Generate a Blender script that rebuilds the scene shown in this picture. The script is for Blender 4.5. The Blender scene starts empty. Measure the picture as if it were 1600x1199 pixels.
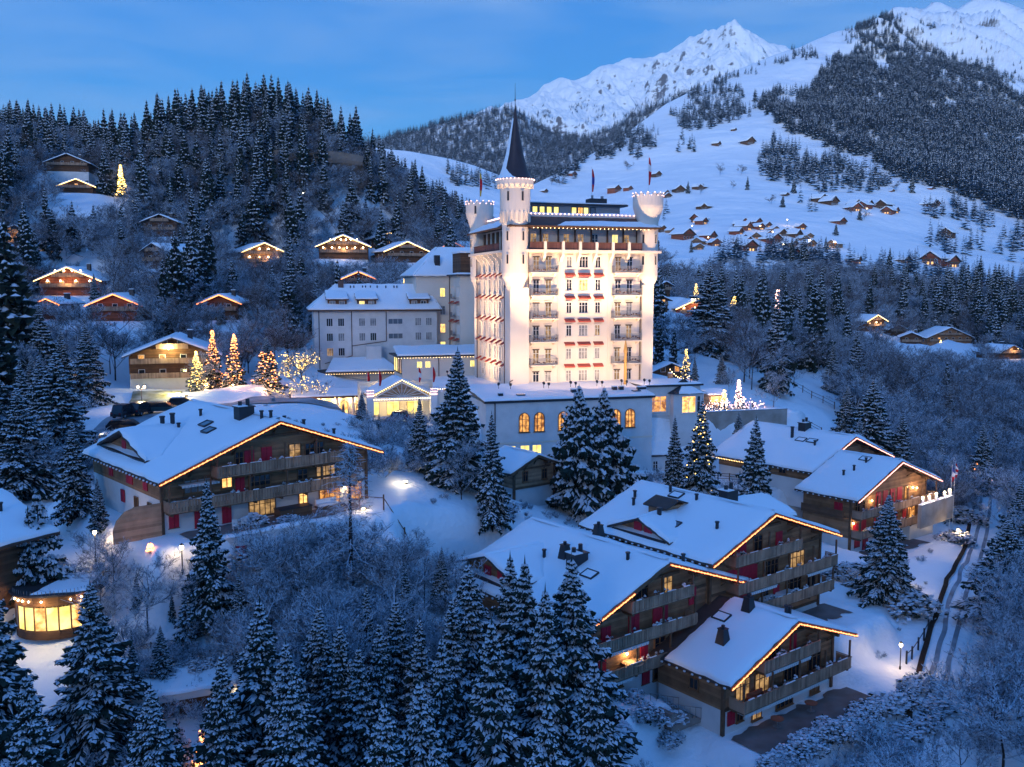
import bpy, math, random
import numpy as np
from mathutils import Matrix, Vector
D = bpy.data
S = bpy.context.scene
COL = S.collection
R = math.radians

# ------------------------------------------------------------------ camera, sky, light, exposure
CZ = 50.0
PITCH = R(5.95)
FPX = 1450.0
cam = D.objects.new('camera', D.cameras.new('camera'))
COL.objects.link(cam)
cam.location = (0, 0, CZ)
cam.rotation_euler = (math.pi / 2 - PITCH, 0, 0)
cam.data.sensor_width = 36
cam.data.lens = 36 * FPX / 1600
cam.data.clip_start = 1
cam.data.clip_end = 30000
S.camera = cam

SKY_EL, SUN_EL, SUN_AZ = R(75), R(10), R(196)
w = D.worlds.new('World')
S.world = w
w.use_nodes = True
nt = w.node_tree
bg = nt.nodes['Background']
bg.inputs[1].default_value = 0.085
sky = nt.nodes.new('ShaderNodeTexSky')
sky.sky_type = 'NISHITA'
sky.sun_disc = False
sky.sun_elevation = SKY_EL
sky.sun_rotation = SUN_AZ
sky.ozone_density = 10
sky.air_density = 2.0
sky.dust_density = 0.0
sky.altitude = 1100
tc = nt.nodes.new('ShaderNodeTexCoord')
mp = nt.nodes.new('ShaderNodeMapping')
mp.inputs['Scale'].default_value = (1.6, 1.6, 9.0)
mp.inputs['Rotation'].default_value = (R(9), R(-7), 0)
nz = nt.nodes.new('ShaderNodeTexNoise')
nz.inputs['Scale'].default_value = 1.55
nz.inputs['Detail'].default_value = 5
nz.inputs['Roughness'].default_value = 0.52
nz.inputs['Distortion'].default_value = 0.5
rp = nt.nodes.new('ShaderNodeValToRGB')
rp.color_ramp.elements[0].position = 0.43
rp.color_ramp.elements[0].color = (0, 0, 0, 1)
rp.color_ramp.elements[1].position = 0.66
rp.color_ramp.elements[1].color = (0.6, 0.6, 0.6, 1)
mx = nt.nodes.new('ShaderNodeMix')
mx.data_type = 'RGBA'
mx.inputs[7].default_value = (1.7, 3.1, 5.7, 1)
L = nt.links.new
L(tc.outputs['Generated'], mp.inputs[0])
L(mp.outputs[0], nz.inputs['Vector'])
L(nz.outputs[0], rp.inputs[0])
L(rp.outputs[0], mx.inputs[0])
dusk = nt.nodes.new('ShaderNodeMix')          # blue hour: the whole sky loses its red
dusk.data_type = 'RGBA'
dusk.blend_type = 'MULTIPLY'
dusk.inputs[0].default_value = 1
dusk.inputs[7].default_value = (0.13, 0.545, 1.0, 1)
L(sky.outputs[0], dusk.inputs[6])
L(dusk.outputs[2], mx.inputs[6])
L(mx.outputs[2], bg.inputs[0])

sun = D.objects.new('sun', D.lights.new('sun', 'SUN'))
COL.objects.link(sun)
sun.data.energy = 1.15
sun.data.angle = R(14)
sun.data.color = (0.88, 0.93, 1.0)
# the light arrives from behind the camera, from the afterglow in the west
sun.rotation_euler = (math.pi / 2 - SUN_EL, 0, R(180) - SUN_AZ)

S.view_settings.view_transform = 'Standard'
S.view_settings.look = 'None'
S.view_settings.gamma = 1
S.view_settings.use_curve_mapping = False
S.view_settings.exposure = 0.97
S.render.engine = 'CYCLES'
S.cycles.use_denoising = True
S.cycles.use_adaptive_sampling = True
S.cycles.adaptive_threshold = 0.02
S.cycles.max_bounces = 5
S.cycles.diffuse_bounces = 3
S.cycles.glossy_bounces = 2
S.cycles.transparent_max_bounces = 8
S.cycles.volume_bounces = 0
S.cycles.sample_clamp_indirect = 4.0
S.cycles.caustics_reflective = False
S.cycles.caustics_refractive = False

# ------------------------------------------------------------------ picture geometry (where a seen direction meets a distance)
CP, SP = math.cos(PITCH), math.sin(PITCH)


def ray(u, v):
    a = (u - 800.0) / FPX
    b = (v - 599.5) / FPX
    return (a, CP - SP * b, -SP - CP * b)


def pY(u, v, Y):
    d = ray(u, v)
    k = Y / d[1]
    return Vector((d[0] * k, Y, CZ + d[2] * k))


def xu(u, Y, z=20.0):
    return (u - 800.0) / FPX * (Y * CP - (z - CZ) * SP)


def uv_of(p):
    z = p[2] - CZ
    dd = p[1] * CP - z * SP
    return 800 + FPX * p[0] / dd, 599.5 - FPX * (p[1] * SP + z * CP) / dd


# ------------------------------------------------------------------ materials
MATS = {}


def mat(name, col, rough=0.7, noise=None, bump=None, spec=0.3, metal=0.0, build=None):
    """Principled surface; noise=(scale, dark colour, contrast) varies the base colour, bump=(scale, strength, distance)."""
    m = D.materials.new(name)
    m.use_nodes = True
    n = m.node_tree.nodes
    l = m.node_tree.links.new
    b = n['Principled BSDF']
    b.inputs['Base Color'].default_value = (*col, 1)
    b.inputs['Roughness'].default_value = rough
    b.inputs['Specular IOR Level'].default_value = spec
    b.inputs['Metallic'].default_value = metal
    g = n.new('ShaderNodeNewGeometry')
    if noise:
        t = n.new('ShaderNodeTexNoise')
        t.inputs['Scale'].default_value = noise[0]
        t.inputs['Detail'].default_value = 4
        l(g.outputs['Position'], t.inputs['Vector'])
        r = n.new('ShaderNodeValToRGB')
        r.color_ramp.elements[0].position = 0.5 - noise[2]
        r.color_ramp.elements[1].position = 0.5 + noise[2]
        r.color_ramp.elements[0].color = (*noise[1], 1)
        r.color_ramp.elements[1].color = (*col, 1)
        l(t.outputs[0], r.inputs[0])
        l(r.outputs[0], b.inputs['Base Color'])
    if bump:
        t = n.new('ShaderNodeTexNoise')
        t.inputs['Scale'].default_value = bump[0]
        t.inputs['Detail'].default_value = 5
        l(g.outputs['Position'], t.inputs['Vector'])
        k = n.new('ShaderNodeBump')
        k.inputs['Strength'].default_value = bump[1]
        k.inputs['Distance'].default_value = bump[2]
        l(t.outputs[0], k.inputs['Height'])
        l(k.outputs[0], b.inputs['Normal'])
    if build:
        build(m, n, l, b, g)
    MATS[name] = m
    return m


def emis(name, col, strength, sample=True, noise=None):
    m = D.materials.new(name)
    m.use_nodes = True
    n = m.node_tree.nodes
    l = m.node_tree.links.new
    b = n['Principled BSDF']
    b.inputs['Base Color'].default_value = (0.02, 0.02, 0.02, 1)
    b.inputs['Roughness'].default_value = 0.15
    b.inputs['Emission Color'].default_value = (*col, 1)
    b.inputs['Emission Strength'].default_value = strength
    if noise:
        g = n.new('ShaderNodeNewGeometry')
        t = n.new('ShaderNodeTexNoise')
        t.inputs['Scale'].default_value = noise[0]
        t.inputs['Detail'].default_value = 3
        l(g.outputs['Position'], t.inputs['Vector'])
        r = n.new('ShaderNodeValToRGB')
        r.color_ramp.elements[0].position = 0.36
        r.color_ramp.elements[1].position = 0.66
        r.color_ramp.elements[0].color = (*noise[1], 1)
        r.color_ramp.elements[1].color = (*col, 1)
        l(t.outputs[0], r.inputs[0])
        l(r.outputs[0], b.inputs['Emission Color'])
    m.cycles.emission_sampling = 'AUTO' if sample else 'NONE'
    MATS[name] = m
    return m


def planks(axis, freq):
    """Board joints as fine relief plus colour change from board to board, across the object's own axis."""
    def f(m, n, l, b, g):
        tcn = n.new('ShaderNodeTexCoord')
        sx = n.new('ShaderNodeSeparateXYZ')
        l(tcn.outputs['Object'], sx.inputs[0])
        mu = n.new('ShaderNodeMath')
        mu.operation = 'MULTIPLY'
        mu.inputs[1].default_value = freq
        l(sx.outputs[axis], mu.inputs[0])
        fr = n.new('ShaderNodeMath')
        fr.operation = 'FRACT'
        l(mu.outputs[0], fr.inputs[0])
        gt = n.new('ShaderNodeMath')
        gt.operation = 'GREATER_THAN'
        gt.inputs[1].default_value = 0.12
        l(fr.outputs[0], gt.inputs[0])
        k = n.new('ShaderNodeBump')
        k.inputs['Strength'].default_value = 0.8
        k.inputs['Distance'].default_value = 0.05
        l(gt.outputs[0], k.inputs['Height'])
        l(k.outputs[0], b.inputs['Normal'])
        fl = n.new('ShaderNodeMath')
        fl.operation = 'FLOOR'
        l(mu.outputs[0], fl.inputs[0])
        wn = n.new('ShaderNodeTexWhiteNoise')
        wn.noise_dimensions = '1D'
        l(fl.outputs[0], wn.inputs['W'])
        tn = n.new('ShaderNodeTexNoise')
        tn.inputs['Scale'].default_value = 0.9
        tn.inputs['Detail'].default_value = 5
        l(tcn.outputs['Object'], tn.inputs['Vector'])
        ad = n.new('ShaderNodeMath')
        ad.operation = 'MULTIPLY_ADD'
        ad.inputs[1].default_value = 0.45
        l(wn.outputs[0], ad.inputs[0])
        l(tn.outputs[0], ad.inputs[2])
        base = b.inputs['Base Color'].default_value
        r = n.new('ShaderNodeValToRGB')
        r.color_ramp.elements[0].position = 0.3
        r.color_ramp.elements[1].position = 1.0
        r.color_ramp.elements[0].color = (base[0] * .55, base[1] * .55, base[2] * .55, 1)
        r.color_ramp.elements[1].color = (base[0] * 1.35, base[1] * 1.35, base[2] * 1.35, 1)
        l(ad.outputs[0], r.inputs[0])
        l(r.outputs[0], b.inputs['Base Color'])
    return f


def cap(frost, lo, hi, nsc=1.5, amp=0.5):
    """Snow or frost lying on upward faces, broken up by noise."""
    def f(m, n, l, b, g):
        sx = n.new('ShaderNodeSeparateXYZ')
        l(g.outputs['Normal'], sx.inputs[0])
        t = n.new('ShaderNodeTexNoise')
        t.inputs['Scale'].default_value = nsc
        t.inputs['Detail'].default_value = 3
        l(g.outputs['Position'], t.inputs['Vector'])
        a = n.new('ShaderNodeMath')
        a.operation = 'MULTIPLY_ADD'
        a.inputs[1].default_value = amp * 2
        a.inputs[2].default_value = -amp
        l(t.outputs[0], a.inputs[0])
        s = n.new('ShaderNodeMath')
        s.operation = 'ADD'
        l(sx.outputs[2], s.inputs[0])
        l(a.outputs[0], s.inputs[1])
        r = n.new('ShaderNodeMapRange')
        r.inputs[1].default_value = lo
        r.inputs[2].default_value = hi
        l(s.outputs[0], r.inputs[0])
        x = n.new('ShaderNodeMix')
        x.data_type = 'RGBA'
        bc = b.inputs['Base Color']
        x.inputs[6].default_value = bc.default_value
        x.inputs[7].default_value = (*frost, 1)
        l(r.outputs[0], x.inputs[0])
        l(x.outputs[2], bc)
    return f


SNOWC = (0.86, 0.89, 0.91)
ALPC = (0.93, 0.935, 0.94)  # snow whitened for the mountains: their brighter glow is put into the colour
mat('snow', SNOWC, 0.55, bump=(1.5, 0.5, 0.3), spec=0.25)
mat('roof_snow', SNOWC, 0.55, bump=(1.6, 0.22, 0.10), spec=0.25)
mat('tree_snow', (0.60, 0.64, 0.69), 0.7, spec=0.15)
mat('plaster_white', (0.70, 0.70, 0.69), 0.85, noise=(0.7, (0.58, 0.58, 0.57), 0.25), bump=(6, 0.15, 0.02), spec=0.15)
mat('plaster_cream', (0.74, 0.68, 0.60), 0.85, noise=(0.35, (0.68, 0.61, 0.52), 0.3), bump=(6, 0.15, 0.02), spec=0.15)
mat('plaster_grey', (0.58, 0.57, 0.56), 0.85, noise=(0.3, (0.5, 0.49, 0.47), 0.25), bump=(5, 0.2, 0.02), spec=0.15)
mat('concrete', (0.42, 0.40, 0.37), 0.9, noise=(0.5, (0.25, 0.22, 0.18), 0.22), bump=(3, 0.3, 0.03), spec=0.1)
mat('wood_dark', (0.13, 0.066, 0.036), 0.75, build=planks(2, 4.5), spec=0.2)
mat('wood_wall', (0.30, 0.165, 0.088), 0.75, build=planks(2, 4.0), spec=0.2)
mat('wood_pale', (0.40, 0.25, 0.15), 0.75, build=planks(2, 4.0), spec=0.2)
mat('wood_board', (0.32, 0.21, 0.14), 0.75, build=planks(0, 4.0), spec=0.2)
mat('wood_beam', (0.20, 0.11, 0.06), 0.7, noise=(2, (0.07, 0.045, 0.03), 0.3), spec=0.2)
mat('wood_red', (0.28, 0.085, 0.045), 0.75, build=planks(2, 4.0), spec=0.2)
mat('roof_brown', (0.085, 0.062, 0.055), 0.7, noise=(1.2, (0.05, 0.035, 0.03), 0.3), bump=(3, .3, .03))
mat('slate', (0.055, 0.05, 0.055), 0.6, noise=(1.5, (0.03, 0.028, 0.03), 0.3), bump=(4, .4, .03))
mat('shutter_red', (0.55, 0.022, 0.05), 0.55, noise=(3, (0.38, 0.015, 0.035), 0.3))
mat('awning_red', (0.48, 0.10, 0.07), 0.8, noise=(3, (0.36, 0.07, 0.05), 0.3))
mat('awning_cloth', (0.55, 0.60, 0.60), 0.85)
mat('frame_white', (0.72, 0.72, 0.70), 0.5)
mat('frame_wood', (0.22, 0.11, 0.05), 0.6)
mat('rail_iron', (0.22, 0.20, 0.19), 0.5)
mat('terrace_board', (0.10, 0.045, 0.04), 0.65, build=planks(0, 5.0))
mat('metal_dark', (0.030, 0.032, 0.038), 0.45, noise=(2, (0.02, 0.02, 0.024), 0.3), spec=0.4)
mat('metal_grey', (0.22, 0.23, 0.25), 0.4, spec=0.5)
mat('copper', (0.10, 0.06, 0.05), 0.5, spec=0.4)
mat('stone_trim', (0.70, 0.62, 0.52), 0.8, bump=(5, .2, .02))
mat('rock', (0.24, 0.20, 0.17), 0.9, noise=(0.12, (0.10, 0.08, 0.07), 0.3), bump=(0.4, 0.8, 1.2), spec=0.1)
mat('paving', (0.13, 0.085, 0.065), 0.8, noise=(.6, (0.22, 0.19, 0.18), 0.3), bump=(6, .2, .02))
mat('stone_slab', (0.32, 0.27, 0.23), 0.85, noise=(1.0, (0.18, 0.15, 0.13), 0.3), bump=(3, .4, .04))
mat('bark', (0.055, 0.040, 0.032), 0.9, noise=(3, (0.03, 0.022, 0.018), 0.3), bump=(8, .6, .03), spec=0.1)
mat('needles', (0.020, 0.040, 0.030), 0.75, noise=(0.6, (0.011, 0.024, 0.020), 0.3), spec=0.2, build=None)
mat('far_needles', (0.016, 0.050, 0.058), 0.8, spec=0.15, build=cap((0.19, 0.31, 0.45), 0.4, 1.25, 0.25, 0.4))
mat('twigs', (0.030, 0.034, 0.040), 0.85, spec=0.1, build=cap((0.60, 0.68, 0.76), -0.45, 0.6, 0.5, 0.7))
mat('twigs_dark', (0.070, 0.050, 0.042), 0.85, spec=0.1, build=cap((0.54, 0.57, 0.62), 0.0, 0.9, 1.2, 0.5))
mat('bush_leaf', (0.035, 0.045, 0.032), 0.8, spec=0.15, build=cap((0.70, 0.73, 0.78), 0.2, 0.8, 1.0, 0.6))
mat('hedge_brown', (0.060, 0.035, 0.022), 0.9, noise=(2, (0.03, 0.02, 0.014), 0.3), bump=(6, 1, .1), spec=0.1)
mat('asphalt', (0.16, 0.165, 0.18), 0.8, noise=(0.35, (0.42, 0.44, 0.47), 0.2), bump=(3, .3, .03))
mat('grass_slope', (0.16, 0.15, 0.07), 0.9, noise=(0.4, (0.45, 0.45, 0.42), 0.2), bump=(1.5, .6, .1), spec=0.1)
mat('glass_dark', (0.018, 0.022, 0.028), 0.08, spec=0.6)
mat('glass_blind', (0.30, 0.31, 0.31), 0.35, noise=(1.2, (0.16, 0.17, 0.18), 0.1), spec=0.5)
mat('glass_sky', (0.10, 0.12, 0.15), 0.06, spec=0.8)
mat('car_dark', (0.015, 0.020, 0.028), 0.25, spec=0.6)
mat('car_green', (0.02, 0.06, 0.065), 0.25, spec=0.6)
mat('car_red', (0.26, 0.015, 0.02), 0.25, spec=0.6)
mat('rubber', (0.012, 0.012, 0.012), 0.8)
mat('flag_red', (0.55, 0.02, 0.03), 0.8)
mat('flag_yellow', (0.65, 0.42, 0.05), 0.8)
mat('flag_white', (0.75, 0.75, 0.75), 0.8)
mat('flag_blue', (0.04, 0.06, 0.30), 0.8)
mat('cloth_white', (0.72, 0.73, 0.76), 0.85)
mat('gilt', (0.42, 0.25, 0.07), 0.5, spec=0.4)
mat('spire_tin', (0.060, 0.035, 0.038), 0.45, noise=(0.9, (0.035, 0.02, 0.022), 0.3), bump=(5, .3, .03), spec=0.4)
emis('lit_warm', (1.0, 0.60, 0.20), 1.25, noise=(1.6, (0.45, 0.17, 0.03)))
emis('lit_yellow', (1.0, 0.82, 0.30), 0.95, noise=(0.8, (0.75, 0.52, 0.12)))
emis('lit_orange', (1.0, 0.46, 0.12), .8, noise=(1.8, (0.22, 0.07, 0.015)))
emis('lit_dim', (0.62, 0.36, 0.14), 0.55, noise=(1.6, (0.12, 0.07, 0.03)))
emis('rope_orange', (1.0, 0.27, 0.09), 2.6)
emis('rope_pink', (1.0, 0.36, 0.30), 3.0)
emis('rope_warm', (1.0, 0.62, 0.22), 3.2, sample=False)
emis('bulb_pink', (1.0, 0.55, 0.48), 4.0)
emis('bulb_warm', (1.0, 0.66, 0.28), 9.0)
emis('fairy_gold', (1.0, 0.60, 0.14), 4.5, sample=False)
emis('fairy_orange', (1.0, 0.30, 0.08), 5.0, sample=False)
emis('fairy_pink', (1.0, 0.50, 0.40), 7.0, sample=False)
emis('lamp_glow', (1.0, 0.74, 0.40), 14.0, sample=False)
emis('tail_red', (1.0, 0.05, 0.06), 8.0, sample=False)


# ------------------------------------------------------------------ mesh building
class MB:
    def __init__(self):
        self.v, self.f, self.m, self.mats = [], [], [], []
        self.cur = 0
        self.M = None

    def use(self, name):
        m = MATS[name]
        if m not in self.mats:
            self.mats.append(m)
        self.cur = self.mats.index(m)
        return self

    def add(self, vs, fs):
        b = len(self.v)
        if self.M is not None:
            vs = [tuple(self.M @ Vector(p)) for p in vs]
        self.v.extend(vs)
        for f in fs:
            self.f.append([i + b for i in f])
            self.m.append(self.cur)
        return self

    def box(self, x0, x1, y0, y1, z0, z1):
        return self.add([(x0, y0, z0), (x1, y0, z0), (x1, y1, z0), (x0, y1, z0), (x0, y0, z1), (x1, y0, z1), (x1, y1, z1), (x0, y1, z1)],
                        [(3, 2, 1, 0), (4, 5, 6, 7), (0, 1, 5, 4), (1, 2, 6, 5), (2, 3, 7, 6), (3, 0, 4, 7)])

    def prism(self, pts, d0, d1, axis='y'):
        """Outline pts (a, b) swept along an axis: y -> (a, y, b), x -> (x, a, b), z -> (a, b, z)."""
        n = len(pts)
        P = {'y': lambda a, b, d: (a, d, b), 'x': lambda a, b, d: (d, a, b), 'z': lambda a, b, d: (a, b, d)}[axis]
        vs = [P(a, b, d0) for a, b in pts] + [P(a, b, d1) for a, b in pts]
        fs = [tuple(range(n)), tuple(range(2 * n - 1, n - 1, -1))]
        fs += [(i, n + i, n + (i + 1) % n, (i + 1) % n) for i in range(n)]
        return self.add(vs, fs)

    def bar(self, a, b, r, n=6, r2=None):
        a, b = Vector(a), Vector(b)
        d = (b - a)
        if d.length < 1e-6:
            return self
        d.normalize()
        x = d.cross(Vector((0, 0, 1)))
        if x.length < 1e-3:
            x = Vector((1, 0, 0))
        x.normalize()
        y = d.cross(x)
        r2 = r if r2 is None else r2
        vs = []
        for p, q in ((a, r), (b, r2)):
            for i in range(n):
                t = 2 * math.pi * i / n
                vs.append(tuple(p + x * (math.cos(t) * q) + y * (math.sin(t) * q)))
        fs = [(i, (i + 1) % n, n + (i + 1) % n, n + i) for i in range(n)] + [tuple(range(n - 1, -1, -1)), tuple(range(n, 2 * n))]
        return self.add(vs, fs)

    def lathe(self, prof, n=24, cx=0, cy=0, ph=0.0, caps=True):
        vs, fs = [], []
        for r, z in prof:
            for i in range(n):
                t = ph + 2 * math.pi * i / n
                vs.append((cx + r * math.cos(t), cy + r * math.sin(t), z))
        for k in range(len(prof) - 1):
            for i in range(n):
                j = (i + 1) % n
                fs.append((k * n + i, k * n + j, (k + 1) * n + j, (k + 1) * n + i))
        if caps:
            fs.append(tuple(range(n - 1, -1, -1)))
            fs.append(tuple((len(prof) - 1) * n + i for i in range(n)))
        return self.add(vs, fs)

    def octa(self, p, r):
        x, y, z = p
        return self.add([(x + r, y, z), (x - r, y, z), (x, y + r, z), (x, y - r, z), (x, y, z + r), (x, y, z - r)],
                        [(0, 2, 4), (2, 1, 4), (1, 3, 4), (3, 0, 4), (2, 0, 5), (1, 2, 5), (3, 1, 5), (0, 3, 5)])

    def grid(self, fn, nx, ny):
        vs = [fn(i / nx, j / ny) for j in range(ny + 1) for i in range(nx + 1)]
        w_ = nx + 1
        fs = [(j * w_ + i, j * w_ + i + 1, (j + 1) * w_ + i + 1, (j + 1) * w_ + i) for j in range(ny) for i in range(nx)]
        return self.add(vs, fs)

    def mesh(self, name, smooth=False):
        me = D.meshes.new(name)
        me.from_pydata(self.v, [], self.f)
        for m in self.mats:
            me.materials.append(m)
        if len(self.mats) > 1:
            me.polygons.foreach_set('material_index', self.m)
        if smooth:
            me.polygons.foreach_set('use_smooth', [True] * len(self.f))
        me.update()
        return me

    def build(self, name, parent=None, smooth=False):
        return put(name, self.mesh(name, smooth), parent)


def mb(m):
    return MB().use(m)


def put(name, me, parent=None, loc=None, rot=0.0, scale=None):
    o = D.objects.new(name, me)
    COL.objects.link(o)
    if parent is not None:
        o.parent = parent
    if loc is not None:
        o.location = loc
    if rot:
        o.rotation_euler = (0, 0, rot)
    if scale is not None:
        o.scale = scale if hasattr(scale, '__len__') else (scale, scale, scale)
    return o


def tag(o, label=None, cat=None, group=None, kind=None):
    for k, v in (('label', label), ('category', cat), ('group', group), ('kind', kind)):
        if v:
            o[k] = v
    return o


def thing(name, loc, yaw, label, cat, group=None, scale=None):
    return tag(put(name, None, None, loc, R(yaw), scale), label, cat, group)


KIDS = {}


def copy_tree(o, loc, rotz, label, group=None, scale=None):
    def dup(a, par):
        c = a.copy()
        COL.objects.link(c)
        c.parent = par
        if a.name not in KIDS:
            KIDS[a.name] = list(a.children)
        for k in KIDS[a.name]:
            dup(k, c)
        return c
    c = dup(o, None)
    c.location = loc
    c.rotation_euler = (0, 0, rotz)
    if scale is not None:
        c.scale = scale if hasattr(scale, '__len__') else (scale,) * 3
    c['label'] = label
    if group:
        c['group'] = group
    return c


def snow_sheet(b, q, th=0.3, nx=14, ny=10, seed=0, lump=0.05, edge=0.09):
    """A rounded layer of snow on the flat quad q (four corners in order) added to the builder b."""
    q = [Vector(p) for p in q]
    nrm = (q[1] - q[0]).cross(q[3] - q[0]).normalized()
    if nrm.z < 0:
        nrm = -nrm
    rr = random.Random(seed)
    ph = [rr.uniform(0, 6.28) for _ in range(6)]
    Lx = max((q[1] - q[0]).length, (q[2] - q[3]).length)
    Ly = max((q[3] - q[0]).length, (q[2] - q[1]).length)

    def edgew(s, n):
        k = [0.0, min(0.02, 0.12 / max(n, .5)), min(0.06, 0.4 / max(n, .5))]
        return k
    def axis(n, Ln):
        e = min(0.25 / max(Ln, 0.6), 0.2)
        return [0.0, e * .35, e] + [e + (1 - 2 * e) * i / n for i in range(1, n)] + [1 - e, 1 - e * .35, 1.0]
    ax, ay = axis(nx, Lx), axis(ny, Ly)

    def prof(i, n):
        d = min(i, n - i)
        return (0.0, 0.62, 1.0)[d] if d < 3 else 1.0
    vs, fs = [], []
    for j, y in enumerate(ay):
        for i, x in enumerate(ax):
            p = (q[0] * (1 - x) + q[1] * x) * (1 - y) + (q[3] * (1 - x) + q[2] * x) * y
            if 0 < i < len(ax) - 1 and (j < 3 or j > len(ay) - 4):
                p = p + (q[3] - q[0]).normalized() * (.05 * math.sin(x * Lx * 2.3 + ph[4]) + .035 * math.sin(x * Lx * 5.1 + ph[5]))
            if 0 < j < len(ay) - 1 and (i < 3 or i > len(ax) - 4):
                p = p + (q[1] - q[0]).normalized() * (.05 * math.sin(y * Ly * 2.1 + ph[5]) + .035 * math.sin(y * Ly * 4.7 + ph[4]))
            h = min(prof(i, len(ax) - 1), prof(j, len(ay) - 1)) * (1 + .22 * math.sin(x * Lx * .9 + ph[1]) * math.sin(y * Ly * .8 + ph[0]))
            wv = math.sin(x * Lx * .55 + ph[0]) * math.sin(y * Ly * .6 + ph[1]) + .5 * math.sin(x * Lx * 1.3 + ph[2] + y * 3) * math.sin(y * Ly * 1.1 + ph[3])
            vs.append(tuple(p + nrm * (h * (th + lump * wv) + 0.012)))
    w_ = len(ax)
    for j in range(len(ay) - 1):
        for i in range(w_ - 1):
            fs.append((j * w_ + i, j * w_ + i + 1, (j + 1) * w_ + i + 1, (j + 1) * w_ + i))
    b.add(vs, fs)
    return b


def spot(name, loc, target, watts, size, col, radius=0.3, blend=0.6, label=None):
    """A floodlight: housing, lens and the lamp it holds."""
    d = (Vector(target) - Vector(loc)).normalized()
    r = thing(name, loc, 0, label or 'small black floodlight aimed up at the palace', 'floodlight', 'floodlights lighting the palace')
    q = d.to_track_quat('-Z', 'Y')
    b = mb('metal_dark')
    b.M = q.to_matrix().to_4x4()
    b.lathe([(0.02, .34), (0.16, .32), (0.22, .05), (0.22, -.02)], 10)
    b.build('housing', r)
    b = mb('metal_dark').bar((0, 0, 0.1), (0, 0, -0.8), 0.04)
    b.build('stand', r)
    la = D.lights.new('flood_lamp', 'SPOT')
    la.energy, la.spot_size, la.spot_blend, la.color, la.shadow_soft_size = watts, R(size), blend, col, radius
    o = put('flood_lamp', la, r, d * 0.6)
    o.rotation_euler = q.to_euler()
    return r


def point(parent, loc, watts, col=(1, .7, .38), radius=0.12, name='lamp_light'):
    la = D.lights.new(name, 'POINT')
    la.energy, la.color, la.shadow_soft_size = watts, col, radius
    return put(name, la, parent, loc)

# ------------------------------------------------------------------ the lie of the land
def vnoise(x, y, seed=0):
    xi, yi = np.floor(x), np.floor(y)
    fx, fy = x - xi, y - yi
    fx, fy = fx * fx * (3 - 2 * fx), fy * fy * (3 - 2 * fy)

    def h(a, b):
        n = np.sin(a * 127.1 + b * 311.7 + seed * 74.7) * 43758.5453
        return n - np.floor(n)
    return (h(xi, yi) * (1 - fx) + h(xi + 1, yi) * fx) * (1 - fy) + (h(xi, yi + 1) * (1 - fx) + h(xi + 1, yi + 1) * fx) * fy


def fbm(x, y, oct=4, seed=0):
    s, a = 0.0, 0.5
    for k in range(oct):
        s = s + a * vnoise(x * 2 ** k, y * 2 ** k, seed + k)
        a *= .5
    return s


def ridged(x, y, oct=5, seed=0):
    s, a = 0.0, 0.5
    for k in range(oct):
        s = s + a * (1 - np.abs(2 * vnoise(x * 2 ** k, y * 2 ** k, seed + k) - 1))
        a *= .5
    return s


YS = [12, 40, 65, 75, 90, 105, 125, 150, 190, 250, 310]
COLS = {
    -500: [8, 14, 18, 22, 27, 29, 31, 33, 38, 55, 76, (400, 108), (560, 140), (700, 168), (900, 165)],
    -200: [8, 14, 18, 22, 27, 29, 31, 33, 38, 55, 76, (400, 108), (560, 140), (700, 168), (900, 160)],
    0: [8, 14, 19, 22.5, 26, 28, 30, 32.5, 38, 52, 76, (400, 106), (560, 134), (660, 152), (900, 140)],
    160: [7, 13, 18, 23, 26, 28, 30.5, 32, 37, 52, 74, (400, 98), (560, 126), (640, 128), (900, 110)],
    280: [7, 13, 17, 22.5, 26, 28.5, 31, 32, 36, 48, 66, (385, 104), (440, 110), (560, 100), (900, 95)],
    450: [6, 12, 16, 22, 26.3, 29, 31.5, 32.5, 35, 44, 60, (330, 72), (385, 111), (430, 112), (560, 92), (900, 80)],
    600: [5, 11, 14, 20, 26, 29, 30, 30, 31.5, 43, 58, (385, 92), (430, 94), (560, 82), (900, 75)],
    750: [4, 9, 12.5, 18, 24, 26, 25, 31, 34, 42, 52, (400, 66), (560, 76), (900, 72)],
    900: [4, 8, 11.5, 14, 18, 20, 21.5, 30, 34, 38, 42, (400, 50), (560, 66), (900, 72)],
    1050: [3, 7, 10, 13, 15.5, 17, 18.5, 25, 31, 34, 38, (400, 46), (560, 68), (900, 72)],
    1200: [3, 6.5, 10, 12.5, 15, 17, 18, 24, 29, 30, 31, (400, 42), (560, 68), (900, 72)],
    1400: [3, 6, 9.5, 12, 14.6, 16.5, 16, 16, 18, 21, 25, (400, 33), (560, 56), (900, 70)],
    1600: [2, 5, 9, 11.3, 13.6, 14.8, 15.2, 15.5, 16, 18, 21, (400, 28), (560, 45), (900, 66)],
    1850: [2, 5, 9, 11.3, 13.6, 14.8, 15.2, 15.5, 16, 18, 21, (400, 28), (560, 45), (900, 66)],
    2300: [2, 5, 9, 11.3, 13.6, 14.8, 15.2, 15.5, 16, 18, 21, (400, 28), (560, 45), (900, 66)],
}
cps, czs = [], []
for u_, zs in COLS.items():
    for k, z_ in enumerate(zs):
        Y_, z_ = z_ if isinstance(z_, tuple) else (YS[k], z_)
        cps.append((u_ / 230.0, math.log(Y_) * 3.0))
        czs.append(z_)
cps, czs = np.array(cps), np.array(czs, float)


def tps_k(r2):
    return np.where(r2 > 1e-12, r2 * np.log(np.maximum(r2, 1e-12)), 0.0)


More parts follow.
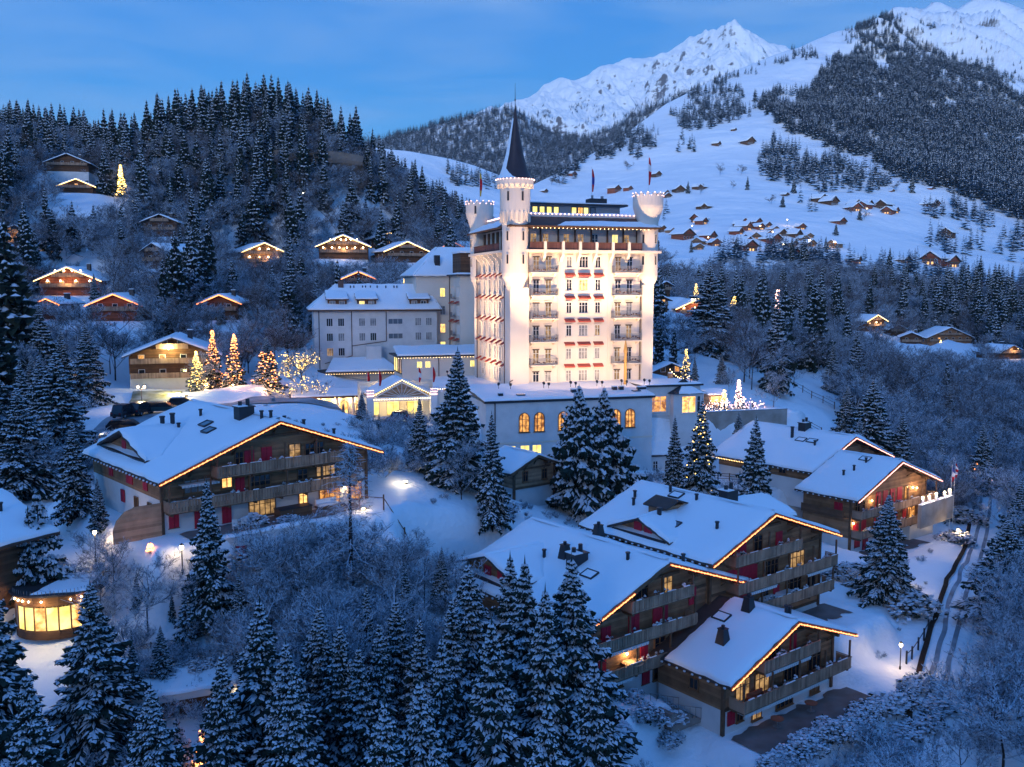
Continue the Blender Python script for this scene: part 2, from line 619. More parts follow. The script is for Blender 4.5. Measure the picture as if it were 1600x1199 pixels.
def tps_fit(p, z, lam=0.02):
    n = len(p)
    K = tps_k(((p[:, None] - p[None]) ** 2).sum(2)) + lam * np.eye(n)
    Pm = np.hstack([np.ones((n, 1)), p])
    A = np.zeros((n + 3, n + 3))
    A[:n, :n], A[:n, n:], A[n:, :n] = K, Pm, Pm.T
    return np.linalg.solve(A, np.concatenate([z, np.zeros(3)]))


TW = tps_fit(cps, czs)
# level ground round buildings and roads: yaw, centre, half sizes, height, blend
PADS = []


def pad(yaw, x, y, hx, hy, z, blend=3.0):
    PADS.append((R(yaw), x, y, hx, hy, z, blend))


def H(x, y):
    x, y = np.atleast_1d(np.asarray(x, float)), np.atleast_1d(np.asarray(y, float))
    yy = np.maximum(y, 8.0)
    u = np.clip(800 + FPX * x / yy, -800, 2600)
    q = np.stack([u / 230.0, np.log(yy) * 3.0], 1)
    out = np.empty(len(q))
    for a in range(0, len(q), 20000):
        c = q[a:a + 20000]
        r2 = (c[:, 0][:, None] - cps[:, 0][None]) ** 2 + (c[:, 1][:, None] - cps[:, 1][None]) ** 2
        out[a:a + 20000] = tps_k(r2) @ TW[:-3] + TW[-3] + c @ TW[-2:]
    out = out + (fbm(x / 9, y / 9, 4, 3) - .47) * np.clip(yy / 90, .5, 4) * 1.3
    for yw, px, py, hx, hy, z, bl in PADS:
        dx, dy = x - px, y - py
        a = np.abs(dx * math.cos(yw) + dy * math.sin(yw)) - hx
        b = np.abs(-dx * math.sin(yw) + dy * math.cos(yw)) - hy
        d = np.hypot(np.maximum(a, 0), np.maximum(b, 0))
        k = np.clip(1 - d / bl, 0, 1)
        k = k * k * (3 - 2 * k)
        out = out * (1 - k) + (z + (fbm(x / 3, y / 3, 3, 5) - .45) * .12) * k
    return out


def Hz(x, y):
    return float(H(x, y)[0])


HYAW = 16.6
HS = 1.152
HO = Vector((0.42, 150.9, 34.2))
_c, _s = math.cos(R(HYAW)), math.sin(R(HYAW))


def hot(s, t, z=0.0):
    """Palace plan (along the front, back from it, up) to the place."""
    s, t, z = s * HS, t * HS, z * HS
    return Vector((HO.x + s * _c - t * _s, HO.y + s * _s + t * _c, HO.z + z))


def ch(o, yaw, x, y, z=0.0):
    c, s = math.cos(R(yaw)), math.sin(R(yaw))
    return Vector((o[0] + x * c - y * s, o[1] + x * s + y * c, o[2] + z))


TIP = {'A': (-22.0, 87.3, 37.34, 42), 'C': (13.61, 77.87, 26.4, 38), 'D': (25.01, 86.28, 28.65, 38), 'E': (24.53, 76.81, 21.55, 38),
       'F': (49.9, 133.0, 28.37, 38), 'G': (52.3, 122.5, 26.78, 38), 'hut': (3.45, 118.0, 28.45, 38)}


def padc(k, x, y, hx, hy, dz, bl=3.0):
    t = TIP[k]
    p = ch(t, t[3], x, y)
    pad(t[3], p.x, p.y, hx, hy, t[2] + dz, bl)


padc('A', 0, 10, 13, 13, -9.35, 2.5)
padc('A', -1, -1.4, 8.5, 2.0, -9.3, 1.2)
padc('C', 0, 14, 10, 10, -9.6, 3)
padc('C', 2, 2, 10, 4, -11.1, 2)
padc('D', 0, 12, 10, 10, -10.4, 3)
padc('D', 5, 0, 8, 4, -11.7, 2)
padc('E', 0, 6, 8.5, 8, -8.4, 2)
padc('E', 0, -1.5, 9, 2.5, -8.4, 1.5)
padc('F', 0, 10, 9, 10, -7.5, 3)
padc('G', 0, 5, 9, 8, -11.4, 3)
padc('hut', 0, 5, 4, 4, -7.0, 2)
for s0, s1, t0, t1, z0, bl in [(-8, 17, -17, -9.8, -11.4, 3), (18, 27.5, -12, -8.5, -12.0, 2.5), (-6, 30, -4, 26, -.9, 4), (22, 44, -5.6, 8, -4.9, 1.5), (27.0, 43, -14, -6.9, -8.8, .8)]:
    p = hot((s0 + s1) / 2, (t0 + t1) / 2)
    pad(HYAW, p.x, p.y, (s1 - s0) / 2 * HS, (t1 - t0) / 2 * HS, HO.z + z0 * HS, bl)
pad(0, -54, 140, 9, 9, 31.6, 4)       # car park
_p = pY(628, 618, 150)
pad(HYAW, _p.x, _p.y + 1, 8, 9, _p.z - 4.6, 3)      # palace forecourt
_p = ch(pY(588, 617, 160), HYAW, -7, 1)
pad(HYAW, _p.x, _p.y, 9, 6, pY(588, 617, 160).z - 4.0, 3)      # arcade
_p = pY(75, 402, 280)
pad(2, _p.x, _p.y + 3, 10, 8, _p.z - 1.6, 6)


HG = 'chalets on the wooded hillside'
RG = 'chalets in the valley right of the palace'


def _sc(*a, **k):
    return a, k


SMALL = [
    _sc(413, 379, 300, 32, 15, 17, 8.5, 'chalet outlined in warm lights with a front dormer, on the hillside left of centre', HG, rope='rope_warm', lit=.8, lamps=4, wood='wood_wall'),
    _sc(536, 367, 305, 8, 18, 16, 8.0, 'lit chalet with two rows of glowing balconies on the hillside', HG, rope='rope_warm', lit=.9, lamps=6),
    _sc(609, 363, 335, 28, 11, 12, 6, 'small roped chalet above the dark chalet behind the west wing', HG, rope='rope_warm', lit=.5, lamps=2),
    _sc(637, 377, 300, 24, 16, 15, 7, 'dark unlit chalet with a rope lit gable behind the west wing', HG, rope='rope_warm', lit=0),
    _sc(707, 377, 290, -32, 12, 15, 6, 'chalet with orange gable edge just behind the rear wing roof', HG, rope='rope_orange', lit=0),
    _sc(104, 417, 240, 4, 17, 14, 7.5, 'brown chalet with glowing lamps on its gable low on the left hillside', HG, rope='rope_warm', lit=.6, lamps=4, wood='wood_red'),
    _sc(71, 466, 195, -6, 6.0, 10, 4.5, 'little orange edged gable beneath the glowing brown chalet', HG, rope='rope_orange'),
    _sc(176, 459, 200, 6, 12.0, 12, 6, 'dark red chalet half hidden by a spruce, roof edges strung orange', HG, rope='rope_orange', wood='wood_red'),
    _sc(342, 460, 210, 4, 10, 12, 6, 'rope lit roof among frosted trees left of the west wing', HG, rope='rope_orange'),
    _sc(103, 240, 355, 12, 17, 18, 6.5, 'unlit dark chalet highest on the left hill', HG),
    _sc(118, 279, 335, 18, 13, 26, 5.5, 'chalet with a long flat snow roof beside the golden tree on the hill', HG, rope='rope_warm', lit=.3),
    _sc(248, 335, 290, 8, 12, 14, 7, 'dark chalet with a snowy roof half hidden by hillside spruces', HG),
    _sc(236, 380, 250, -30, 11, 12, 7, 'shadowy chalet with one snowy roof slope below the dark hillside chalet', HG),
    _sc(22, 352, 260, 20, 9, 12, 7, 'lamplit chalet at the left edge beside the long white building', HG, lit=.8, lamps=2),
    _sc(648, 436, 235, 20, 9, 13, 5, 'red brown garage roof behind the west wing by the little golden tree', HG, wood='wood_red'),
    _sc(560, 424, 240, 10, 9, 10, 5, 'roped gable peeking over the roof of the west wing', HG, rope='rope_orange'),
    _sc(268, 528, 165, 16, 17, 18, 9.5, 'brown and white chalet under a floodlight across the car park', HG, plinth=3.0, lit=.2, pitch=.40, o=1.5),
    _sc(130, 572, 158, 70, 9, 12, 4.5, 'low snow covered carport left of the brown and white chalet', HG, balcony=False),
    _sc(1088, 468, 290, 16, 14, 13, 6.5, 'gold edged chalet glowing just right of the palace', RG, rope='rope_warm', lit=.5, lamps=3, wood='wood_red'),
    _sc(1034, 462, 270, 14, 7, 9, 5, 'small brown chalet tucked beside the palace tower', RG, lit=.3),
    _sc(1042, 440, 300, 30, 7, 10, 5, 'snow roofed hut above the small brown chalet', RG),
    _sc(1372, 492, 385, 30, 13, 16, 7, 'lit chalet with a bright yellow window in the valley', RG, rope='rope_warm', lit=1, lamps=1),
    _sc(1487, 512, 385, 4, 21, 13, 8, 'long roofed chalet behind the little golden tree in the valley', RG, lit=.2, wood='wood_wall'),
    _sc(1425, 520, 370, -20, 10, 12, 6, 'dark chalet in front of the long roofed valley chalet', RG),
    _sc(1405, 508, 400, 12, 10, 12, 5, 'snowed in roof between the two valley chalets', RG),
    _sc(1585, 540, 330, 20, 13, 12, 5, 'lamplit chalet at the right edge of the valley', RG, lit=.6, lamps=2),
    _sc(1050, 568, 195, 10, 9, 8, 4.5, 'dark roofed kiosk behind the veranda wing', RG, lit=.6, balcony=False),
]
for _a, _k in SMALL:
    _p = pY(*_a[:3])
    _q = ch(_p, _a[3], 0, _a[5] / 2 - 1)
    pad(_a[3], _q.x, _q.y, _a[4] / 2 + .5, _a[5] / 2 + 2.5, _p.z - max(_a[6], _a[4] / 2 * _k.get('pitch', .42) + 2.2) + .1, 9)


def strip_mesh(name, cols, nrow, ncol, matname, kind='structure', disp=None, back=(1.25, -250)):
    """Terrain from columns u -> [(Y, v) ...]: foot, slope, crest, then the far side falling away."""
    us = sorted(cols)
    U = np.linspace(us[0], us[-1], ncol)
    T = np.linspace(0, 1, nrow)
    def prof(u_):
        c = cols[u_]
        ly = np.log([a for a, _ in c])
        tt = (ly - ly[0]) / (ly[-1] - ly[0])
        return ly[0], ly[-1], np.interp(T, tt, [b for _, b in c])
    P = {u_: prof(u_) for u_ in us}
    l0 = np.interp(U, us, [P[k][0] for k in us])
    l1 = np.interp(U, us, [P[k][1] for k in us])
    Vv = np.array([np.interp(U, us, [P[k][2][r] for k in us]) for r in range(nrow)])
    Y = np.exp(l0[None] + (l1 - l0)[None] * T[:, None])
    b = (Vv - 599.5) / FPX
    dy, dz = CP - SP * b, -SP - CP * b
    Z = CZ + dz / dy * Y
    X = ((U - 800) / FPX)[None] / dy * Y
    if disp is not None:
        Z = Z + disp(X, Y, T[:, None] * np.ones_like(X), U[None] * np.ones_like(X))
    # far side
    X = np.vstack([X, X[-1:] * back[0], X[-1:] * back[0] * 1.1])
    Y = np.vstack([Y, Y[-1:] * back[0], Y[-1:] * back[0] * 1.1])
    Z = np.vstack([Z, Z[-1:] * .55, Z[-1:] * 0 + back[1] + 200])
    n = nrow + 2
    idx = np.arange(n * ncol).reshape(n, ncol)
    f = np.stack([idx[:-1, :-1], idx[:-1, 1:], idx[1:, 1:], idx[1:, :-1]], -1).reshape(-1, 4)
    o = grid_obj(name, np.stack([X, Y, Z], -1).reshape(-1, 3), f, matname)
    tag(o, kind=kind)
    return o, (U, T, X[:nrow], Y[:nrow], Z[:nrow])


def grid_obj(name, v, f, matname, smooth=True, parent=None):
    me = D.meshes.new(name)
    me.vertices.add(len(v))
    me.vertices.foreach_set('co', np.asarray(v, np.float32).ravel())
    k = f.shape[1]
    me.loops.add(f.size)
    me.loops.foreach_set('vertex_index', f.astype(np.int32).ravel())
    me.polygons.add(len(f))
    me.polygons.foreach_set('loop_start', np.arange(0, f.size, k, dtype=np.int32))
    me.polygons.foreach_set('use_smooth', np.full(len(f), smooth))
    me.materials.append(MATS[matname])
    me.update(calc_edges=True)
    return put(name, me, parent)


def mountain_mat(name, scale, rock_lo, rock_hi, rockc):
    def f(m, n, l, b, g):
        sx = n.new('ShaderNodeSeparateXYZ')
        l(g.outputs['Normal'], sx.inputs[0])
        t = n.new('ShaderNodeTexNoise')
        t.inputs['Scale'].default_value = scale
        t.inputs['Detail'].default_value = 8
        t.inputs['Roughness'].default_value = .65
        mpn = n.new('ShaderNodeMapping')
        mpn.inputs['Scale'].default_value = (1, 1, 2.2)
        l(g.outputs['Position'], mpn.inputs[0])
        l(mpn.outputs[0], t.inputs['Vector'])
        a = n.new('ShaderNodeMath')
        a.operation = 'MULTIPLY_ADD'
        a.inputs[1].default_value = .75
        l(t.outputs[0], a.inputs[0])
        l(sx.outputs[2], a.inputs[2])
        r = n.new('ShaderNodeMapRange')
        r.inputs[1].default_value = rock_lo
        r.inputs[2].default_value = rock_hi
        l(a.outputs[0], r.inputs[0])
        x = n.new('ShaderNodeMix')
        x.data_type = 'RGBA'
        x.inputs[6].default_value = (*rockc, 1)
        x.inputs[7].default_value = (*ALPC, 1)
        l(r.outputs[0], x.inputs[0])
        l(x.outputs[2], b.inputs['Base Color'])
        t2 = n.new('ShaderNodeTexNoise')
        t2.inputs['Scale'].default_value = scale * 2.5
        t2.inputs['Detail'].default_value = 7
        l(g.outputs['Position'], t2.inputs['Vector'])
        k = n.new('ShaderNodeBump')
        k.inputs['Strength'].default_value = .45
        k.inputs['Distance'].default_value = .12 / scale
        l(t2.outputs[0], k.inputs['Height'])
        l(k.outputs[0], b.inputs['Normal'])
    mat(name, SNOWC, .7, spec=.15, build=f)


mountain_mat('peak_snow', 0.03, 0.77, 0.87, (0.16, 0.13, 0.12))
mountain_mat('alp_snow', 0.02, 0.80, 0.95, (0.18, 0.15, 0.13))
mountain_mat('ridge_snow', 0.01, 0.2, 0.3, (0.2, 0.17, 0.15))

# near ground: one sheet, fine close by and coarser far off
nu, ny_ = 470, 430
Ug = np.linspace(-760, 2360, nu)
Yg = np.exp(np.linspace(math.log(9), math.log(900), ny_))
XX = ((Ug - 800) / FPX)[None] * Yg[:, None]
YY = Yg[:, None] * np.ones_like(XX)
ZZ = H(XX.ravel(), YY.ravel()).reshape(XX.shape)
idx = np.arange(nu * ny_).reshape(ny_, nu)
gf = np.stack([idx[:-1, :-1], idx[:-1, 1:], idx[1:, 1:], idx[1:, :-1]], -1).reshape(-1, 4)
ground = tag(grid_obj('ground', np.stack([XX, YY, ZZ], -1).reshape(-1, 3), gf, 'snow'), kind='structure')

# the alp with its pastures and the wooded mountain above it
crest = {480: (225, 900), 560: (228, 900), 640: (236, 920), 700: (247, 950), 740: (258, 950), 790: (277, 960), 830: (290, 1000), 880: (266, 1150), 960: (222, 1400), 1040: (163, 1700),
         1120: (122, 1900), 1210: (87, 2050), 1260: (70, 2120), 1320: (46, 2250), 1370: (26, 2380), 1420: (7, 2500), 1445: (11, 2520), 1470: (3, 2560), 1500: (10, 2600), 1530: (4, 2640), 1560: (1, 2680), 1600: (13, 2720), 1700: (22, 2750),
         1900: (60, 2750), 2300: (120, 2750)}
acol = {}
for u_, (v_, y_) in crest.items():
    vb = np.interp(u_, [480, 800, 1100, 1400, 1600, 2300], [398, 400, 402, 430, 455, 470])
    pts = [(455, vb + 75), (520, vb)]
    for k in (.2, .4, .6, .8):
        bow = math.sin(k * math.pi) * 8
        pts.append((520 * (y_ / 520) ** k, vb + (v_ - vb) * k + bow))
    pts.append((y_, v_))
    acol[u_] = pts


def alp_disp(X, Y, T, U):
    hi = np.clip((T - .62) / .3, 0, 1) * np.clip((U - 1180) / 250, 0, 1)
    n = (fbm(X / 190, Y / 190, 5, 11) - .48) * 26 * np.minimum(T * 5, 1) * (1 - .9 * np.clip((T - .9) / .1, 0, 1))
    r_ = ((ridged((X + .35 * Y) / 160, (Y - .3 * X) / 420, 5, 21) - .62) * 150 + (ridged((X + .3 * Y) / 60, (Y - .3 * X) / 200, 4, 23) - .6) * 45) * hi * (1 - .75 * np.clip((T - .93) / .07, 0, 1))
    return n + r_


alp, ALP = strip_mesh('mountain', acol, 260, 520, 'alp_snow', disp=alp_disp)

pc = {660: 214, 690: 192, 725: 181, 760: 171, 800: 160, 825: 151, 850: 127, 880: 117, 910: 110, 940: 101, 960: 96, 990: 94, 1020: 89, 1045: 79, 1060: 74, 1080: 64, 1100: 56, 1120: 52, 1135: 46, 1148: 41, 1158: 45, 1170: 48,
      1185: 61, 1200: 72, 1215: 80, 1260: 100, 1340: 150}
pcol = {u_: [(3400, 300), (3900, 240 + (v_ - 110) * .35), (4500, v_ + 42), (5200, v_)] for u_, v_ in pc.items()}


def peak_disp(X, Y, T, U):
    k = np.clip(T * 4, 0, 1) * (1 - .62 * np.clip((T - .85) / .15, 0, 1))
    return (ridged((X + .5 * Y) / 420, (Y * .5 - .35 * X) / 900, 6, 5) - .62) * 300 * k + (ridged((X - .25 * Y) / 150, (Y + .3 * X) / 420, 5, 15) - .6) * 85 * k + (fbm(X / 60, Y / 60, 4, 8) - .47) * 50 * k


peak, PEAK = strip_mesh('far_mountain', pcol, 300, 560, 'peak_snow', disp=peak_disp)

rc = {420: 235, 520: 226, 560: 222, 600: 212, 640: 202, 680: 190, 700: 186, 730: 177, 760: 168, 800: 162, 822: 172, 850: 190, 880: 203, 910: 206, 940: 196, 970: 182, 1000: 170, 1040: 152, 1080: 138, 1120: 128, 1200: 135, 1300: 170}
rcol = {u_: [(1500, 330), (1900, 270), (2300, v_ + 6)] for u_, v_ in rc.items()}
fridge, RIDGE = strip_mesh('wooded_mountain', rcol, 70, 160, 'ridge_snow', disp=lambda X, Y, T, U: (fbm(X / 150, Y / 150, 4, 31) - .47) * 30 * np.minimum(T * 4, 1))

# unseen opposite valley side, added as a ridge to keep afterglow off the floor
bx = np.linspace(-4500, 4500, 70)
bt = np.linspace(0, 1, 14)
BX = bx[None] * np.ones((14, 1))
BY = -350 - 900 * bt[:, None] * np.ones((1, 70)) - 120 * np.abs(bx[None] / 1500)
BZ = 10 + 390 * bt[:, None] ** 1.2 + (fbm(BX / 400, BY / 300, 4, 77) - .47) * 90 * bt[:, None]
BX, BY, BZ = np.vstack([BX, BX[-1:]]), np.vstack([BY, BY[-1:] - 700]), np.vstack([BZ, BZ[-1:] * 0 - 60])
idx = np.arange(15 * 70).reshape(15, 70)
tag(grid_obj('shade_ridge', np.stack([BX, BY, BZ], -1).reshape(-1, 3), np.stack([idx[:-1, :-1], idx[1:, :-1], idx[1:, 1:], idx[:-1, 1:]], -1).reshape(-1, 4), 'ridge_snow'), kind='structure')
vf = np.stack(np.meshgrid(np.linspace(-4500, 4500, 20), np.linspace(-400, 40, 8)), -1)
idx = np.arange(160).reshape(8, 20)
tag(grid_obj('valley_floor', np.concatenate([vf.reshape(-1, 2), np.full((160, 1), -4.0)], 1), np.stack([idx[:-1, :-1], idx[:-1, 1:], idx[1:, 1:], idx[1:, :-1]], -1).reshape(-1, 4), 'snow'), kind='structure')

# ------------------------------------------------------------------ windows, balconies and other pieces the buildings share
WCACHE = {}


def window(parent, x, y, z, w, h, pane='glass_dark', rot=0.0, mull=2, bars=1, frame='frame_white', name='window', fw=0.07, arch=False, sill=True, trim=None):
    """Casement window centred on x, foot at z, on a wall plane at y that faces -y (before rot)."""
    key = (w, h, mull, bars, frame, fw, arch, sill, trim)
    if key not in WCACHE:
        b = mb(frame)
        if arch:
            r = w / 2
            n = 10
            out = [(-r, 0), (r, 0)] + [(r * math.cos(math.pi * i / n), h - r + r * math.sin(math.pi * i / n)) for i in range(n + 1)]
            inn = [(a * (1 - fw * 2 / w), fw + (c_ - fw) * (1 - fw / h) if c_ > 0 else fw) for a, c_ in out]
            m_ = len(out)
            vs = [(a, -.10, c_) for a, c_ in out] + [(a, -.10, c_) for a, c_ in inn] + [(a, .02, c_) for a, c_ in out] + [(a, .02, c_) for a, c_ in inn]
            fs = []
            for i in range(m_):
                j = (i + 1) % m_
                fs += [(i, j, m_ + j, m_ + i), (2 * m_ + i, 2 * m_ + j, j, i), (m_ + i, m_ + j, 3 * m_ + j, 3 * m_ + i)]
            b.add(vs, fs)
        else:
            b.box(-w / 2, -w / 2 + fw, -.10, .02, 0, h).box(w / 2 - fw, w / 2, -.10, .02, 0, h)
            b.box(-w / 2 + fw, w / 2 - fw, -.10, .02, 0, fw).box(-w / 2 + fw, w / 2 - fw, -.10, .02, h - fw, h)
        for i in range(1, mull):
            c = -w / 2 + w * i / mull
            b.box(c - fw * .45, c + fw * .45, -.085, .015, fw, h - fw - (0.02 if not arch else w * .05))
        for i in range(1, bars + 1):
            c = h * (.68 if bars == 1 else i / (bars + 1))
            b.box(-w / 2 + fw, w / 2 - fw, -.08, .012, c - fw * .3, c + fw * .3)
        if sill:
            b.use(trim or frame).box(-w / 2 - .08, w / 2 + .08, -.18, 0.0, -.09, -.002)
        if trim:
            b.use(trim).box(-w / 2 - .14, w / 2 + .14, -.14, 0.0, h + .003, h + .16)
        if arch:
            r = w / 2 - fw * .6
            p = [(-r, fw * .5), (r, fw * .5)] + [(r * math.cos(math.pi * i / 8), h - w / 2 + r * math.sin(math.pi * i / 8)) for i in range(9)]
            pm = MB().add([(a, -.03, c_) for a, c_ in p], [tuple(range(len(p)))])
        else:
            pm = MB().add([(-w / 2 + fw * .5, -.03, fw * .5), (w / 2 - fw * .5, -.03, fw * .5), (w / 2 - fw * .5, -.03, h - fw * .5), (-w / 2 + fw * .5, -.03, h - fw * .5)], [(0, 1, 2, 3)])
        WCACHE[key] = (b.mesh(name), pm.v, pm.f, {})
    me, pv, pf, panes = WCACHE[key]
    if pane not in panes:
        panes[pane] = mb(pane).add(pv, pf).mesh('pane')
    o = put(name, me, parent, (x, y, z), rot)
    put('pane', panes[pane], o)
    return o


PCACHE = {}


def shared(key, make):
    if key not in PCACHE:
        PCACHE[key] = make()
    return PCACHE[key]


def bulbs(pts, m, r=0.09, parent=None, name='light_string', jitter=0.0, rr=random):
    b = mb(m)
    for p in pts:
        b.octa((p[0] + rr.uniform(-jitter, jitter), p[1] + rr.uniform(-jitter, jitter), p[2] + rr.uniform(-jitter, jitter)), r)
    o = b.build(name, parent)
    o['kind'] = 'stuff'
    return o


def line(a, b, step):
    a, b = Vector(a), Vector(b)
    n = max(2, int((b - a).length / step))
    return [tuple(a.lerp(b, i / n)) for i in range(n + 1)]


def flag(loc, h, cols, label, fl=2.6, yaw=20, droop=True, r=0.05):
    """Pole with a limp flag hanging beside it."""
    t = thing('flag', loc, yaw, label, 'flag', 'flags flying round the palace')
    mb('frame_white').bar((0, 0, 0), (0, 0, h), r, 6, r * .6).octa((0, 0, h + .08), .09).build('pole', t)
    b = MB()
    n = len(cols)
    z1 = h - .1
    for k, m in enumerate(cols):
        b.use(m)
        za, zb = z1 - fl * k / n, z1 - fl * (k + 1) / n

        def f(i, j, za=za, zb=zb):
            z = za + (zb - za) * j
            q = (z1 - z) / fl
            return (0.05 + i * (.28 + .16 * math.sin(q * 3.1)), .10 * math.sin(i * 9 + q * 5) * (0.4 + i), z - i * .35 * (1 - q))
        b.grid(f, 6, 4)
    b.build('cloth', t)
    return t


# ------------------------------------------------------------------ the palace
rnd = random.Random(7)
pal = thing('palace_hotel', HO, HYAW, 'tall floodlit cream palace hotel with round corner towers and pointed spire', 'hotel', None, HS)
W_, DEP = 21.0, 20.8
b = mb('plaster_cream')
b.box(0, W_, 0, DEP, -2.5, 18.9)
b.box(0.6, W_ - .6, 1.3, DEP - 1.0, 18.9, 22.2)
b.use('stone_trim')
for z in (2.5 - .25, 15.9 + 2.6):
    b.box(2.0, W_ - 1.6, -.06, 0, z - .08, z + .08)
b.box(1.9, W_ - 1.6, -.05, 0, -2.5, -.35)
for sx in (6.6, 14.3):
    b.box(sx - .22, sx + .22, -.09, 0, -.3, 18.3)
b.box(-1.25, W_ + .9, -1.25, DEP + 1.0, 18.55, 18.9)
b.build('wall', pal)
# terrace round the top storey
edges = [(1.9, 3.88), (4.39, 6.55), (7.04, 9.1), (9.63, 11.6), (12.1, 14.1), (14.6, 16.6), (17.1, 18.9)]
for a, c in edges:
    put('parapet_panel', shared(('pp', round(c - a, 1)), lambda: mb('terrace_board').box(-(c - a) / 2, (c - a) / 2, 0, .08, 0, .98).use('wood_dark').box(-(c - a) / 2, (c - a) / 2, -.03, .1, .98, 1.06).mesh('parapet_panel')), pal, ((a + c) / 2, -1.15, 18.92))
piers = [4.13, 6.8, 9.36, 11.85, 14.35, 16.85]
bracket = mb('plaster_cream').box(-.2, .2, -1.3, -1.02, 18.56, 20.05).prism([(-1.2, 18.55), (-.0, 18.55), (-.0, 17.2), (-.25, 17.2), (-.6, 17.7), (-1.15, 18.1)], -.18, .18, 'x').mesh('pier')
for s in piers:
    put('pier', bracket, pal, (s, 0, 0))
post = mb('wood_dark').box(-.1, .1, -.1, .1, 19, 22.1).mesh('post')
for s in [1.95] + piers + [19.0]:
    put('post', post, pal, (s, 1.0, 0))
wp = mb('terrace_board').box(0, .08, -1.15, 1.15, 0, 1.0).use('wood_dark').box(-.03, .1, -1.15, 1.15, 1.0, 1.07).mesh('parapet_panel')
for k in range(6):
    put('parapet_panel', wp, pal, (-1.15, 5.2 + k * 2.42, 18.92))
scr = mb('wood_dark').box(0, .12, -.55, .55, 0, 2.9).mesh('shutter_screen')
bw = mb('plaster_cream').prism([(-1.2, 18.55), (0, 18.55), (0, 17.0), (-.2, 17.0), (-.6, 17.7), (-1.15, 18.15)], -.16, .16, 'y').mesh('bracket')
for k in range(6):
    put('bracket', bw, pal, (0, 5.0 + k * 2.5, 0))
    put('shutter_screen', scr, pal, (.45, 5.6 + k * 2.5, 19.0))
# roof skirt
E0, E1 = (-1.35, W_ + 1.1, -1.75, DEP + 1.3, 22.15), (1.3, W_ - 1.4, 1.5, DEP - 1.6, 23.7)


def ring(e):
    return [(e[0], e[2], e[4]), (e[1], e[2], e[4]), (e[1], e[3], e[4]), (e[0], e[3], e[4])]


r0, r1 = ring(E0), ring(E1)
b = mb('roof_brown')
b.add(r0 + r1, [(0, 1, 5, 4), (1, 2, 6, 5), (2, 3, 7, 6), (3, 0, 4, 7), (3, 2, 1, 0)])
b.use('wood_dark')
b.box(E0[0], E0[1], E0[2] - .05, E0[2], E0[4] - .2, E0[4] + .03).box(E0[0] - .05, E0[0], E0[2], E0[3], E0[4] - .2, E0[4] + .03)
for k in range(34):
    s = -1 + k * .66
    b.box(s - .07, s + .07, E0[2] + .1, .9, 21.93, 22.12)
b.use('plaster_cream').box(E1[0] - .1, E1[1] + .1, E1[2] - .1, E1[3] + .1, 23.55, 24.0)
rf = b.build('roof', pal)
b = mb('roof_snow')


def lerp4(a, c, k):
    return tuple(Vector(a).lerp(Vector(c), k))


snow_sheet(b, [lerp4(lerp4(r0[0], r1[0], .05), lerp4(r0[1], r1[1], .05), .30), lerp4(lerp4(r0[0], r1[0], .05), lerp4(r0[1], r1[1], .05), .985), lerp4(lerp4(r0[0], r1[0], .55), lerp4(r0[1], r1[1], .6), .96), lerp4(lerp4(r0[0], r1[0], .45), lerp4(r0[1], r1[1], .5), .36)], .14, 24, 4, 3, .05)
snow_sheet(b, [lerp4(r0[3], r0[0], .03), lerp4(r0[3], r0[0], .74), lerp4(lerp4(r0[3], r1[3], .8), lerp4(r0[0], r1[0], .8), .72), lerp4(lerp4(r0[3], r1[3], .8), lerp4(r0[0], r1[0], .8), .05)], .16, 20, 5, 4, .05)
snow_sheet(b, [(1.4, 1.6, 24.0), (W_ - 1.6, 1.6, 24.0), (W_ - 1.6, DEP - 1.8, 24.0), (1.4, DEP - 1.8, 24.0)], .25, 16, 14, 5)
b.build('roof_snow', rf)
# lights along the parapet
pts = line((2.2, 1.35, 24.06), (19.3, 1.35, 24.06), .62)
bulbs(pts, 'bulb_pink', .10, pal)
bulbs(line((1.15, 5.6, 24.06), (1.15, 18.6, 24.06), .5), 'bulb_pink', .09, pal)
bulbs([(s, E0[2] - .08, 21.85) for s in np.arange(2.2, 19.6, .62)], 'bulb_warm', .055, pal)
# penthouse
b = mb('metal_grey').box(3.6, 18.4, 6, 14, 24.0, 25.7)
b.use('metal_dark').box(3.0, 19.4, 5.2, 14.8, 25.7, 25.95)
b.use('roof_snow').box(3.1, 19.3, 5.3, 14.7, 25.953, 26.1)
ph = b.build('penthouse', pal)
for s, m in ((4.9, 'lit_yellow'), (6.0, 'lit_yellow'), (7.1, 'lit_yellow'), (8.2, 'lit_yellow'), (11.0, 'lit_yellow'), (12.0, 'lit_warm'), (12.9, 'lit_yellow'), (14.0, 'glass_sky')):
    window(ph, s, 5.98, 24.25, .85, 1.25, m, mull=1, bars=0, frame='metal_dark', sill=False)
b = mb('metal_dark').box(14.2, 16.9, 7.5, 9.5, 25.95, 27.0).use('metal_grey').bar((14.7, 8, 27), (14.7, 8, 27.5), .2).bar((16.3, 8, 27), (16.3, 8, 27.4), .25)
b.build('roof_plant_box', pal)


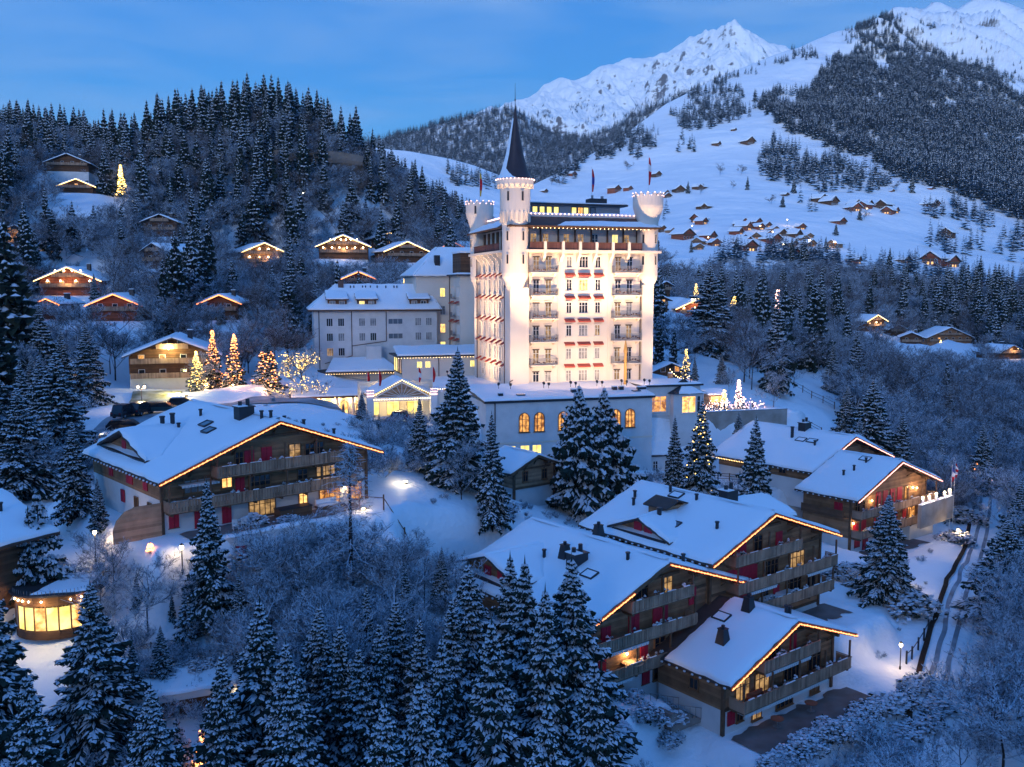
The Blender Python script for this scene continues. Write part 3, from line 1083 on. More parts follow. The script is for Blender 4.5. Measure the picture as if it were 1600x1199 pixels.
def tower(cx, cy, prof, name, slits, label=None, lights=None, rim=None, n=28):
    b = mb('plaster_cream')
    b.lathe(prof, n, cx, cy)
    t = b.build(name, pal, smooth=False)
    if label:
        t['label'] = label
    m_ = shared('slit', lambda: mb('metal_dark').box(-.16, .16, -.05, .05, 0, 1.25).use('stone_trim').box(-.24, -.163, -.09, .05, -.06, 1.33).box(.163, .24, -.09, .05, -.06, 1.33).box(-.16, .16, -.09, .05, 1.253, 1.33).mesh('slit_window'))
    for ang, r, z in slits:
        a = R(ang)
        put('slit_window', m_, t, (cx + (r + .01) * math.cos(a), cy + (r + .01) * math.sin(a), z), a + math.pi / 2)
    if rim:
        r, z, h_ = rim
        c = mb('plaster_cream')
        for i in range(n // 2):
            a = 2 * math.pi * (i + .5) / (n / 2)
            c.M = Matrix.Translation((cx + r * math.cos(a), cy + r * math.sin(a), z)) @ Matrix.Rotation(a, 4, 'Z')
            c.box(-.14, .14, -r * .12, r * .12, 0, h_)
        put('battlement', c.mesh('battlement'), t)
        bulbs([(cx + (r + .16) * math.cos(a), cy + (r + .16) * math.sin(a), z + (h_ + .08 if i % 2 else .08)) for i, a in enumerate(np.linspace(0, 2 * math.pi, n, endpoint=False))], 'bulb_pink', .07, t)
        d = mb('roof_snow').lathe([(r - .12, z - .02), (r - .3, z + .06), (0.02, z + .12)], 20, cx, cy)
        d.build('snow_cover', t, True)
    return t


# main tower: square pilaster, corbelled drum, lantern storey and spire
mcx, mcy = .12, .15
b = mb('plaster_cream').box(-.9, 1.85, -.9, 1.9, -2.5, 13.6)
b.use('stone_trim')
b.build('tower_shaft', pal)
vis = -90 - HYAW   # towards the viewer
t = tower(mcx, mcy, [(1.15, 13.2), (1.35, 13.9), (1.45, 14.4), (1.8, 15.1), (1.86, 15.6), (1.84, 22.2), (1.9, 22.35), (2.0, 23.2), (2.12, 24.2), (2.12, 27.2), (2.25, 27.4), (2.55, 27.75), (2.62, 28.5), (2.3, 28.55)], 'corner_tower',
          [(vis - 34, 1.84, 20.1), (vis + 36, 1.84, 20.1), (vis - 34, 1.84, 16.9), (vis + 36, 1.84, 16.9), (vis - 26, 2.12, 25.5), (vis + 28, 2.12, 25.5)], 'floodlit round tower under a dark pointed spire')
c = mb('stone_trim')
for i in range(20):
    a = 2 * math.pi * i / 20
    c.M = Matrix.Translation((mcx + 2.06 * math.cos(a), mcy + 2.06 * math.sin(a), 0)) @ Matrix.Rotation(a, 4, 'Z')
    c.box(-.2, .12, -.11, .11, 22.6, 24.0)
    c.box(.05, .5, -.1, .1, 27.3, 27.9)
c.build('corbel', t)['kind'] = 'stuff'
sp = mb('spire_tin').lathe([(2.55, 28.5), (2.2, 28.75), (1.75, 29.9), (1.15, 32.0), (.6, 34.8), (.22, 37.2), (.07, 38.4), (.02, 39.0)], 28, mcx, mcy).build('spire', t, True)
mb('metal_dark').bar((mcx, mcy, 38.4), (mcx, mcy, 41.6), .06, 6, .015).octa((mcx, mcy, 39.3), .16).build('finial', sp)
b = mb('roof_snow')
prof = [(2.5, 28.55), (2.24, 28.8), (1.79, 29.9), (1.19, 32.0), (.64, 34.8), (.3, 36.8)]
vs, fs = [], []
na = 9
rr = random.Random(3)
for k, (r_, z_) in enumerate(prof):
    for i in range(na):
        a = R(140 + (i / (na - 1)) * (66 if k > 1 else 120 - 20 * k) + rr.uniform(-5, 5))
        o_ = .10 * math.sin(math.pi * i / (na - 1)) + .012
        vs.append((mcx + (r_ + o_) * math.cos(a), mcy + (r_ + o_) * math.sin(a), z_))
for k in range(len(prof) - 1):
    for i in range(na - 1):
        fs.append((k * na + i, k * na + i + 1, (k + 1) * na + i + 1, (k + 1) * na + i))
b.add(vs, fs).build('spire_snow', sp, True)
bulbs([(mcx + 2.68 * math.cos(a), mcy + 2.68 * math.sin(a), 28.45) for a in np.linspace(0, 2 * math.pi, 30, endpoint=False)], 'bulb_pink', .07, t)
b = mb('plaster_cream').box(19.35, 21.15, -.45, 1.4, -2.5, 14.0).build('tower_shaft', pal)
small = lambda dz=0: [(.85, 13.0), (1.0, 13.7), (1.1, 14.1), (1.45, 14.8), (1.53, 15.3), (1.53, 23.0), (1.6, 23.3), (1.9, 24.2), (2.15, 25.0), (2.22, 25.4), (2.22, 26.75), (2.0, 26.8)]
tower(20.45, .45, small(), 'corner_tower', [(vis - 30, 1.53, 20.0), (vis - 30, 1.53, 16.9), (vis + 40, 1.53, 20.0), (vis + 40, 1.53, 16.9)], 'slim round tower with lit battlements on the east corner', rim=(2.1, 26.75, .42))
b = mb('plaster_cream').box(-.45, 1.4, 19.2, 21.2, -2.5, 14.0).build('tower_shaft', pal)
tower(.35, 20.6, small(), 'corner_tower', [(vis - 60, 1.53, 20.0), (vis - 60, 1.53, 16.9), (vis - 15, 2.22, 25.2)], 'slim round tower with lit battlements on the west corner', rim=(2.1, 26.75, .42))
b = mb('plaster_cream').box(19.35, 21.15, 19.2, 21.2, -2.5, 14.0).build('tower_shaft', pal)
tower(20.45, 20.6, small(), 'corner_tower', [], None, rim=(2.1, 26.75, .42))
# windows, front
ztop = [18.05, 14.8, 11.55, 8.27, 4.95, 1.78]
cols = [(3.15, .95, 2), (4.97, .95, 2), (8.1, .85, 2), (10.3, 1.4, 3), (12.5, .85, 2), (15.62, .95, 2), (17.43, .95, 2)]
for k, zt in enumerate(ztop):
    for j, (s, w_, mu) in enumerate(cols):
        bal = j in (0, 1, 5, 6)
        h_ = 2.15 if bal and k < 5 else 1.62
        pn = rnd.choice(['glass_dark', 'glass_dark', 'glass_dark', 'glass_blind', 'lit_dim'])
        if k in (4, 5) and j in (2, 3, 4):
            pn = 'glass_blind'
        if k == 3 and j == 3:
            pn = 'glass_blind'
        if (k, j) in ((1, 3),):
            pn = 'lit_warm'
        if (k, j) in ((2, 1), (4, 0), (4, 1), (0, 0), (0, 1)):
            pn = 'lit_dim'
        window(pal, s, 0, zt - h_, w_, h_, pn, mull=mu, bars=1, trim='stone_trim')
        if j in (0, 1, 5, 6):
            put('blind_box', shared('bb', lambda: mb('roof_brown').box(-.5, .5, -.16, -.02, 0, .18).mesh('blind_box')), pal, (s, 0, zt - .2))
for s, m in zip((3.15, 4.97, 8.1, 10.3, 12.5, 15.62, 17.43), ('lit_dim', 'lit_dim', 'lit_dim', 'lit_dim', 'glass_dark', 'lit_yellow', 'lit_dim')):
    window(pal, s, 1.3, 19.0, 1.0, 2.3, m, mull=2, bars=1, sill=False)
# awnings
for (a, c) in ((7.4, 8.95), (9.42, 11.35), (11.85, 13.35)):
    me = mb('awning_red').prism([(0, .52), (-.55, .18), (-.55, 0), (-.5, 0), (-.5, .14), (0, .44)], -(c - a) / 2, (c - a) / 2, 'x').mesh('awning')
    for zt in ztop[1:]:
        put('awning', me, pal, ((a + c) / 2, -.003, zt + .38))
# balconies
for s0, s1 in ((2.05, 6.2), (14.65, 19.1)):
    b = mb('stone_trim').box(s0, s1, -1.15, -.002, -.16, 0)
    b.prism([(-1.0, -.163), (-.003, -.163), (-.003, -.6)], s0 + .3, s0 + .55, 'x').prism([(-1.0, -.163), (-.003, -.163), (-.003, -.6)], s1 - .55, s1 - .3, 'x')
    b.use('metal_grey').box(s0, s1, -1.12, -1.07, .92, .98).box(s0, s0 + .05, -1.07, 0, .92, .98).box(s1 - .05, s1, -1.07, 0, .92, .98)
    for x in np.arange(s0 + .05, s1, .155):
        b.box(x - .02, x + .02, -1.11, -1.08, 0, .92)
    for y in np.arange(-1.0, 0, .155):
        b.box(s0 + .01, s0 + .04, y - .02, y + .02, 0, .92).box(s1 - .04, s1 - .01, y - .02, y + .02, 0, .92)
    fl = mb('copper')
    for x in np.arange(s0 + .4, s1 - .3, .3):
        fl.octa((x + rnd.uniform(-.1, .1), -1.15 + rnd.uniform(-.05, .08), .42 + rnd.uniform(-.15, .15)), rnd.uniform(.10, .2))
    me, mf = b.mesh('balcony'), fl.mesh('balcony_flowers')
    for zt in ztop[:5]:
        o = put('balcony', me, pal, (0, 0, zt - 2.3))
        put('balcony_flowers', mf, o)
# west face
wt = [18.9, 16.1, 13.0, 10.1, 7.25, 4.3]
aw = mb('awning_red').prism([(0, .55), (-.75, .1), (-.75, 0), (-.7, 0), (-.7, .06), (0, .45)], -.6, .6, 'y').mesh('awning')
shut = mb('stone_trim').box(-.12, 0, -.05, .5, 0, 2.1).mesh('shutter')
for k, zt in enumerate(ztop):
    for j, t_ in enumerate(wt):
        window(pal, -.003, t_, zt - 2.1, 1.1, 2.1, 'glass_blind' if (k + j) % 3 else 'glass_dark', rot=-math.pi / 2, mull=2, bars=1, trim='stone_trim')
        put('shutter', shut, pal, (-.003, t_ - 1.15, zt - 2.1))
        if k:
            put('awning', aw, pal, (-.003, t_, zt + .38))
window(pal, -.003, 17.2, -.1, 1.6, 1.0, 'glass_dark', rot=-math.pi / 2, sill=False)
# downpipes
b = mb('copper').bar((1.98, -.1, 21.9), (1.98, -.1, 2.0), .07).bar((1.98, -.1, 2.0), (-1.0, -1.0, .4), .07).bar((-1.0, -1.0, .4), (-1.0, -1.0, -.6), .07).bar((19.2, -.1, 22), (19.2, -.1, -.5), .07).bar((-.95, 1.95, 14), (-.95, 1.95, -.2), .07).bar((-.55, 19.1, 18.5), (-.55, 19.1, -1), .07)
b.build('downpipe', pal)

# dining wing in front (its roof starts at the palace foot)
an = thing('dining_wing', hot(-6.9, -10), HYAW, 'long white dining wing with arched lit windows below the palace', 'building', None, HS)
AW = 23.6
b = mb('plaster_white').box(0, AW, 0, 10.2, -13, -1.35)
b.use('stone_trim').box(-.05, AW + .05, -.07, 0, -6.85, -6.6)
b.build('wall', an)
b = mb('metal_dark').add([(-.3, -.35, -1.35), (AW + .3, -.35, -1.35), (AW + .3, 10.6, -.45), (-.3, 10.6, -.45), (-.3, -.35, -1.05), (AW + .3, -.35, -1.05), (AW + .3, 10.6, -.15), (-.3, 10.6, -.15)],
                         [(3, 2, 1, 0), (4, 5, 6, 7), (0, 1, 5, 4), (1, 2, 6, 5), (2, 3, 7, 6), (3, 0, 4, 7)])
ro = b.build('roof', an)
b = mb('roof_snow')
snow_sheet(b, [(-.28, -.33, -1.05), (AW + .28, -.33, -1.05), (AW + .28, 10.5, -.16), (-.28, 10.5, -.16)], .28, 30, 10, 9, .04)
b.build('roof_snow', ro)
vent = mb('metal_dark').box(-.3, .3, -.3, .3, -.1, .42).use('roof_snow').box(-.33, .33, -.33, .33, .423, .55).mesh('roof_vent')
for x, y in ((2.4, 1.5), (13.0, 2.5), (19.4, 3.4), (20.4, 3.4), (22.8, 2.6), (23.4, 2.6)):
    put('roof_vent', vent, an, (x, y, -.98 + y * .083 + .2))
sk = mb('glass_sky').box(-.55, .55, -.4, .4, 0, .4).mesh('skylight')
for x in (5.2, 21.9):
    put('skylight', sk, an, (x, 1.6, -.85))
for x in (5.2, 7.3, 10.65, 13.0, 18.2, 20.3):
    window(an, x, -.003, -5.35, 1.45, 2.6, 'lit_orange', arch=True, mull=3, bars=2, frame='frame_wood', trim=None, fw=.09)
for x in (5.3, 6.95, 3.4):
    window(an, x, -.003, -8.35, 1.3, 1.3, 'lit_yellow', mull=2, bars=0)
mb('copper').bar((1.2, -.12, -1.2), (1.2, -.12, -12.5), .08).build('downpipe', an)
b = mb('plaster_white').box(AW - .003, AW + 8, 4.5, 9.5, -13, -.25)

# veranda wing to the east with a glazed bay
ve = thing('veranda_wing', hot(16.9, -6), HYAW, 'white veranda wing with big lit windows and a hipped bay beside the terrace', 'building', None, HS)
b = mb('plaster_white').box(0, 9.2, 0, 6, -13, -.35)
b.box(4.4, 9.0, -1.2, 0, -13, -1.35)
b.use('plaster_grey').box(-.0, 9.25, -.06, 0, -4.75, -4.5)
b.build('wall', ve)
b = mb('metal_dark').box(-.1, 9.5, -.4, 6.2, -.35, -.12)
ro = b.build('roof', ve)
b = mb('roof_snow')
snow_sheet(b, [(0, -.35, -.12), (9.4, -.35, -.12), (9.4, 6.1, -.1), (0, 6.1, -.1)], .22, 12, 8, 2)
b.build('roof_snow', ro)
bc, bz = (6.7, -.6), -1.35
b = mb('slate')
q = [(4.0, -1.75, bz), (9.4, -1.75, bz), (9.4, 1.2, bz), (4.0, 1.2, bz)]
ap = (6.7, .2, .75)
ap2 = (6.9, .2, .75)
b.add(q + [(5.9, .0, -.35), (7.6, .0, -.35), ap], [(0, 1, 5, 4), (1, 2, 5), (3, 0, 4), (4, 5, 6), (5, 2, 6), (3, 4, 6), (2, 3, 6), (3, 2, 1, 0)])
br = b.build('bay_roof', ve)
b = mb('roof_snow')
snow_sheet(b, [(4.9, -1.7, bz), (9.3, -1.7, bz), (7.6, -.1, -.40), (6.1, -.1, -.40)], .12, 8, 4, 4, .03)
b.build('roof_snow', br)
window(ve, 2.4, -.003, -4.0, 2.9, 2.3, 'lit_orange', mull=3, bars=1)
window(ve, 6.75, -1.203, -4.1, 2.2, 2.4, 'lit_warm', mull=2, bars=1)
for x in (2.6, 4.0):
    window(ve, x, -.003, -6.7, 1.15, 1.35, 'lit_yellow', mull=2, bars=0)
window(ve, 8.3, -1.203, -4.1, .6, 2.4, 'glass_dark', mull=1, bars=1)
b = mb('slate').add([(0, -3.2, -9.6), (5.2, -3.2, -9.6), (5.2, -.003, -7.7), (0, -.003, -7.7), (0, -3.2, -9.8), (5.2, -3.2, -9.8)], [(0, 1, 2, 3), (0, 4, 5, 1)])
b.use('plaster_white').box(0, 5.0, -2.9, -.003, -13, -9.82)
lt = b.build('lean_to', ve)
b = mb('roof_snow')
snow_sheet(b, [(.1, -3.15, -9.58), (5.1, -3.15, -9.58), (5.1, -.5, -8.0), (.1, -.5, -8.0)], .2, 8, 6, 8)
b.build('roof_snow', lt)
for x in (.9, 2.7):
    window(lt, x, -2.903, -12.1, .8, 1.7, 'glass_dark', mull=2, bars=1)

# terrace wall and what stands on it
tw = thing('terrace_wall', hot(26.2, -6.2), HYAW, 'tall stained concrete retaining wall below the christmas terrace', 'wall', None, HS)
mb('concrete').box(0, 14.2, 0, .45, -14, -4.35).build('wall', tw)
mb('metal_grey').box(-.03, 14.25, -.06, .5, -4.347, -4.25).build('coping', tw)
b = mb('roof_snow')
snow_sheet(b, [(0, -.03, -4.25), (14.2, -.03, -4.25), (14.2, .47, -4.25), (0, .47, -4.25)], .1, 14, 3, 2, .02)
b.build('snow_cover', tw)

# palace side wing behind, on the west
rw = thing('rear_wing', pY(704, 600, 196), HYAW, 'dim cream rear wing of the palace under a steep snowy roof', 'building')
z0 = rw.location.z
ez = pY(704, 432, 196).z - z0
b = mb('plaster_cream').box(-7.2, 0, 0, 14, -3, ez).box(-.0, 16, -9, 14, -3, ez)
b.build('wall', rw)
rz = pY(704, 387, 202).z - z0
b = mb('slate')
e = [(-8.0, -.9, ez), (.2, -.9, ez), (17, -.9, ez), (17, 15, ez), (-8.0, 15, ez)]
b.add([(-8.0, -.9, ez), (17, -.9, ez), (17, 15, ez), (-8.0, 15, ez), (-1.2, 6.5, rz), (17, 6.5, rz)], [(0, 1, 5, 4), (1, 2, 5), (2, 3, 4, 5), (3, 0, 4), (3, 2, 1, 0)])
b.box(-.9, 16.5, -9.9, -.903, ez, ez + .3)
ro = b.build('roof', rw)
b = mb('roof_snow')
snow_sheet(b, [(-7.9, -.85, ez), (16.9, -.85, ez), (16.9, 6.4, rz), (-1.2, 6.4, rz)], .3, 20, 10, 2)
snow_sheet(b, [(-7.9, 14.9, ez), (-7.9, -.85, ez), (-1.25, 6.4, rz), (-1.25, 6.6, rz)], .3, 10, 10, 2)
snow_sheet(b, [(-.9, -9.85, ez + .3), (16, -9.85, ez + .3), (16, -1, ez + .3), (-.9, -1, ez + .3)], .3, 10, 10, 2)
b.build('roof_snow', ro)
mb('wood_dark').box(.4, 12, -8.2, -.95, ez + .3, ez + 4.6).use('roof_snow').box(.2, 12.2, -8.4, -.95, ez + 4.603, ez + 5).build('attic_storey', rw)
mb('metal_dark').box(-2.9, -1.8, 1.2, 2.4, ez + .8, ez + 4.4).build('chimney', rw)
for k, m in enumerate(('lit_yellow', 'glass_blind', 'lit_warm', 'lit_yellow')):
    window(rw, -1.6, -.003, ez - 4.3 - k * 3.75, 1.15, 1.9, m, trim='stone_trim')
    for t_ in (-2.0, -3.5, -6.6, -8.0):
        window(rw, -.003, t_, ez - 4.3 - k * 3.75, .8, 2.0, 'glass_blind', rot=-math.pi / 2, trim='stone_trim')
        if k:
            put('awning', aw, rw, (-.003, t_, ez - 1.9 - k * 3.75))
    put('balcony', shared('rwb', lambda: mb('rail_iron').box(-.9, 0, -5.9, -4.2, 0, .12).box(-.9, -.85, -5.9, -4.2, .12, 1.0).mesh('balcony')), rw, (-.003, 0, ez - 4.6 - k * 3.75))
mb('copper').bar((-.1, -.1, ez), (-.1, -.1, -2), .09).build('downpipe', rw)

# white west wing with hipped snow roof
lw = thing('west_wing', pY(490, 485, 187), 14, 'long white four storey wing with a hipped snowy roof and dormers', 'building')
LW, LD = 25.0, 11.0
b = mb('plaster_white').box(0, LW, 0, LD, -16, 0)
b.box(10.2, 13.2, -2.4, 0, -16, -7.3)
b.build('wall', lw)
b = mb('roof_brown')
q = [(-1.1, -1.0, 0), (LW + .8, -1.0, 0), (LW + .8, LD + 1, 0), (-1.1, LD + 1, 0)]
rg = [(5.0, LD / 2, 5.2), (LW - 1.5, LD / 2, 5.2)]
b.add(q + rg, [(0, 1, 5, 4), (1, 2, 5), (2, 3, 4, 5), (3, 0, 4), (3, 2, 1, 0)])
b.use('wood_dark').box(-1.15, LW + .85, -1.06, -1.003, -.25, .06)
ro = b.build('roof', lw)
b = mb('roof_snow')
snow_sheet(b, [(-1.0, -.95, 0), (LW + .75, -.95, 0), (LW - 1.5, LD / 2, 5.2), (5.0, LD / 2, 5.2)], .28, 26, 12, 2)
snow_sheet(b, [(-1.0, LD + .9, 0), (-1.0, -.95, 0), (5.0, LD / 2 - .05, 5.2), (5.0, LD / 2 + .05, 5.2)], .28, 10, 10, 2)
snow_sheet(b, [(LW + .75, -.95, 0), (LW + .75, LD + .9, 0), (LW - 1.5, LD / 2 + .05, 5.2), (LW - 1.5, LD / 2 - .05, 5.2)], .28, 10, 10, 2)
b.build('roof_snow', ro)
for x0, x1, ms in ((2.8, 6.6, ('glass_blind', 'glass_blind')), (8.7, 12.5, ('lit_yellow', 'glass_blind')), (19.4, 23.3, ('glass_blind', 'glass_dark'))):
    b = mb('wood_dark').box(x0, x1, .1, 3.6, .2, 2.1)
    b.add([(x0 - .4, -.5, 2.2), (x1 + .4, -.5, 2.2), (x1 + .4, 4.2, 3.9), (x0 - .4, 4.2, 3.9), (x0 - .4, -.5, 2.0), (x1 + .4, -.5, 2.0), (x1 + .4, 4.2, 3.7), (x0 - .4, 4.2, 3.7)], [(0, 1, 2, 3), (0, 4, 5, 1), (1, 5, 6, 2), (3, 7, 4, 0), (7, 6, 5, 4)])
    d = b.build('dormer', ro)
    c = mb('roof_snow')
    snow_sheet(c, [(x0 - .35, -.45, 2.2), (x1 + .35, -.45, 2.2), (x1 + .35, 4.2, 3.9), (x0 - .35, 4.2, 3.9)], .25, 8, 6, 3)
    put('dormer_snow', c.mesh('dormer_snow'), lw)
    for k, m in enumerate(ms):
        window(lw, x0 + .95 + k * 1.9, .097, .75, 1.15, 1.1, m, mull=2, bars=0)
for x, m in ((3.1, 'glass_dark'), (5.4, 'glass_dark'), (9.6, 'glass_blind'), (11.85, 'glass_blind'), (21.1, 'glass_blind'), (23.3, 'glass_blind')):
    for k in range(3):
        if k == 2 and x > 6:
            continue
        pm = m if k != 1 else rnd.choice(['glass_blind', 'glass_dark'])
        if k == 2 and x < 4:
            pm = 'lit_dim'
        window(lw, x, -.003, -3.3 - k * 3.0, 1.3, 1.65, pm, mull=3, bars=0)
for k in range(2):
    window(lw, 16.4, -.003, -2.95 - k * 3.0, 3.0, 1.15, 'glass_sky', mull=3, bars=0, sill=False)
pipe = mb('copper').bar((1.0, -.1, 0), (1.0, -.1, -12), .08).bar((7.5, -.1, 0), (7.5, -.1, -9.3), .08).bar((14.5, -.1, 0), (14.5, -.1, -6.4), .08).bar((14.5, -.1, -6.4), (7.5, -.1, -7.3), .08).bar((7.5, -.1, -9.3), (2.0, -.1, -10.8), .08)
pipe.build('downpipe', lw)
mb('copper').box(5.2, 6.3, 4.2, 5.2, 3.5, 6.0).build('chimney', lw)
mb('copper').box(22.6, 23.6, 4.6, 5.4, 4.0, 6.0).build('chimney', lw)
for x in (7.7, 8.4, 10.2, 10.8, 11.8, 13.2, 15.0, 16.7, 17.3):
    put('vent_pipe', shared('vp', lambda: mb('metal_dark').bar((0, 0, 0), (0, 0, .75), .12, 6).mesh('vent_pipe')), lw, (x, 4.2, 4.2))

# low round-cornered building in front of it
lo = thing('low_pavilion', pY(497, 577, 180), 14, 'low cream pavilion with broad snowy roof before the west wing', 'building')
b = mb('plaster_cream').box(2.0, 15.3, 1, 7, -6, -.9)
b.build('wall', lo)
out = [(0, 1.2), (1.2, -.4), (3.0, -1.2), (15.6, -1.2), (16.9, -.2), (16.9, 2.0), (13.5, 6.8), (3.0, 6.8), (0, 4.5)]
b = mb('roof_brown').prism(out, -1.0, -.55, 'z')
ro = b.build('roof', lo)
b = mb('roof_snow')
snow_sheet(b, [(1.4, -1.0, -.55), (16.0, -1.0, -.55), (13.2, 6.6, 1.5), (3.2, 6.6, 1.5)], .3, 16, 8, 2)
b.build('roof_snow', ro)
bulbs([(x, -1.3, -.95) for x in np.arange(1.5, 16.4, .5)], 'bulb_warm', .05, lo)
window(lo, 3.0, .997, -3.4, 1.6, 1.8, 'lit_yellow', mull=2)

# glazed link building
li = thing('link_building', pY(628, 557, 173), HYAW, 'beige link building with lit corner glazing and snowy roof', 'building')
b = mb('plaster_cream').box(0, 18, 0, 9, -9, -.2)
b.build('wall', li)
b = mb('metal_dark').prism([(-1.0, -.8), (18, -.8), (18, 9), (-1.0, 9)], -.2, .1, 'z')
ro = b.build('roof', li)
b = mb('roof_snow')
snow_sheet(b, [(-.95, -.75, .1), (18, -.75, .1), (18, 8.9, 1.2), (-.2, 8.9, 1.2)], .3, 14, 8, 2)
b.build('roof_snow', ro)
for t_ in (1.2, 3.4, 5.6, 7.8):
    window(li, -.003, t_, -3.3, 1.9, 2.7, 'lit_yellow' if t_ > 4 else 'lit_dim', rot=-math.pi / 2, mull=1, bars=0, frame='metal_dark')
for x in (3.3, 4.9, 13.6, 15.6):
    window(li, x, -.003, -2.3, 1.1, 1.3, 'lit_yellow', mull=2)
mb('copper').bar((7.0, -.1, -.2), (7.0, -.1, -5), .08).build('downpipe', li)
bulbs([(x, -.9, -.3) for x in np.arange(-.8, 14, .55)], 'bulb_warm', .05, li)

# arcade and porte-cochere
ar = thing('arcade', pY(588, 617, 160), HYAW, 'low arcade with lit yellow wall and flat snowy roof', 'building')
b = mb('plaster_cream').box(-14, 0, 1.4, 5, -5, -.3)
b.use('lit_yellow')
b.build('wall', ar)
b = mb('wood_dark').box(-14.5, .4, -.3, 5.4, -.3, 0)
ro = b.build('roof', ar)
b = mb('roof_snow')
snow_sheet(b, [(-14.4, -.25, 0), (.35, -.25, 0), (.35, 5.3, .6), (-14.4, 5.3, .6)], .28, 14, 6, 2)
b.build('roof_snow', ro)
for x in (-10.8, -8.1, -5.4, -2.7):
    window(ar, x, 1.397, -3.4, 1.3, 2.4, 'lit_warm', arch=True, mull=2, bars=1, frame='frame_wood')
for x in (-13, -9.5, -6.7, -4.0, -1.2):
    put('column', shared('acol', lambda: mb('plaster_cream').bar((0, 0, -5), (0, 0, -.3), .22, 8).mesh('column')), ar, (x, .2, 0))
for x in (-9.4, -6.7, -4.0):
    point(ar, (x, .9, -.8), 120, (1, .72, .30), .15)

pc_ = thing('entrance_canopy', pY(628, 618, 150), HYAW, 'white gabled entrance canopy covered in warm lights', 'canopy')
pm_ = mb('frame_white').box(-.55, .55, -.55, .55, -4.6, .6)
for i in range(5):
    pm_.box(-.6 + i * .27, -.46 + i * .27, -.6, -.45, .6, 1.0).box(-.6 + i * .27, -.46 + i * .27, .45, .6, .6, 1.0)
pm_ = pm_.mesh('pillar')
for x in (-5.2, 5.2):
    for y in (0, 7):
        put('pillar', pm_, pc_, (x, y, 0))
b = mb('frame_white').box(-4.65, 4.65, -.3, .3, -.9, -.2).box(-5.0, -4.6, .55, 6.45, -.9, -.2).box(4.6, 5.0, .55, 6.45, -.9, -.2)
b.build('beam', pc_)
b = mb('wood_pale').prism([(-4.4, -.2), (4.4, -.2), (0, 2.1)], .1, .3, 'y')
b.use('frame_white').prism([(-4.6, -.2), (-4.2, -.2), (0, 2.0), (0, 2.3)], -.1, .4, 'y').prism([(4.2, -.2), (4.6, -.2), (0, 2.3), (0, 2.0)], -.1, .4, 'y')
for a in np.linspace(-3.2, 3.2, 9):
    b.bar((a * .12, .0, -.15), (a, .0, 1.95 - abs(a) * .5 - .1), .05, 5)
b.build('gable', pc_)
b = mb('roof_brown').prism([(-5.4, -.35), (0, 2.35), (0, 2.55), (-5.4, -.1)], -.2, 8, 'y').prism([(0, 2.35), (5.4, -.35), (5.4, -.1), (0, 2.55)], -.2, 8, 'y')
ro = b.build('roof', pc_)
b = mb('roof_snow')
snow_sheet(b, [(-5.35, -.15, -.08), (-5.35, 7.9, -.08), (0, 7.9, 2.55), (0, -.15, 2.55)], .22, 8, 8, 2)
snow_sheet(b, [(0, -.15, 2.55), (0, 7.9, 2.55), (5.35, 7.9, -.08), (5.35, -.15, -.08)], .22, 8, 8, 2)
b.build('roof_snow', ro)
bulbs(line((-5.2, -.28, -.15), (0, -.28, 2.5), .35) + line((0, -.28, 2.5), (5.2, -.28, -.15), .35) + line((-4.6, -.36, -.55), (4.6, -.36, -.55), .4), 'bulb_warm', .07, pc_)
bulbs([(x + sx, -.65, z) for x in (-5.2, 5.2) for sx in (-.5, -.25, 0, .25, .5) for z in (.1, .55, 1.0)], 'bulb_pink', .07, pc_)
for y in (1.5, 4, 6):
    point(pc_, (0, y, -.9), 260, (1, .74, .34), .2)
b = mb('plaster_cream').box(-6, 7, 9, 9.4, -4.6, 1.5)
b.build('rear_wall', pc_)
for x in (-3.5, 0, 3.5):
    window(pc_, x, 8.997, -4.4, 2.2, 3.0, 'lit_yellow', mull=2, bars=1, frame='frame_wood', sill=False)
# wall between canopy and palace
pw = thing('gate_house', pY(683, 612, 152), HYAW, 'pale crenellated gatehouse edged with lights beside the entrance canopy', 'building')
b = mb('plaster_cream').box(0, 8.5, 0, 5, -6, -.2)
for i in range(9):
    b.box(.1 + i * .95, .6 + i * .95, -.05, .4, -.2, .35)
b.build('wall', pw)
b = mb('roof_snow')
snow_sheet(b, [(0, .45, -.2), (8.5, .45, -.2), (8.5, 5, -.2), (0, 5, -.2)], .25, 8, 5, 2)
b.build('roof_snow', pw)
bulbs([(x, -.1, .42) for x in np.arange(.1, 8.6, .4)], 'bulb_warm', .06, pw)

# flags
flag(hot(.35, 20.6, 26.8), 6.0, ['flag_yellow', 'flag_red', 'flag_red', 'flag_yellow'], 'limp red and yellow flag on the west tower of the palace', 4.4)
flag(hot(20.45, .45, 26.8), 6.6, ['flag_red', 'flag_white', 'flag_red', 'flag_red'], 'limp red flag on the east tower of the palace', 4.6)
flag(hot(14.6, 8.0, 27.4), 4.8, ['flag_red', 'flag_blue', 'flag_red'], 'limp red flag beside the box on the palace roof', 4.0)
for u_, v_, Y_, lab in ((574, 612, 158, 'limp red flag on the arcade roof'), (592, 612, 149, 'limp red flag on the left pillar of the entrance canopy'), (654, 606, 156, 'red and white flag behind the gable of the entrance canopy'), (676, 606, 152, 'limp dark red flag on the gatehouse by the entrance canopy')):
    flag(pY(u_, v_, Y_), 3.6, ['flag_red', 'flag_white', 'flag_red'] if u_ == 654 else ['flag_red', 'flag_red'], lab, 2.6, r=.04)

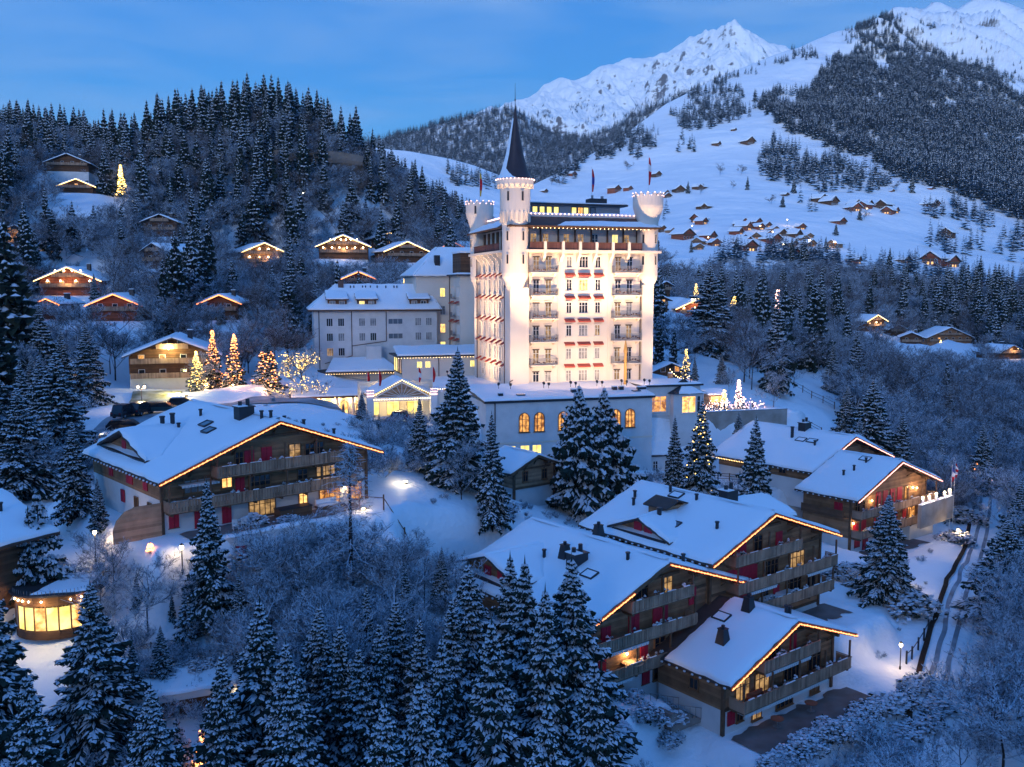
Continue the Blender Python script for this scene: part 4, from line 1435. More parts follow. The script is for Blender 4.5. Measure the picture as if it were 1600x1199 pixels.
# floodlights on the wing's roof and on the ground
FL = (1.0, 0.63, 0.34)
FLOODS = [(-4.6, -8.0, 1.0, -.2, 0, 8, 1700, 110, 'wide floodlight at the foot of the spired tower'),
          (-3.2, -8.8, 1.0, .2, 0, 25, 17000, 44, 'floodlight aimed up at the crown of the spired tower'),
          (-6.0, 10.5, .4, 0, 12, 5, 2400, 130, 'wide floodlight in the yard before the palace west face'),
          (-7.4, 9.5, .6, 0, 12, 17, 12000, 60, 'floodlight in the yard aimed at the upper west face'),
          (24.5, -6.0, .8, 20.8, .4, 22, 9000, 46, 'floodlight aimed up at the east tower from the veranda roof'),
          (24.5, -4.4, .8, 20.8, .4, 8, 1500, 90, 'wide floodlight on the veranda roof by the east tower'),
          (-5.6, 18.5, .4, .2, 20.5, 20, 6000, 70, 'floodlight aimed up at the west tower')]
for k, s in enumerate((1.4, 5.2, 9.0, 12.6, 16.0)):
    FLOODS.append((s, -8.8, 1.0, s * 1.12 + .3, 0, 5, (900, 900, 1300, 900, 900)[k], 125, ('first', 'second', 'third', 'fourth', 'fifth')[k] + ' low floodlight from the left along the dining wing roof'))
    FLOODS.append((s + .5, -9.4, 1.0, s * 1.12 + .8, 0, 20, (12500, 11500, 12000, 11500, 12500)[k], 54, ('first', 'second', 'third', 'fourth', 'fifth')[k] + ' steep floodlight from the left along the dining wing roof'))
for s, t_, z, ts, tt, tz, wt_, sz, lab in FLOODS:
    spot('floodlight', hot(s, t_, z), hot(ts, tt, tz), wt_ * 1.22, sz, FL, blend=.9, label=lab)

# ------------------------------------------------------------------ chalets
def chalet(key, tip, yaw, Lx, Rx, dL, dR, ln, base, split, label, wl=None, wr=None, o=1.5, bals=(), opens=(), sides=(), rope='rope_orange', chim=(), dorm=(), seed=1, icy=True, wood='wood_wall', ropes=(1, 1),
           group=None, cat='chalet', bare=None, backo=1.0, rope_bulb=None, deck=None, th=.30):
    t = thing(key, tip, yaw, label, cat, group)
    rr = random.Random(seed)
    wl = Lx + 1.5 if wl is None else wl
    wr = Rx - 1.5 if wr is None else wr
    zr = lambda x: (-dL * x / Lx if x < 0 else -dR * x / Rx)
    y0, y1 = o, ln - backo
    under = .42
    # walls: plaster below, boards above
    b = mb('plaster_white').box(wl, wr, y0, y1, base - 2.2, split)
    b.build('plinth_wall', t)
    b = mb(wood)
    prof = [(wl - .06, split), (wr + .06, split), (wr + .06, zr(wr) - under), (0, -under), (wl - .06, zr(wl) - under)]
    b.prism(prof, y0 - .06, y1 + .06, 'y')
    wall = b.build('wall', t)
    b = mb('wood_beam')
    for z in (split,) + tuple(bz - 1.02 for (_, _, bz, _) in bals):
        for x in (wl, wr):
            pass
        b.box(wl - .12, wr + .12, y0 - .14, y0 - .063, z - .14, z + .10)
    for x in (wl, wr):
        b.box(x - .14, x + .14, y0 - .18, y0 + .1, base, zr(x) - under)
    for q in (.0, .36, .72):
        for sgn, X, dd in ((-1, Lx, dL), (1, Rx, dR)):
            if q == 0 and sgn == 1:
                continue
            x = X * q
            b.box(x - .13, x + .13, .25, y0, zr(x) - .66, zr(x) - .40)
            b.add([(x - .08, y0, zr(x) - 1.5), (x + .08, y0, zr(x) - 1.5), (x + .08, .5, zr(x) - .66), (x - .08, .5, zr(x) - .66), (x - .08, y0, zr(x) - 1.25), (x + .08, y0, zr(x) - 1.25)], [(0, 1, 2, 3), (4, 3, 2, 5), (0, 3, 4), (1, 5, 2)])
    zb = -dL * .36 - .55
    b.box(Lx * .36 if False else -2.6, 2.6, y0 - .3, y0 - .145, zr(-2.6) - .72, zr(-2.6) - .5)
    b.build('timber_frame', t)
    # roof: two slabs, then the snow lying on them
    b = mb('roof_brown')
    b.prism([(Lx, -dL - .22), (0, -.22), (0, 0), (Lx, -dL)], 0, ln, 'y')
    b.prism([(0, -.22), (Rx, -dR - .22), (Rx, -dR), (0, 0)], 0, ln, 'y')
    b.use('wood_beam')
    b.add([(Lx, -.05, -dL - .34), (0, -.05, -.34), (0, -.05, .03), (Lx, -.05, -dL + .03), (Lx, -.003, -dL - .34), (0, -.003, -.34), (0, -.003, .03), (Lx, -.003, -dL + .03)], [(0, 1, 2, 3), (3, 2, 6, 7), (5, 4, 7, 6), (0, 4, 5, 1)])
    b.add([(0, -.05, -.34), (Rx, -.05, -dR - .34), (Rx, -.05, -dR + .03), (0, -.05, .03), (0, -.003, -.34), (Rx, -.003, -dR - .34), (Rx, -.003, -dR + .03), (0, -.003, .03)], [(0, 1, 2, 3), (3, 2, 6, 7), (5, 4, 7, 6), (0, 4, 5, 1)])
    for k in range(int(ln / .85)):
        y = .5 + k * .85
        for X, dd in ((Lx, dL), (Rx, dR)):
            sg = 1 if X > 0 else -1
            b.add([(X + sg * .12, y - .07, -dd - .33), (X + sg * .12, y + .07, -dd - .33), (X - sg * 1.4, y + .07, -dd + dd / abs(X) * 1.4 - .33), (X - sg * 1.4, y - .07, -dd + dd / abs(X) * 1.4 - .33),
                   (X + sg * .12, y - .07, -dd - .2), (X + sg * .12, y + .07, -dd - .2)], [(0, 1, 2, 3), (0, 4, 5, 1), (0, 3, 4), (1, 5, 2)])
    roof = b.build('roof', t)
    b = mb('roof_snow')
    nl = max(8, int(ln * .9))
    l0, l1 = 0.03, ln - .02
    if bare:
        l1 = bare
    snow_sheet(b, [(Lx + .03, l0, -dL), (0, l0, 0), (0, l1, 0), (Lx + .03, l1, -dL)], th, 14, nl, seed, .05)
    snow_sheet(b, [(0, l0, 0), (Rx - .03, l0, -dR), (Rx - .03, l1, -dR), (0, l1, 0)], th, 14, nl, seed + 1, .05)
    b.add([(-.35, l0 + .3, th - .08), (.35, l0 + .3, th - .08), (.35, l1 - .3, th - .08), (-.35, l1 - .3, th - .08), (0, l0 + .3, th + .02), (0, l1 - .3, th + .02)], [(0, 4, 5, 3), (4, 1, 2, 5)])
    b.build('roof_snow', roof, True)
    if icy:
        b = mb('tree_snow')
        for k in range(int(ln / .85)):
            y = .5 + k * .85
            b.box(Lx - .22, Lx - .10, y - .09, y + .09, -dL - .22, -dL - .09)
        o_ = b.build('rafter_snow', roof)
        o_['kind'] = 'stuff'
    # rope light under the bargeboard
    if rope:
        b = mb(rope)
        for on, X, dd in ((ropes[0], Lx, dL), (ropes[1], Rx, dR)):
            if not on:
                continue
            f0 = 0.0 if on == 1 else on
            p = [Vector((X * (f0 + (.995 - f0) * k / 26), -.12, -(f0 + (.995 - f0) * k / 26) * dd - .20 - .05 * (k % 2) * .4)) for k in range(27)]
            for a, c in zip(p, p[1:]):
                b.bar(a, c, .036, 5)
            for k in range(int(abs(X) / .42)):
                q = f0 + (1 - f0) * (k + .5) / int(abs(X) / .42)
                b.octa((X * q, -.13, -q * dd - .2 - .03 * math.sin(k * 2.1)), .085)
        b.build('rope_light', t)
    # balconies
    for i, (s0, s1, z, dep) in enumerate(bals):
        fy = o - dep
        b = mb('wood_beam').box(s0, s1, fy, o - .063, z - 1.14, z - 1.0)
        for x in np.linspace(s0 + .3, s1 - .3, max(2, int((s1 - s0) / 2.4))):
            b.box(x - .09, x + .09, fy + .1, o - .063, z - 1.34, z - 1.143)
        for x in np.linspace(s0 + .08, s1 - .08, max(2, int((s1 - s0) / 3.4) + 1)):
            top = min(zr(x) - .45, z + 1.5)
            if i == 0 or x in (s0 + .08,):
                pass
            b.box(x - .07, x + .07, fy + .05, fy + .19, z - 1.0, max(z, top))
        bo = b.build('balcony', t)
        c = mb('wood_board')
        c.box(s0, s1, fy - .1, fy + .03, z - .07, z).box(s0, s1, fy - .06, fy + .02, z - 1.05, z - .93)
        x = s0 + .02
        k = 0
        while x < s1 - .1:
            wd = .24
            c.box(x, x + wd, fy - .035 - (.012 if k % 2 else 0), fy + .01, z - .93 + (.0 if k % 2 else .03), z - .073)
            x += wd + .045
            k += 1
        for sx in (s0, s1):
            c.box(sx - .04, sx + .04, fy, o - .07, z - .07, z - .003).box(sx - .03, sx + .03, fy, o - .07, z - 1.0, z - .12)
        rl = c.build('railing', bo)
        d = mb('roof_snow')
        for _ in range(int((s1 - s0) / 1.4)):
            x = rr.uniform(s0 + .3, s1 - 1)
            d.box(x, x + rr.uniform(.3, .9), fy - .08, fy + .02, z + .002, z + rr.uniform(.03, .07))
        d.build('rail_snow', bo)['kind'] = 'stuff'
        # things standing on the balcony: planters with dark greenery
        e = mb('bush_leaf')
        for _ in range(int((s1 - s0) / 1.6)):
            x = rr.uniform(s0 + .4, s1 - .4)
            for q in range(7):
                e.octa((x + rr.uniform(-.35, .35), fy + .28 + rr.uniform(-.1, .1), z - .1 + rr.uniform(-.2, .28)), rr.uniform(.08, .2))
        e.build('planting', bo)['kind'] = 'stuff'
    # openings on the gable wall: (centre, foot, width, height, kind)
    for (s, z, w_, h_, kind) in opens:
        if kind == 'shut':
            m_ = shared(('sh', w_, h_), lambda: mb('shutter_red').box(-w_ / 2, -.02, -.09, 0, 0, h_).box(.02, w_ / 2, -.09, 0, 0, h_).use('frame_wood').box(-w_ / 2 - .08, w_ / 2 + .08, -.06, 0, -.09, -.003).box(-w_ / 2 - .08, w_ / 2 + .08, -.06, 0, h_ + .003, h_ + .09).mesh('shutter'))
            put('shutter', m_, t, (s, o - .063, z))
        elif kind == 'lampw':
            wall_lamp(t, (s, o - .3, z))
        else:
            window(t, s, o - .063, z, w_, h_, kind, mull=max(2, int(w_ / .55)), bars=1, frame='frame_wood', sill=True, fw=.08)
    for (y, z, w_, h_, kind) in sides:
        if kind == 'shut':
            m_ = shared(('sh', w_, h_), lambda: mb('shutter_red').box(-w_ / 2, -.02, -.09, 0, 0, h_).box(.02, w_ / 2, -.09, 0, 0, h_).mesh('shutter'))
            put('shutter', m_, t, (wl - .063, y, z), -math.pi / 2)
        else:
            window(t, wl - .063, y, z, w_, h_, kind, rot=-math.pi / 2, mull=2, bars=0, frame='frame_wood')
    # roof furniture
    for (x, y, kind) in chim:
        z = zr(x) + th * .5
        if kind == 'cowl':
            m_ = shared('cowl', lambda: mb('metal_dark').add([(-.55, -.55, -.5), (.55, -.55, -.5), (.55, .55, -.5), (-.55, .55, -.5), (-.3, -.3, 1.25), (.3, -.3, 1.25), (.3, .3, 1.25), (-.3, .3, 1.25)], [(0, 1, 5, 4), (1, 2, 6, 5), (2, 3, 7, 6), (3, 0, 4, 7), (4, 5, 6, 7)])
                        .box(-.36, .36, -.36, .36, 1.253, 1.33).bar((0, 0, 1.33), (0, 0, 1.6), .16, 8).mesh('chimney'))
            put('chimney', m_, roof, (x, y, z))
        elif kind == 'stack':
            m_ = shared('stack', lambda: mb('metal_dark').box(-.8, .8, -.6, .6, -.6, 1.1).box(-.9, .9, -.7, .7, 1.103, 1.22).bar((-.4, 0, 1.2), (-.4, 0, 1.7), .2, 8).bar((.4, 0, 1.2), (.4, 0, 1.9), .2, 8).use('roof_snow').box(-.88, .1, -.68, .68, 1.223, 1.3).mesh('chimney'))
            put('chimney', m_, roof, (x, y, z))
        elif kind == 'tall':
            m_ = shared('tallp', lambda: mb('metal_dark').bar((0, 0, -.5), (0, 0, 1.7), .24, 8).bar((0, 0, 1.7), (0, 0, 1.85), .3, 8).mesh('flue'))
            put('flue', m_, roof, (x, y, z))
        elif kind == 'pipe':
            m_ = shared('pipev', lambda: mb('metal_dark').bar((0, 0, -.4), (0, 0, .75), .16, 8).bar((0, 0, .75), (0, 0, .87), .22, 8).mesh('flue'))
            put('flue', m_, roof, (x, y, z))
        elif kind in ('sky', 'skysnow'):
            sl = math.atan2(dL, -Lx) if x < 0 else -math.atan2(dR, Rx)
            g = 'glass_sky' if kind == 'sky' else 'roof_snow'
            m_ = shared(('skl', kind), lambda: mb('metal_dark').box(-.55, .55, -.75, -.66, -.1, .16).box(-.55, .55, .66, .75, -.1, .16).box(-.55, -.46, -.66, .66, -.1, .16).box(.46, .55, -.66, .66, -.1, .16).use(g).box(-.457, .457, -.657, .657, -.1, .11).mesh('skylight'))
            q = put('skylight', m_, roof, (x, y, zr(x) + th))
            q.rotation_euler = (0, -sl, 0)
    # cross gables on the left slope (side = -1) or right (1): y centre, outer x of the gable, half width, ridge z, drop
    for (sd, y, xo, hw, zt, dp, shut) in dorm:
        sl = dL / -Lx if sd < 0 else dR / Rx
        xr = sd * (-zt) / sl                     # where the cross ridge meets the slope
        xe = sd * (-zt + dp) / sl
        b = mb('roof_brown')
        for s in (-1, 1):
            q = [(xo, y, zt), (xo, y + s * hw, zt - dp), (xe, y + s * hw, zt - dp), (xr, y, zt)]
            vs = q + [(a, c, e - .2) for a, c, e in q]
            b.add(vs, [(0, 1, 2, 3), (7, 6, 5, 4), (0, 4, 5, 1), (1, 5, 6, 2)])
        dr = b.build('dormer_roof', t)
        b = mb('roof_snow')
        for s in (-1, 1):
            snow_sheet(b, [(xo + .02 * -sd, y, zt), (xo + .02 * -sd, y + s * hw, zt - dp), (xe, y + s * hw, zt - dp), (xr, y, zt)], th, 10, 8, seed + 5, .04)
        b.build('roof_snow', dr, True)
        xi = xo - sd * 1.0
        b = mb(wood)
        h2 = hw - 1.0
        zz = zt - dp * h2 / hw - .25
        b.prism([(y - h2, zr(xi) - .2), (y + h2, zr(xi) - .2), (y + h2, zz), (y, zt - .25), (y - h2, zz)], xi, xi - sd * 4, 'x')
        dw = b.build('dormer_wall', t)
        b = mb('metal_dark')
        b.box(xi + sd * .02, xi + sd * .9, y - h2 - .4, y + h2 + .4, zr(xi) - .35, zr(xi) + .10)
        b.build('dormer_flashing', dw)
        zf = zr(xi) + .15
        for k in shut:
            m_ = shared('dsh', lambda: mb('shutter_red').box(-.5, .5, -.09, 0, 0, .95).mesh('shutter'))
            put('shutter', m_, dw, (xi + sd * .003, y + k, zf), -math.pi / 2 if sd < 0 else math.pi / 2)
    return t


def wall_lamp(parent, loc, w_=45, col=(1, .66, .30)):
    m_ = shared('wl', lambda: mb('metal_dark').box(-.1, .1, .0, .22, .1, .16).use('lamp_glow').octa((0, .05, 0), .14).mesh('wall_lamp'))
    o = put('wall_lamp', m_, parent, loc)
    point(o, (0, -.25, -.05), w_, col)
    return o


A = TIP['A']
chA = chalet('chalet', A[:3], 42, -11.8, 11.6, 4.39, 4.25, 20.3, -9.4, -6.3, 'big brown chalet with broad snowy roof and lit ground floor below the car park', wl=-11.0, wr=10.4, seed=3,
             bals=[(-6.4, 7.4, -3.65, 1.45), (-10.9, 8.4, -6.25, 1.45)],
             opens=[(-2.6, -3.1 - 1.5, 1.0, 1.9, 'shut'), (-3.6, -4.6, .9, 1.9, 'glass_dark'), (-.8, -3.95, 1.1, 1.35, 'shut'), (2.2, -4.6, 1.3, 2.0, 'lit_dim'), (4.4, -4.6, 2.2, 1.9, 'glass_dark'),
                    (-7.7, -6.0, 2.6, 1.5, 'glass_blind'), (-4.9, -6.0, 1.1, 1.6, 'lit_warm'), (-3.6, -7.1, .9, 1.9, 'shut'), (-1.6, -7.1, 2.3, 1.9, 'glass_dark'), (3.0, -7.1, 1.2, 1.9, 'glass_dark'), (5.6, -7.1, 2.2, 1.9, 'lit_dim'),
                    (-10.0, -8.9, .9, 1.5, 'shut'), (-7.2, -9.3, 1.8, 2.0, 'shut'), (-5.0, -9.3, .9, 2.0, 'shut'), (-1.4, -9.2, 2.8, 1.7, 'lit_dim'), (3.0, -9.2, 1.0, 1.9, 'lit_warm'), (6.0, -9.2, 2.4, 1.9, 'lit_orange'), (9.0, -9.2, 1.6, 1.9, 'lit_orange'), (7.7, -7.75, 1, 1, 'lampw')],
             sides=[(4.2, -8.0, .9, 1.1, 'glass_dark'), (7.5, -8.0, .9, 1.1, 'glass_dark'), (11, -8.0, .9, 1.2, 'shut'), (5, -5.9, 1.0, 1.0, 'shut'), (9, -5.9, 1.6, 1.0, 'shut'), (14, -5.9, 1.0, 1.0, 'shut')],
             chim=[(-1.0, 5.5, 'stack'), (-.3, 1.3, 'pipe'), (-.6, 2.6, 'pipe'), (-6.2, 13.0, 'tall'), (-5.4, 12.4, 'tall'), (-5.2, 11.4, 'pipe'), (-3.4, 9.0, 'sky'), (-4.2, 6.6, 'sky'), (-2.4, 12.5, 'pipe'), (5.0, 4.5, 'pipe'), (5.5, 9.5, 'pipe'), (8.8, 5, 'pipe')],
             dorm=[(-1, 12.6, -10.7, 6.5, -1.3, 2.1, (-1.9, 1.4))])
# privacy screen beside it
b = thing('garden_screen', ch(A, 42, -11.2, 1.2, -9.4), 42, 'tall brown boarded screen with a curved end beside the big chalet', 'screen')
mb('wood_pale').prism([(-4.2, 0), (0, 0), (0, 3.0), (-2.2, 3.0), (-3.2, 2.7), (-3.9, 2.0), (-4.2, 1.2)], -.06, .06, 'y').build('board_panel', b)

Cc = TIP['C']
chC = chalet('chalet', Cc[:3], 38, -10.3, 11.4, 3.97, 4.05, 19.1, -11.0, -8.9, 'large chalet with bright red shutters on three tiers behind the front spruces', wl=-9.0, wr=8.8, seed=5,
             bals=[(-4.45, 3.3, -2.6, 1.4), (-8.7, 3.7, -5.3, 1.4), (-7.9, .6, -8.0, 1.4)],
             opens=[(-2.0, -3.6, 1.6, 1.9, 'glass_dark'), (1.2, -3.6, 1.4, 1.8, 'lit_dim'), (4.6, -5.1, .95, 1.6, 'shut'), (-6.2, -6.0, 1.1, 1.3, 'shut'), (-2.9, -6.3, 1.3, 1.9, 'shut'), (.4, -6.3, 1.9, 1.9, 'shut'),
                    (-6.6, -9.0, .9, 1.9, 'shut'), (-1.6, -9.0, .9, 1.9, 'shut'), (.4, -9.0, 1.4, 1.9, 'glass_dark'), (2.4, -9.0, 1.0, 1.9, 'shut'), (-4.8, -10.4, 1.3, .9, 'glass_dark'), (-1.3, -11.0, .9, 2.0, 'shut'), (.4, -11.0, 1.6, 2.0, 'glass_dark'), (2.2, -11.0, .9, 2.0, 'shut'), (-3.8, -7.6, 1, 1, 'lampw')],
             chim=[(-3.9, 7.6, 'stack'), (-3.6, 9.6, 'cowl'), (-1.6, 3.5, 'pipe'), (.8, 9.8, 'cowl'), (-4.6, 5.2, 'skysnow'), (3.5, 1.6, 'pipe'), (-4.4, 11.6, 'pipe'), (-6.5, 13.0, 'pipe')],
             dorm=[(-1, 13.9, -9.6, 4.8, -.95, 1.6, (-1.2, .8))], ropes=(.42, 1))

Dd = TIP['D']
chD = chalet('chalet', Dd[:3], 38, -9.0, 11.2, 3.4, 3.9, 17.9, -11.4, -10.9, 'wide snowy chalet behind the shuttered one, white tables on its lowest balcony', wl=-7.6, wr=9.6, seed=8,
             bals=[(-5.6, 4.5, -3.26, 1.4), (-5.3, 10.6, -5.9, 1.5), (-1.6, 10.2, -8.4, 1.5)],
             opens=[(-3.6, -4.2, 2.2, 1.9, 'shut'), (-.7, -4.2, 1.4, 1.9, 'glass_dark'), (2.6, -3.9, 1.0, 1.4, 'shut'), (-4.2, -6.9, 2.2, 1.9, 'shut'), (-1.9, -6.9, 2.3, 1.9, 'shut'), (1.4, -6.9, 2.4, 1.8, 'glass_dark'), (5.6, -6.9, 2.6, 1.9, 'lit_dim'),
                    (-2.6, -9.4, 1.8, 1.9, 'shut'), (.6, -9.4, 1.2, 1.9, 'glass_dark'), (2.4, -9.2, .9, 1.6, 'shut'), (5.2, -9.4, 2.6, 1.9, 'glass_dark'), (8.2, -9.4, 1.5, 1.9, 'glass_dark')],
             chim=[(-1.3, 8.6, 'pipe'), (-4.6, 3.2, 'pipe'), (-.8, 12.6, 'pipe'), (-1.2, 11.4, 'skysnow'), (-4.9, 10.6, 'sky'), (-5.6, 7.8, 'sky'), (-6.4, 9.6, 'pipe'), (-6.1, 9.2, 'tall'), (1.2, 6.6, 'stack'), (4.2, 6.4, 'sky'), (-4.2, 14.6, 'pipe'), (-3.0, 15.6, 'pipe')],
             dorm=[(-1, 9.8, -8.6, 4.2, -1.1, 1.6, (-.6, .8)), (1, 9.0, 10.6, 4.0, -1.2, 1.6, ())])
# lift house box on the roof of it
p = ch(Dd, 38, -3.2, 11.8, -1.25)
lb = tag(put('roof_hut', None, chD, (-3.4, 10.6, -1.3)), None)
mb('wood_wall').box(-1.5, 1.5, -1.2, 1.2, -.6, .8).build('wall', lb)
mb('roof_brown').prism([(-1.9, .6), (0, 1.25), (1.9, .6), (1.9, .75), (0, 1.4), (-1.9, .75)], -1.6, 1.6, 'y').build('roof', lb)

E_ = TIP['E']
chE = chalet('chalet', E_[:3], 38, -8.9, 9.1, 3.48, 3.25, 9.6, -8.35, -6.2, 'chalet nearest the hedge, its smooth snow roof carrying a tall dark chimney', wl=-8.0, wr=7.4, seed=12, bare=7.2,
             bals=[(-4.4, 3.5, -2.5, 1.35), (-7.3, 8.1, -5.1, 1.6)],
             opens=[(-1.5, -3.5, 1.8, 1.7, 'glass_dark'), (1.3, -3.2, .9, 1.5, 'shut'), (-5.6, -6.0, 1.9, 1.9, 'lit_dim'), (-3.0, -6.0, 2.0, 1.9, 'lit_dim'), (1.2, -6.0, 2.4, 1.9, 'glass_dark'), (4.6, -6.0, 2.0, 1.9, 'glass_dark'),
                    (-7.0, -7.7, .9, 1.2, 'shut'), (-5.9, -7.7, .9, 1.2, 'glass_dark'), (-3.6, -8.2, 1.3, 1.9, 'lit_dim'), (.3, -8.2, 2.4, 1.9, 'glass_dark'), (4.8, -8.2, 1.4, 1.9, 'frame_wood')],
             sides=[(4.5, -5.4, 1.0, 1.0, 'glass_dark')],
             chim=[(-5.2, 3.9, 'cowl'), (-.9, 4.6, 'cowl'), (-2.7, 6.1, 'skysnow'), (1.0, 2.0, 'pipe'), (1.5, 2.0, 'pipe')])

Ff = TIP['F']
chF = chalet('chalet', Ff[:3], 38, -10.5, 10.5, 4.0, 3.95, 18.6, -7.5, -5.6, 'chalet with a long plain snow roof and pink lights behind the lamplit one', wl=-8.9, wr=9.0, seed=15, rope='rope_pink',
             opens=[(-5, -5.4, 1.2, 1.2, 'glass_dark'), (0, -4.4, 1.2, 1.2, 'glass_dark'), (-2.5, -5.4, 1.2, 1.3, 'shut')], sides=[(6, -5.2, 1.2, 1, 'glass_dark'), (11, -5.2, 1.2, 1, 'glass_dark')],
             chim=[(-3.2, 8.6, 'tall'), (-.4, 8.4, 'stack'), (-3.4, 6.9, 'skysnow'), (-3.3, 5.1, 'skysnow'), (-4.2, 4.0, 'pipe'), (-8.0, 11.6, 'pipe')], dorm=[(1, 6, 10.4, 3.4, -1.6, 1.4, ())])
bulbs(line((-10.6, 18.3, -4.3), (-10.6, 11.5, -4.3), .3), 'rope_warm', .08, chF)

G_ = TIP['G']
chG = chalet('chalet', G_[:3], 38, -10.4, 10.9, 4.0, 3.95, 9.5, -11.4, -9.3, 'lamplit chalet with a row of red shutters and wall lamps above the garden', wl=-9.6, wr=9.0, seed=19, rope='rope_pink',
             bals=[(-9.5, 9.6, -5.5, 1.5), (-9.5, 9.6, -8.1, 1.5)],
             opens=[(-3.2, -5.9, 1.1, 1.9, 'shut'), (-1.5, -5.9, 1.1, 1.9, 'shut'), (.3, -6.4, 1.2, 2.4, 'shut'), (2.1, -6.4, 1.2, 2.4, 'shut'), (3.9, -6.0, 1.1, 1.9, 'lit_orange'), (-7.6, -6.4, 2.4, 1.8, 'glass_dark'), (-5.0, -4.9, 1, 1, 'lampw'), (5.3, -4.5, 1, 1, 'lampw'), (6.4, -4.7, 1, 1, 'lampw'),
                    (-8.4, -8.5, 1.1, 1.0, 'shut'), (-6.6, -9.1, 1.2, 1.9, 'shut'), (-3.4, -8.6, 1.2, 1.2, 'shut'), (1.0, -8.6, 1.4, 1.3, 'shut'), (3.8, -8.6, 1.3, 1.3, 'shut'), (5.6, -9.0, 1.5, 1.8, 'lit_orange'), (-9.2, -7.3, 1, 1, 'lampw'), (-1.9, -7.0, 1, 1, 'lampw'), (5.0, -7.2, 1, 1, 'lampw'),
                    (-7.9, -10.7, 1.2, 1.1, 'shut'), (-6.0, -11.3, 1.2, 2.0, 'shut'), (-3.2, -10.6, 1.1, 1.1, 'shut')],
             sides=[(3.2, -6.4, 1.2, 1.6, 'shut')],
             chim=[(-5.9, 5.0, 'pipe'), (-4.4, 4.4, 'pipe'), (-1.4, 4.6, 'skysnow'), (-2.2, 4.0, 'pipe')])
b = mb('wood_dark').box(-9.7 - 1.2, -9.663, 1.6, 8.0, -6.6, -6.5).box(-10.95, -10.85, 1.6, 8.0, -6.5, -5.5)
b.build('side_balcony', chG)
b = mb('plaster_white').box(3.0, 9.3, .2, 1.4, -12.5, -9.4)
b.build('stair_wall', chG)

hu = TIP['hut']
chalet('garden_house', hu[:3], 38, -4.6, 4.65, 2.0, 1.85, 7.5, -7.0, -4.2, 'small timber house on a white plinth below the dining wing', wl=-3.3, wr=3.4, seed=22, rope=None, cat='house', wood='wood_pale', o=1.0,
       opens=[(-1.5, -3.5, .9, 1.4, 'glass_dark'), (1.7, -3.5, .9, 1.4, 'glass_dark')], chim=[], icy=False)

# dark link roof between the front chalet and its neighbour
lk = thing('link_roof', ch(E_, 38, 0, 8.8, -.45), 38, 'bare dark tin roof joining the hedge chalet to the shuttered chalet', 'roof')
b = mb('copper').add([(-7.0, .9, -3.2), (0, .9, -.5), (0, 5.2, .2), (-5.0, 5.2, -2.4), (-7.0, .9, -3.5), (0, .9, -.8), (0, 5.2, -.1), (-5.0, 5.2, -2.7), (5, .9, -2.3), (5, 5.2, -1.9)], [(0, 1, 2, 3), (0, 4, 5, 1), (1, 8, 9, 2), (0, 3, 7, 4)])
b.build('tin_sheet', lk)
mb('wood_dark').prism([(-5.6, -8), (4, -8), (4, -2.4), (0, -.95), (-5.0, -3.0)], 1.0, 5.0, 'y').build('wall', lk)
mb('metal_dark').box(-5.2, -3.9, 3.4, 4.8, -2.6, -2.0).use('glass_sky').box(-5.1, -4.0, 3.5, 4.7, -1.997, -1.95).build('roof_light', lk)


# balcony and garden furniture
def table_set(p, yaw, lab):
    t = thing('garden_table', p, yaw, lab, 'table', 'snowy garden furniture')
    b = mb('cloth_white').prism([(-1.1, .35), (1.1, .35), (1.15, .6), (1.0, .85), (-1.0, .85), (-1.15, .6)], -.55, .55, 'y')
    b.build('cover', t)
    l = mb('rail_iron').box(-.04, .04, -.04, .04, 0, .35).mesh('leg')
    for x in (-.9, .9):
        for y in (-.4, .4):
            put('leg', l, t, (x, y, 0))


table_set(ch(Dd, 38, 3.2, .75, -9.4), 38, 'snow covered long table on the lowest balcony of the wide chalet')
table_set(ch(Dd, 38, .6, .75, -9.4), 38, 'snow covered small table at the left end of that balcony of the wide chalet')


def round_table(p, r, lab, m='wood_pale'):
    t = thing('round_table', p, 0, lab, 'table')
    mb(m).lathe([(r, .70), (r, .76), (.02, .77)], 18).build('table_top', t)
    mb('rail_iron').bar((0, 0, 0), (0, 0, .7), .06).lathe([(.35, 0), (.35, .04)], 12).build('pedestal', t)


def chair(p, yaw, lab, m='frame_white', g=None):
    t = thing('garden_chair', p, yaw, lab, 'chair', g)
    mb(m).box(-.25, .25, -.25, .25, .4, .46).build('seat', t)
    b = mb(m)
    for i in range(4):
        b.box(-.24 + i * .13, -.16 + i * .13, .22, .25, .463, .95)
    b.build('backrest', t)
    l = mb(m).box(-.025, .025, -.025, .025, 0, .4).mesh('leg')
    for x in (-.22, .22):
        for y in (-.22, .22):
            put('leg', l, t, (x, y, 0))


round_table(ch(Cc, 38, -3.6, .8, -9.0), .95, 'round wooden table on the middle balcony of the shuttered chalet')
round_table(ch(Dd, 38, -4.3, .7, -4.26), .6, 'small round table on the top balcony of the wide chalet', 'frame_white')
for x, y, a, lab in ((-5.6, -1.6, 30, 'white slatted garden chair in front of the big chalet'), (-4.6, -1.2, 200, 'white garden chair facing the other by the big chalet'), (-7.0, -.9, 120, 'white garden chair by the red doors of the big chalet')):
    chair(ch(A, 42, x, y, -9.3), a, lab, g='white chairs by the big chalet')
b = thing('sofa', ch(A, 42, 5.0, .2, -9.25), 42, 'pale cushioned outdoor sofa outside the lit windows of the big chalet', 'sofa')
mb('wood_beam').box(-1.2, 1.2, -.45, .45, .1, .3).build('base', b)
mb('cloth_white').box(-1.15, 1.15, -.42, .40, .303, .5).box(-1.15, 1.15, .2, .42, .503, .9).build('cushion', b)
b = thing('hot_tub', ch(A, 42, .8, -.6, -9.3), 42, 'dark covered box planter on the terrace of the big chalet', 'planter')
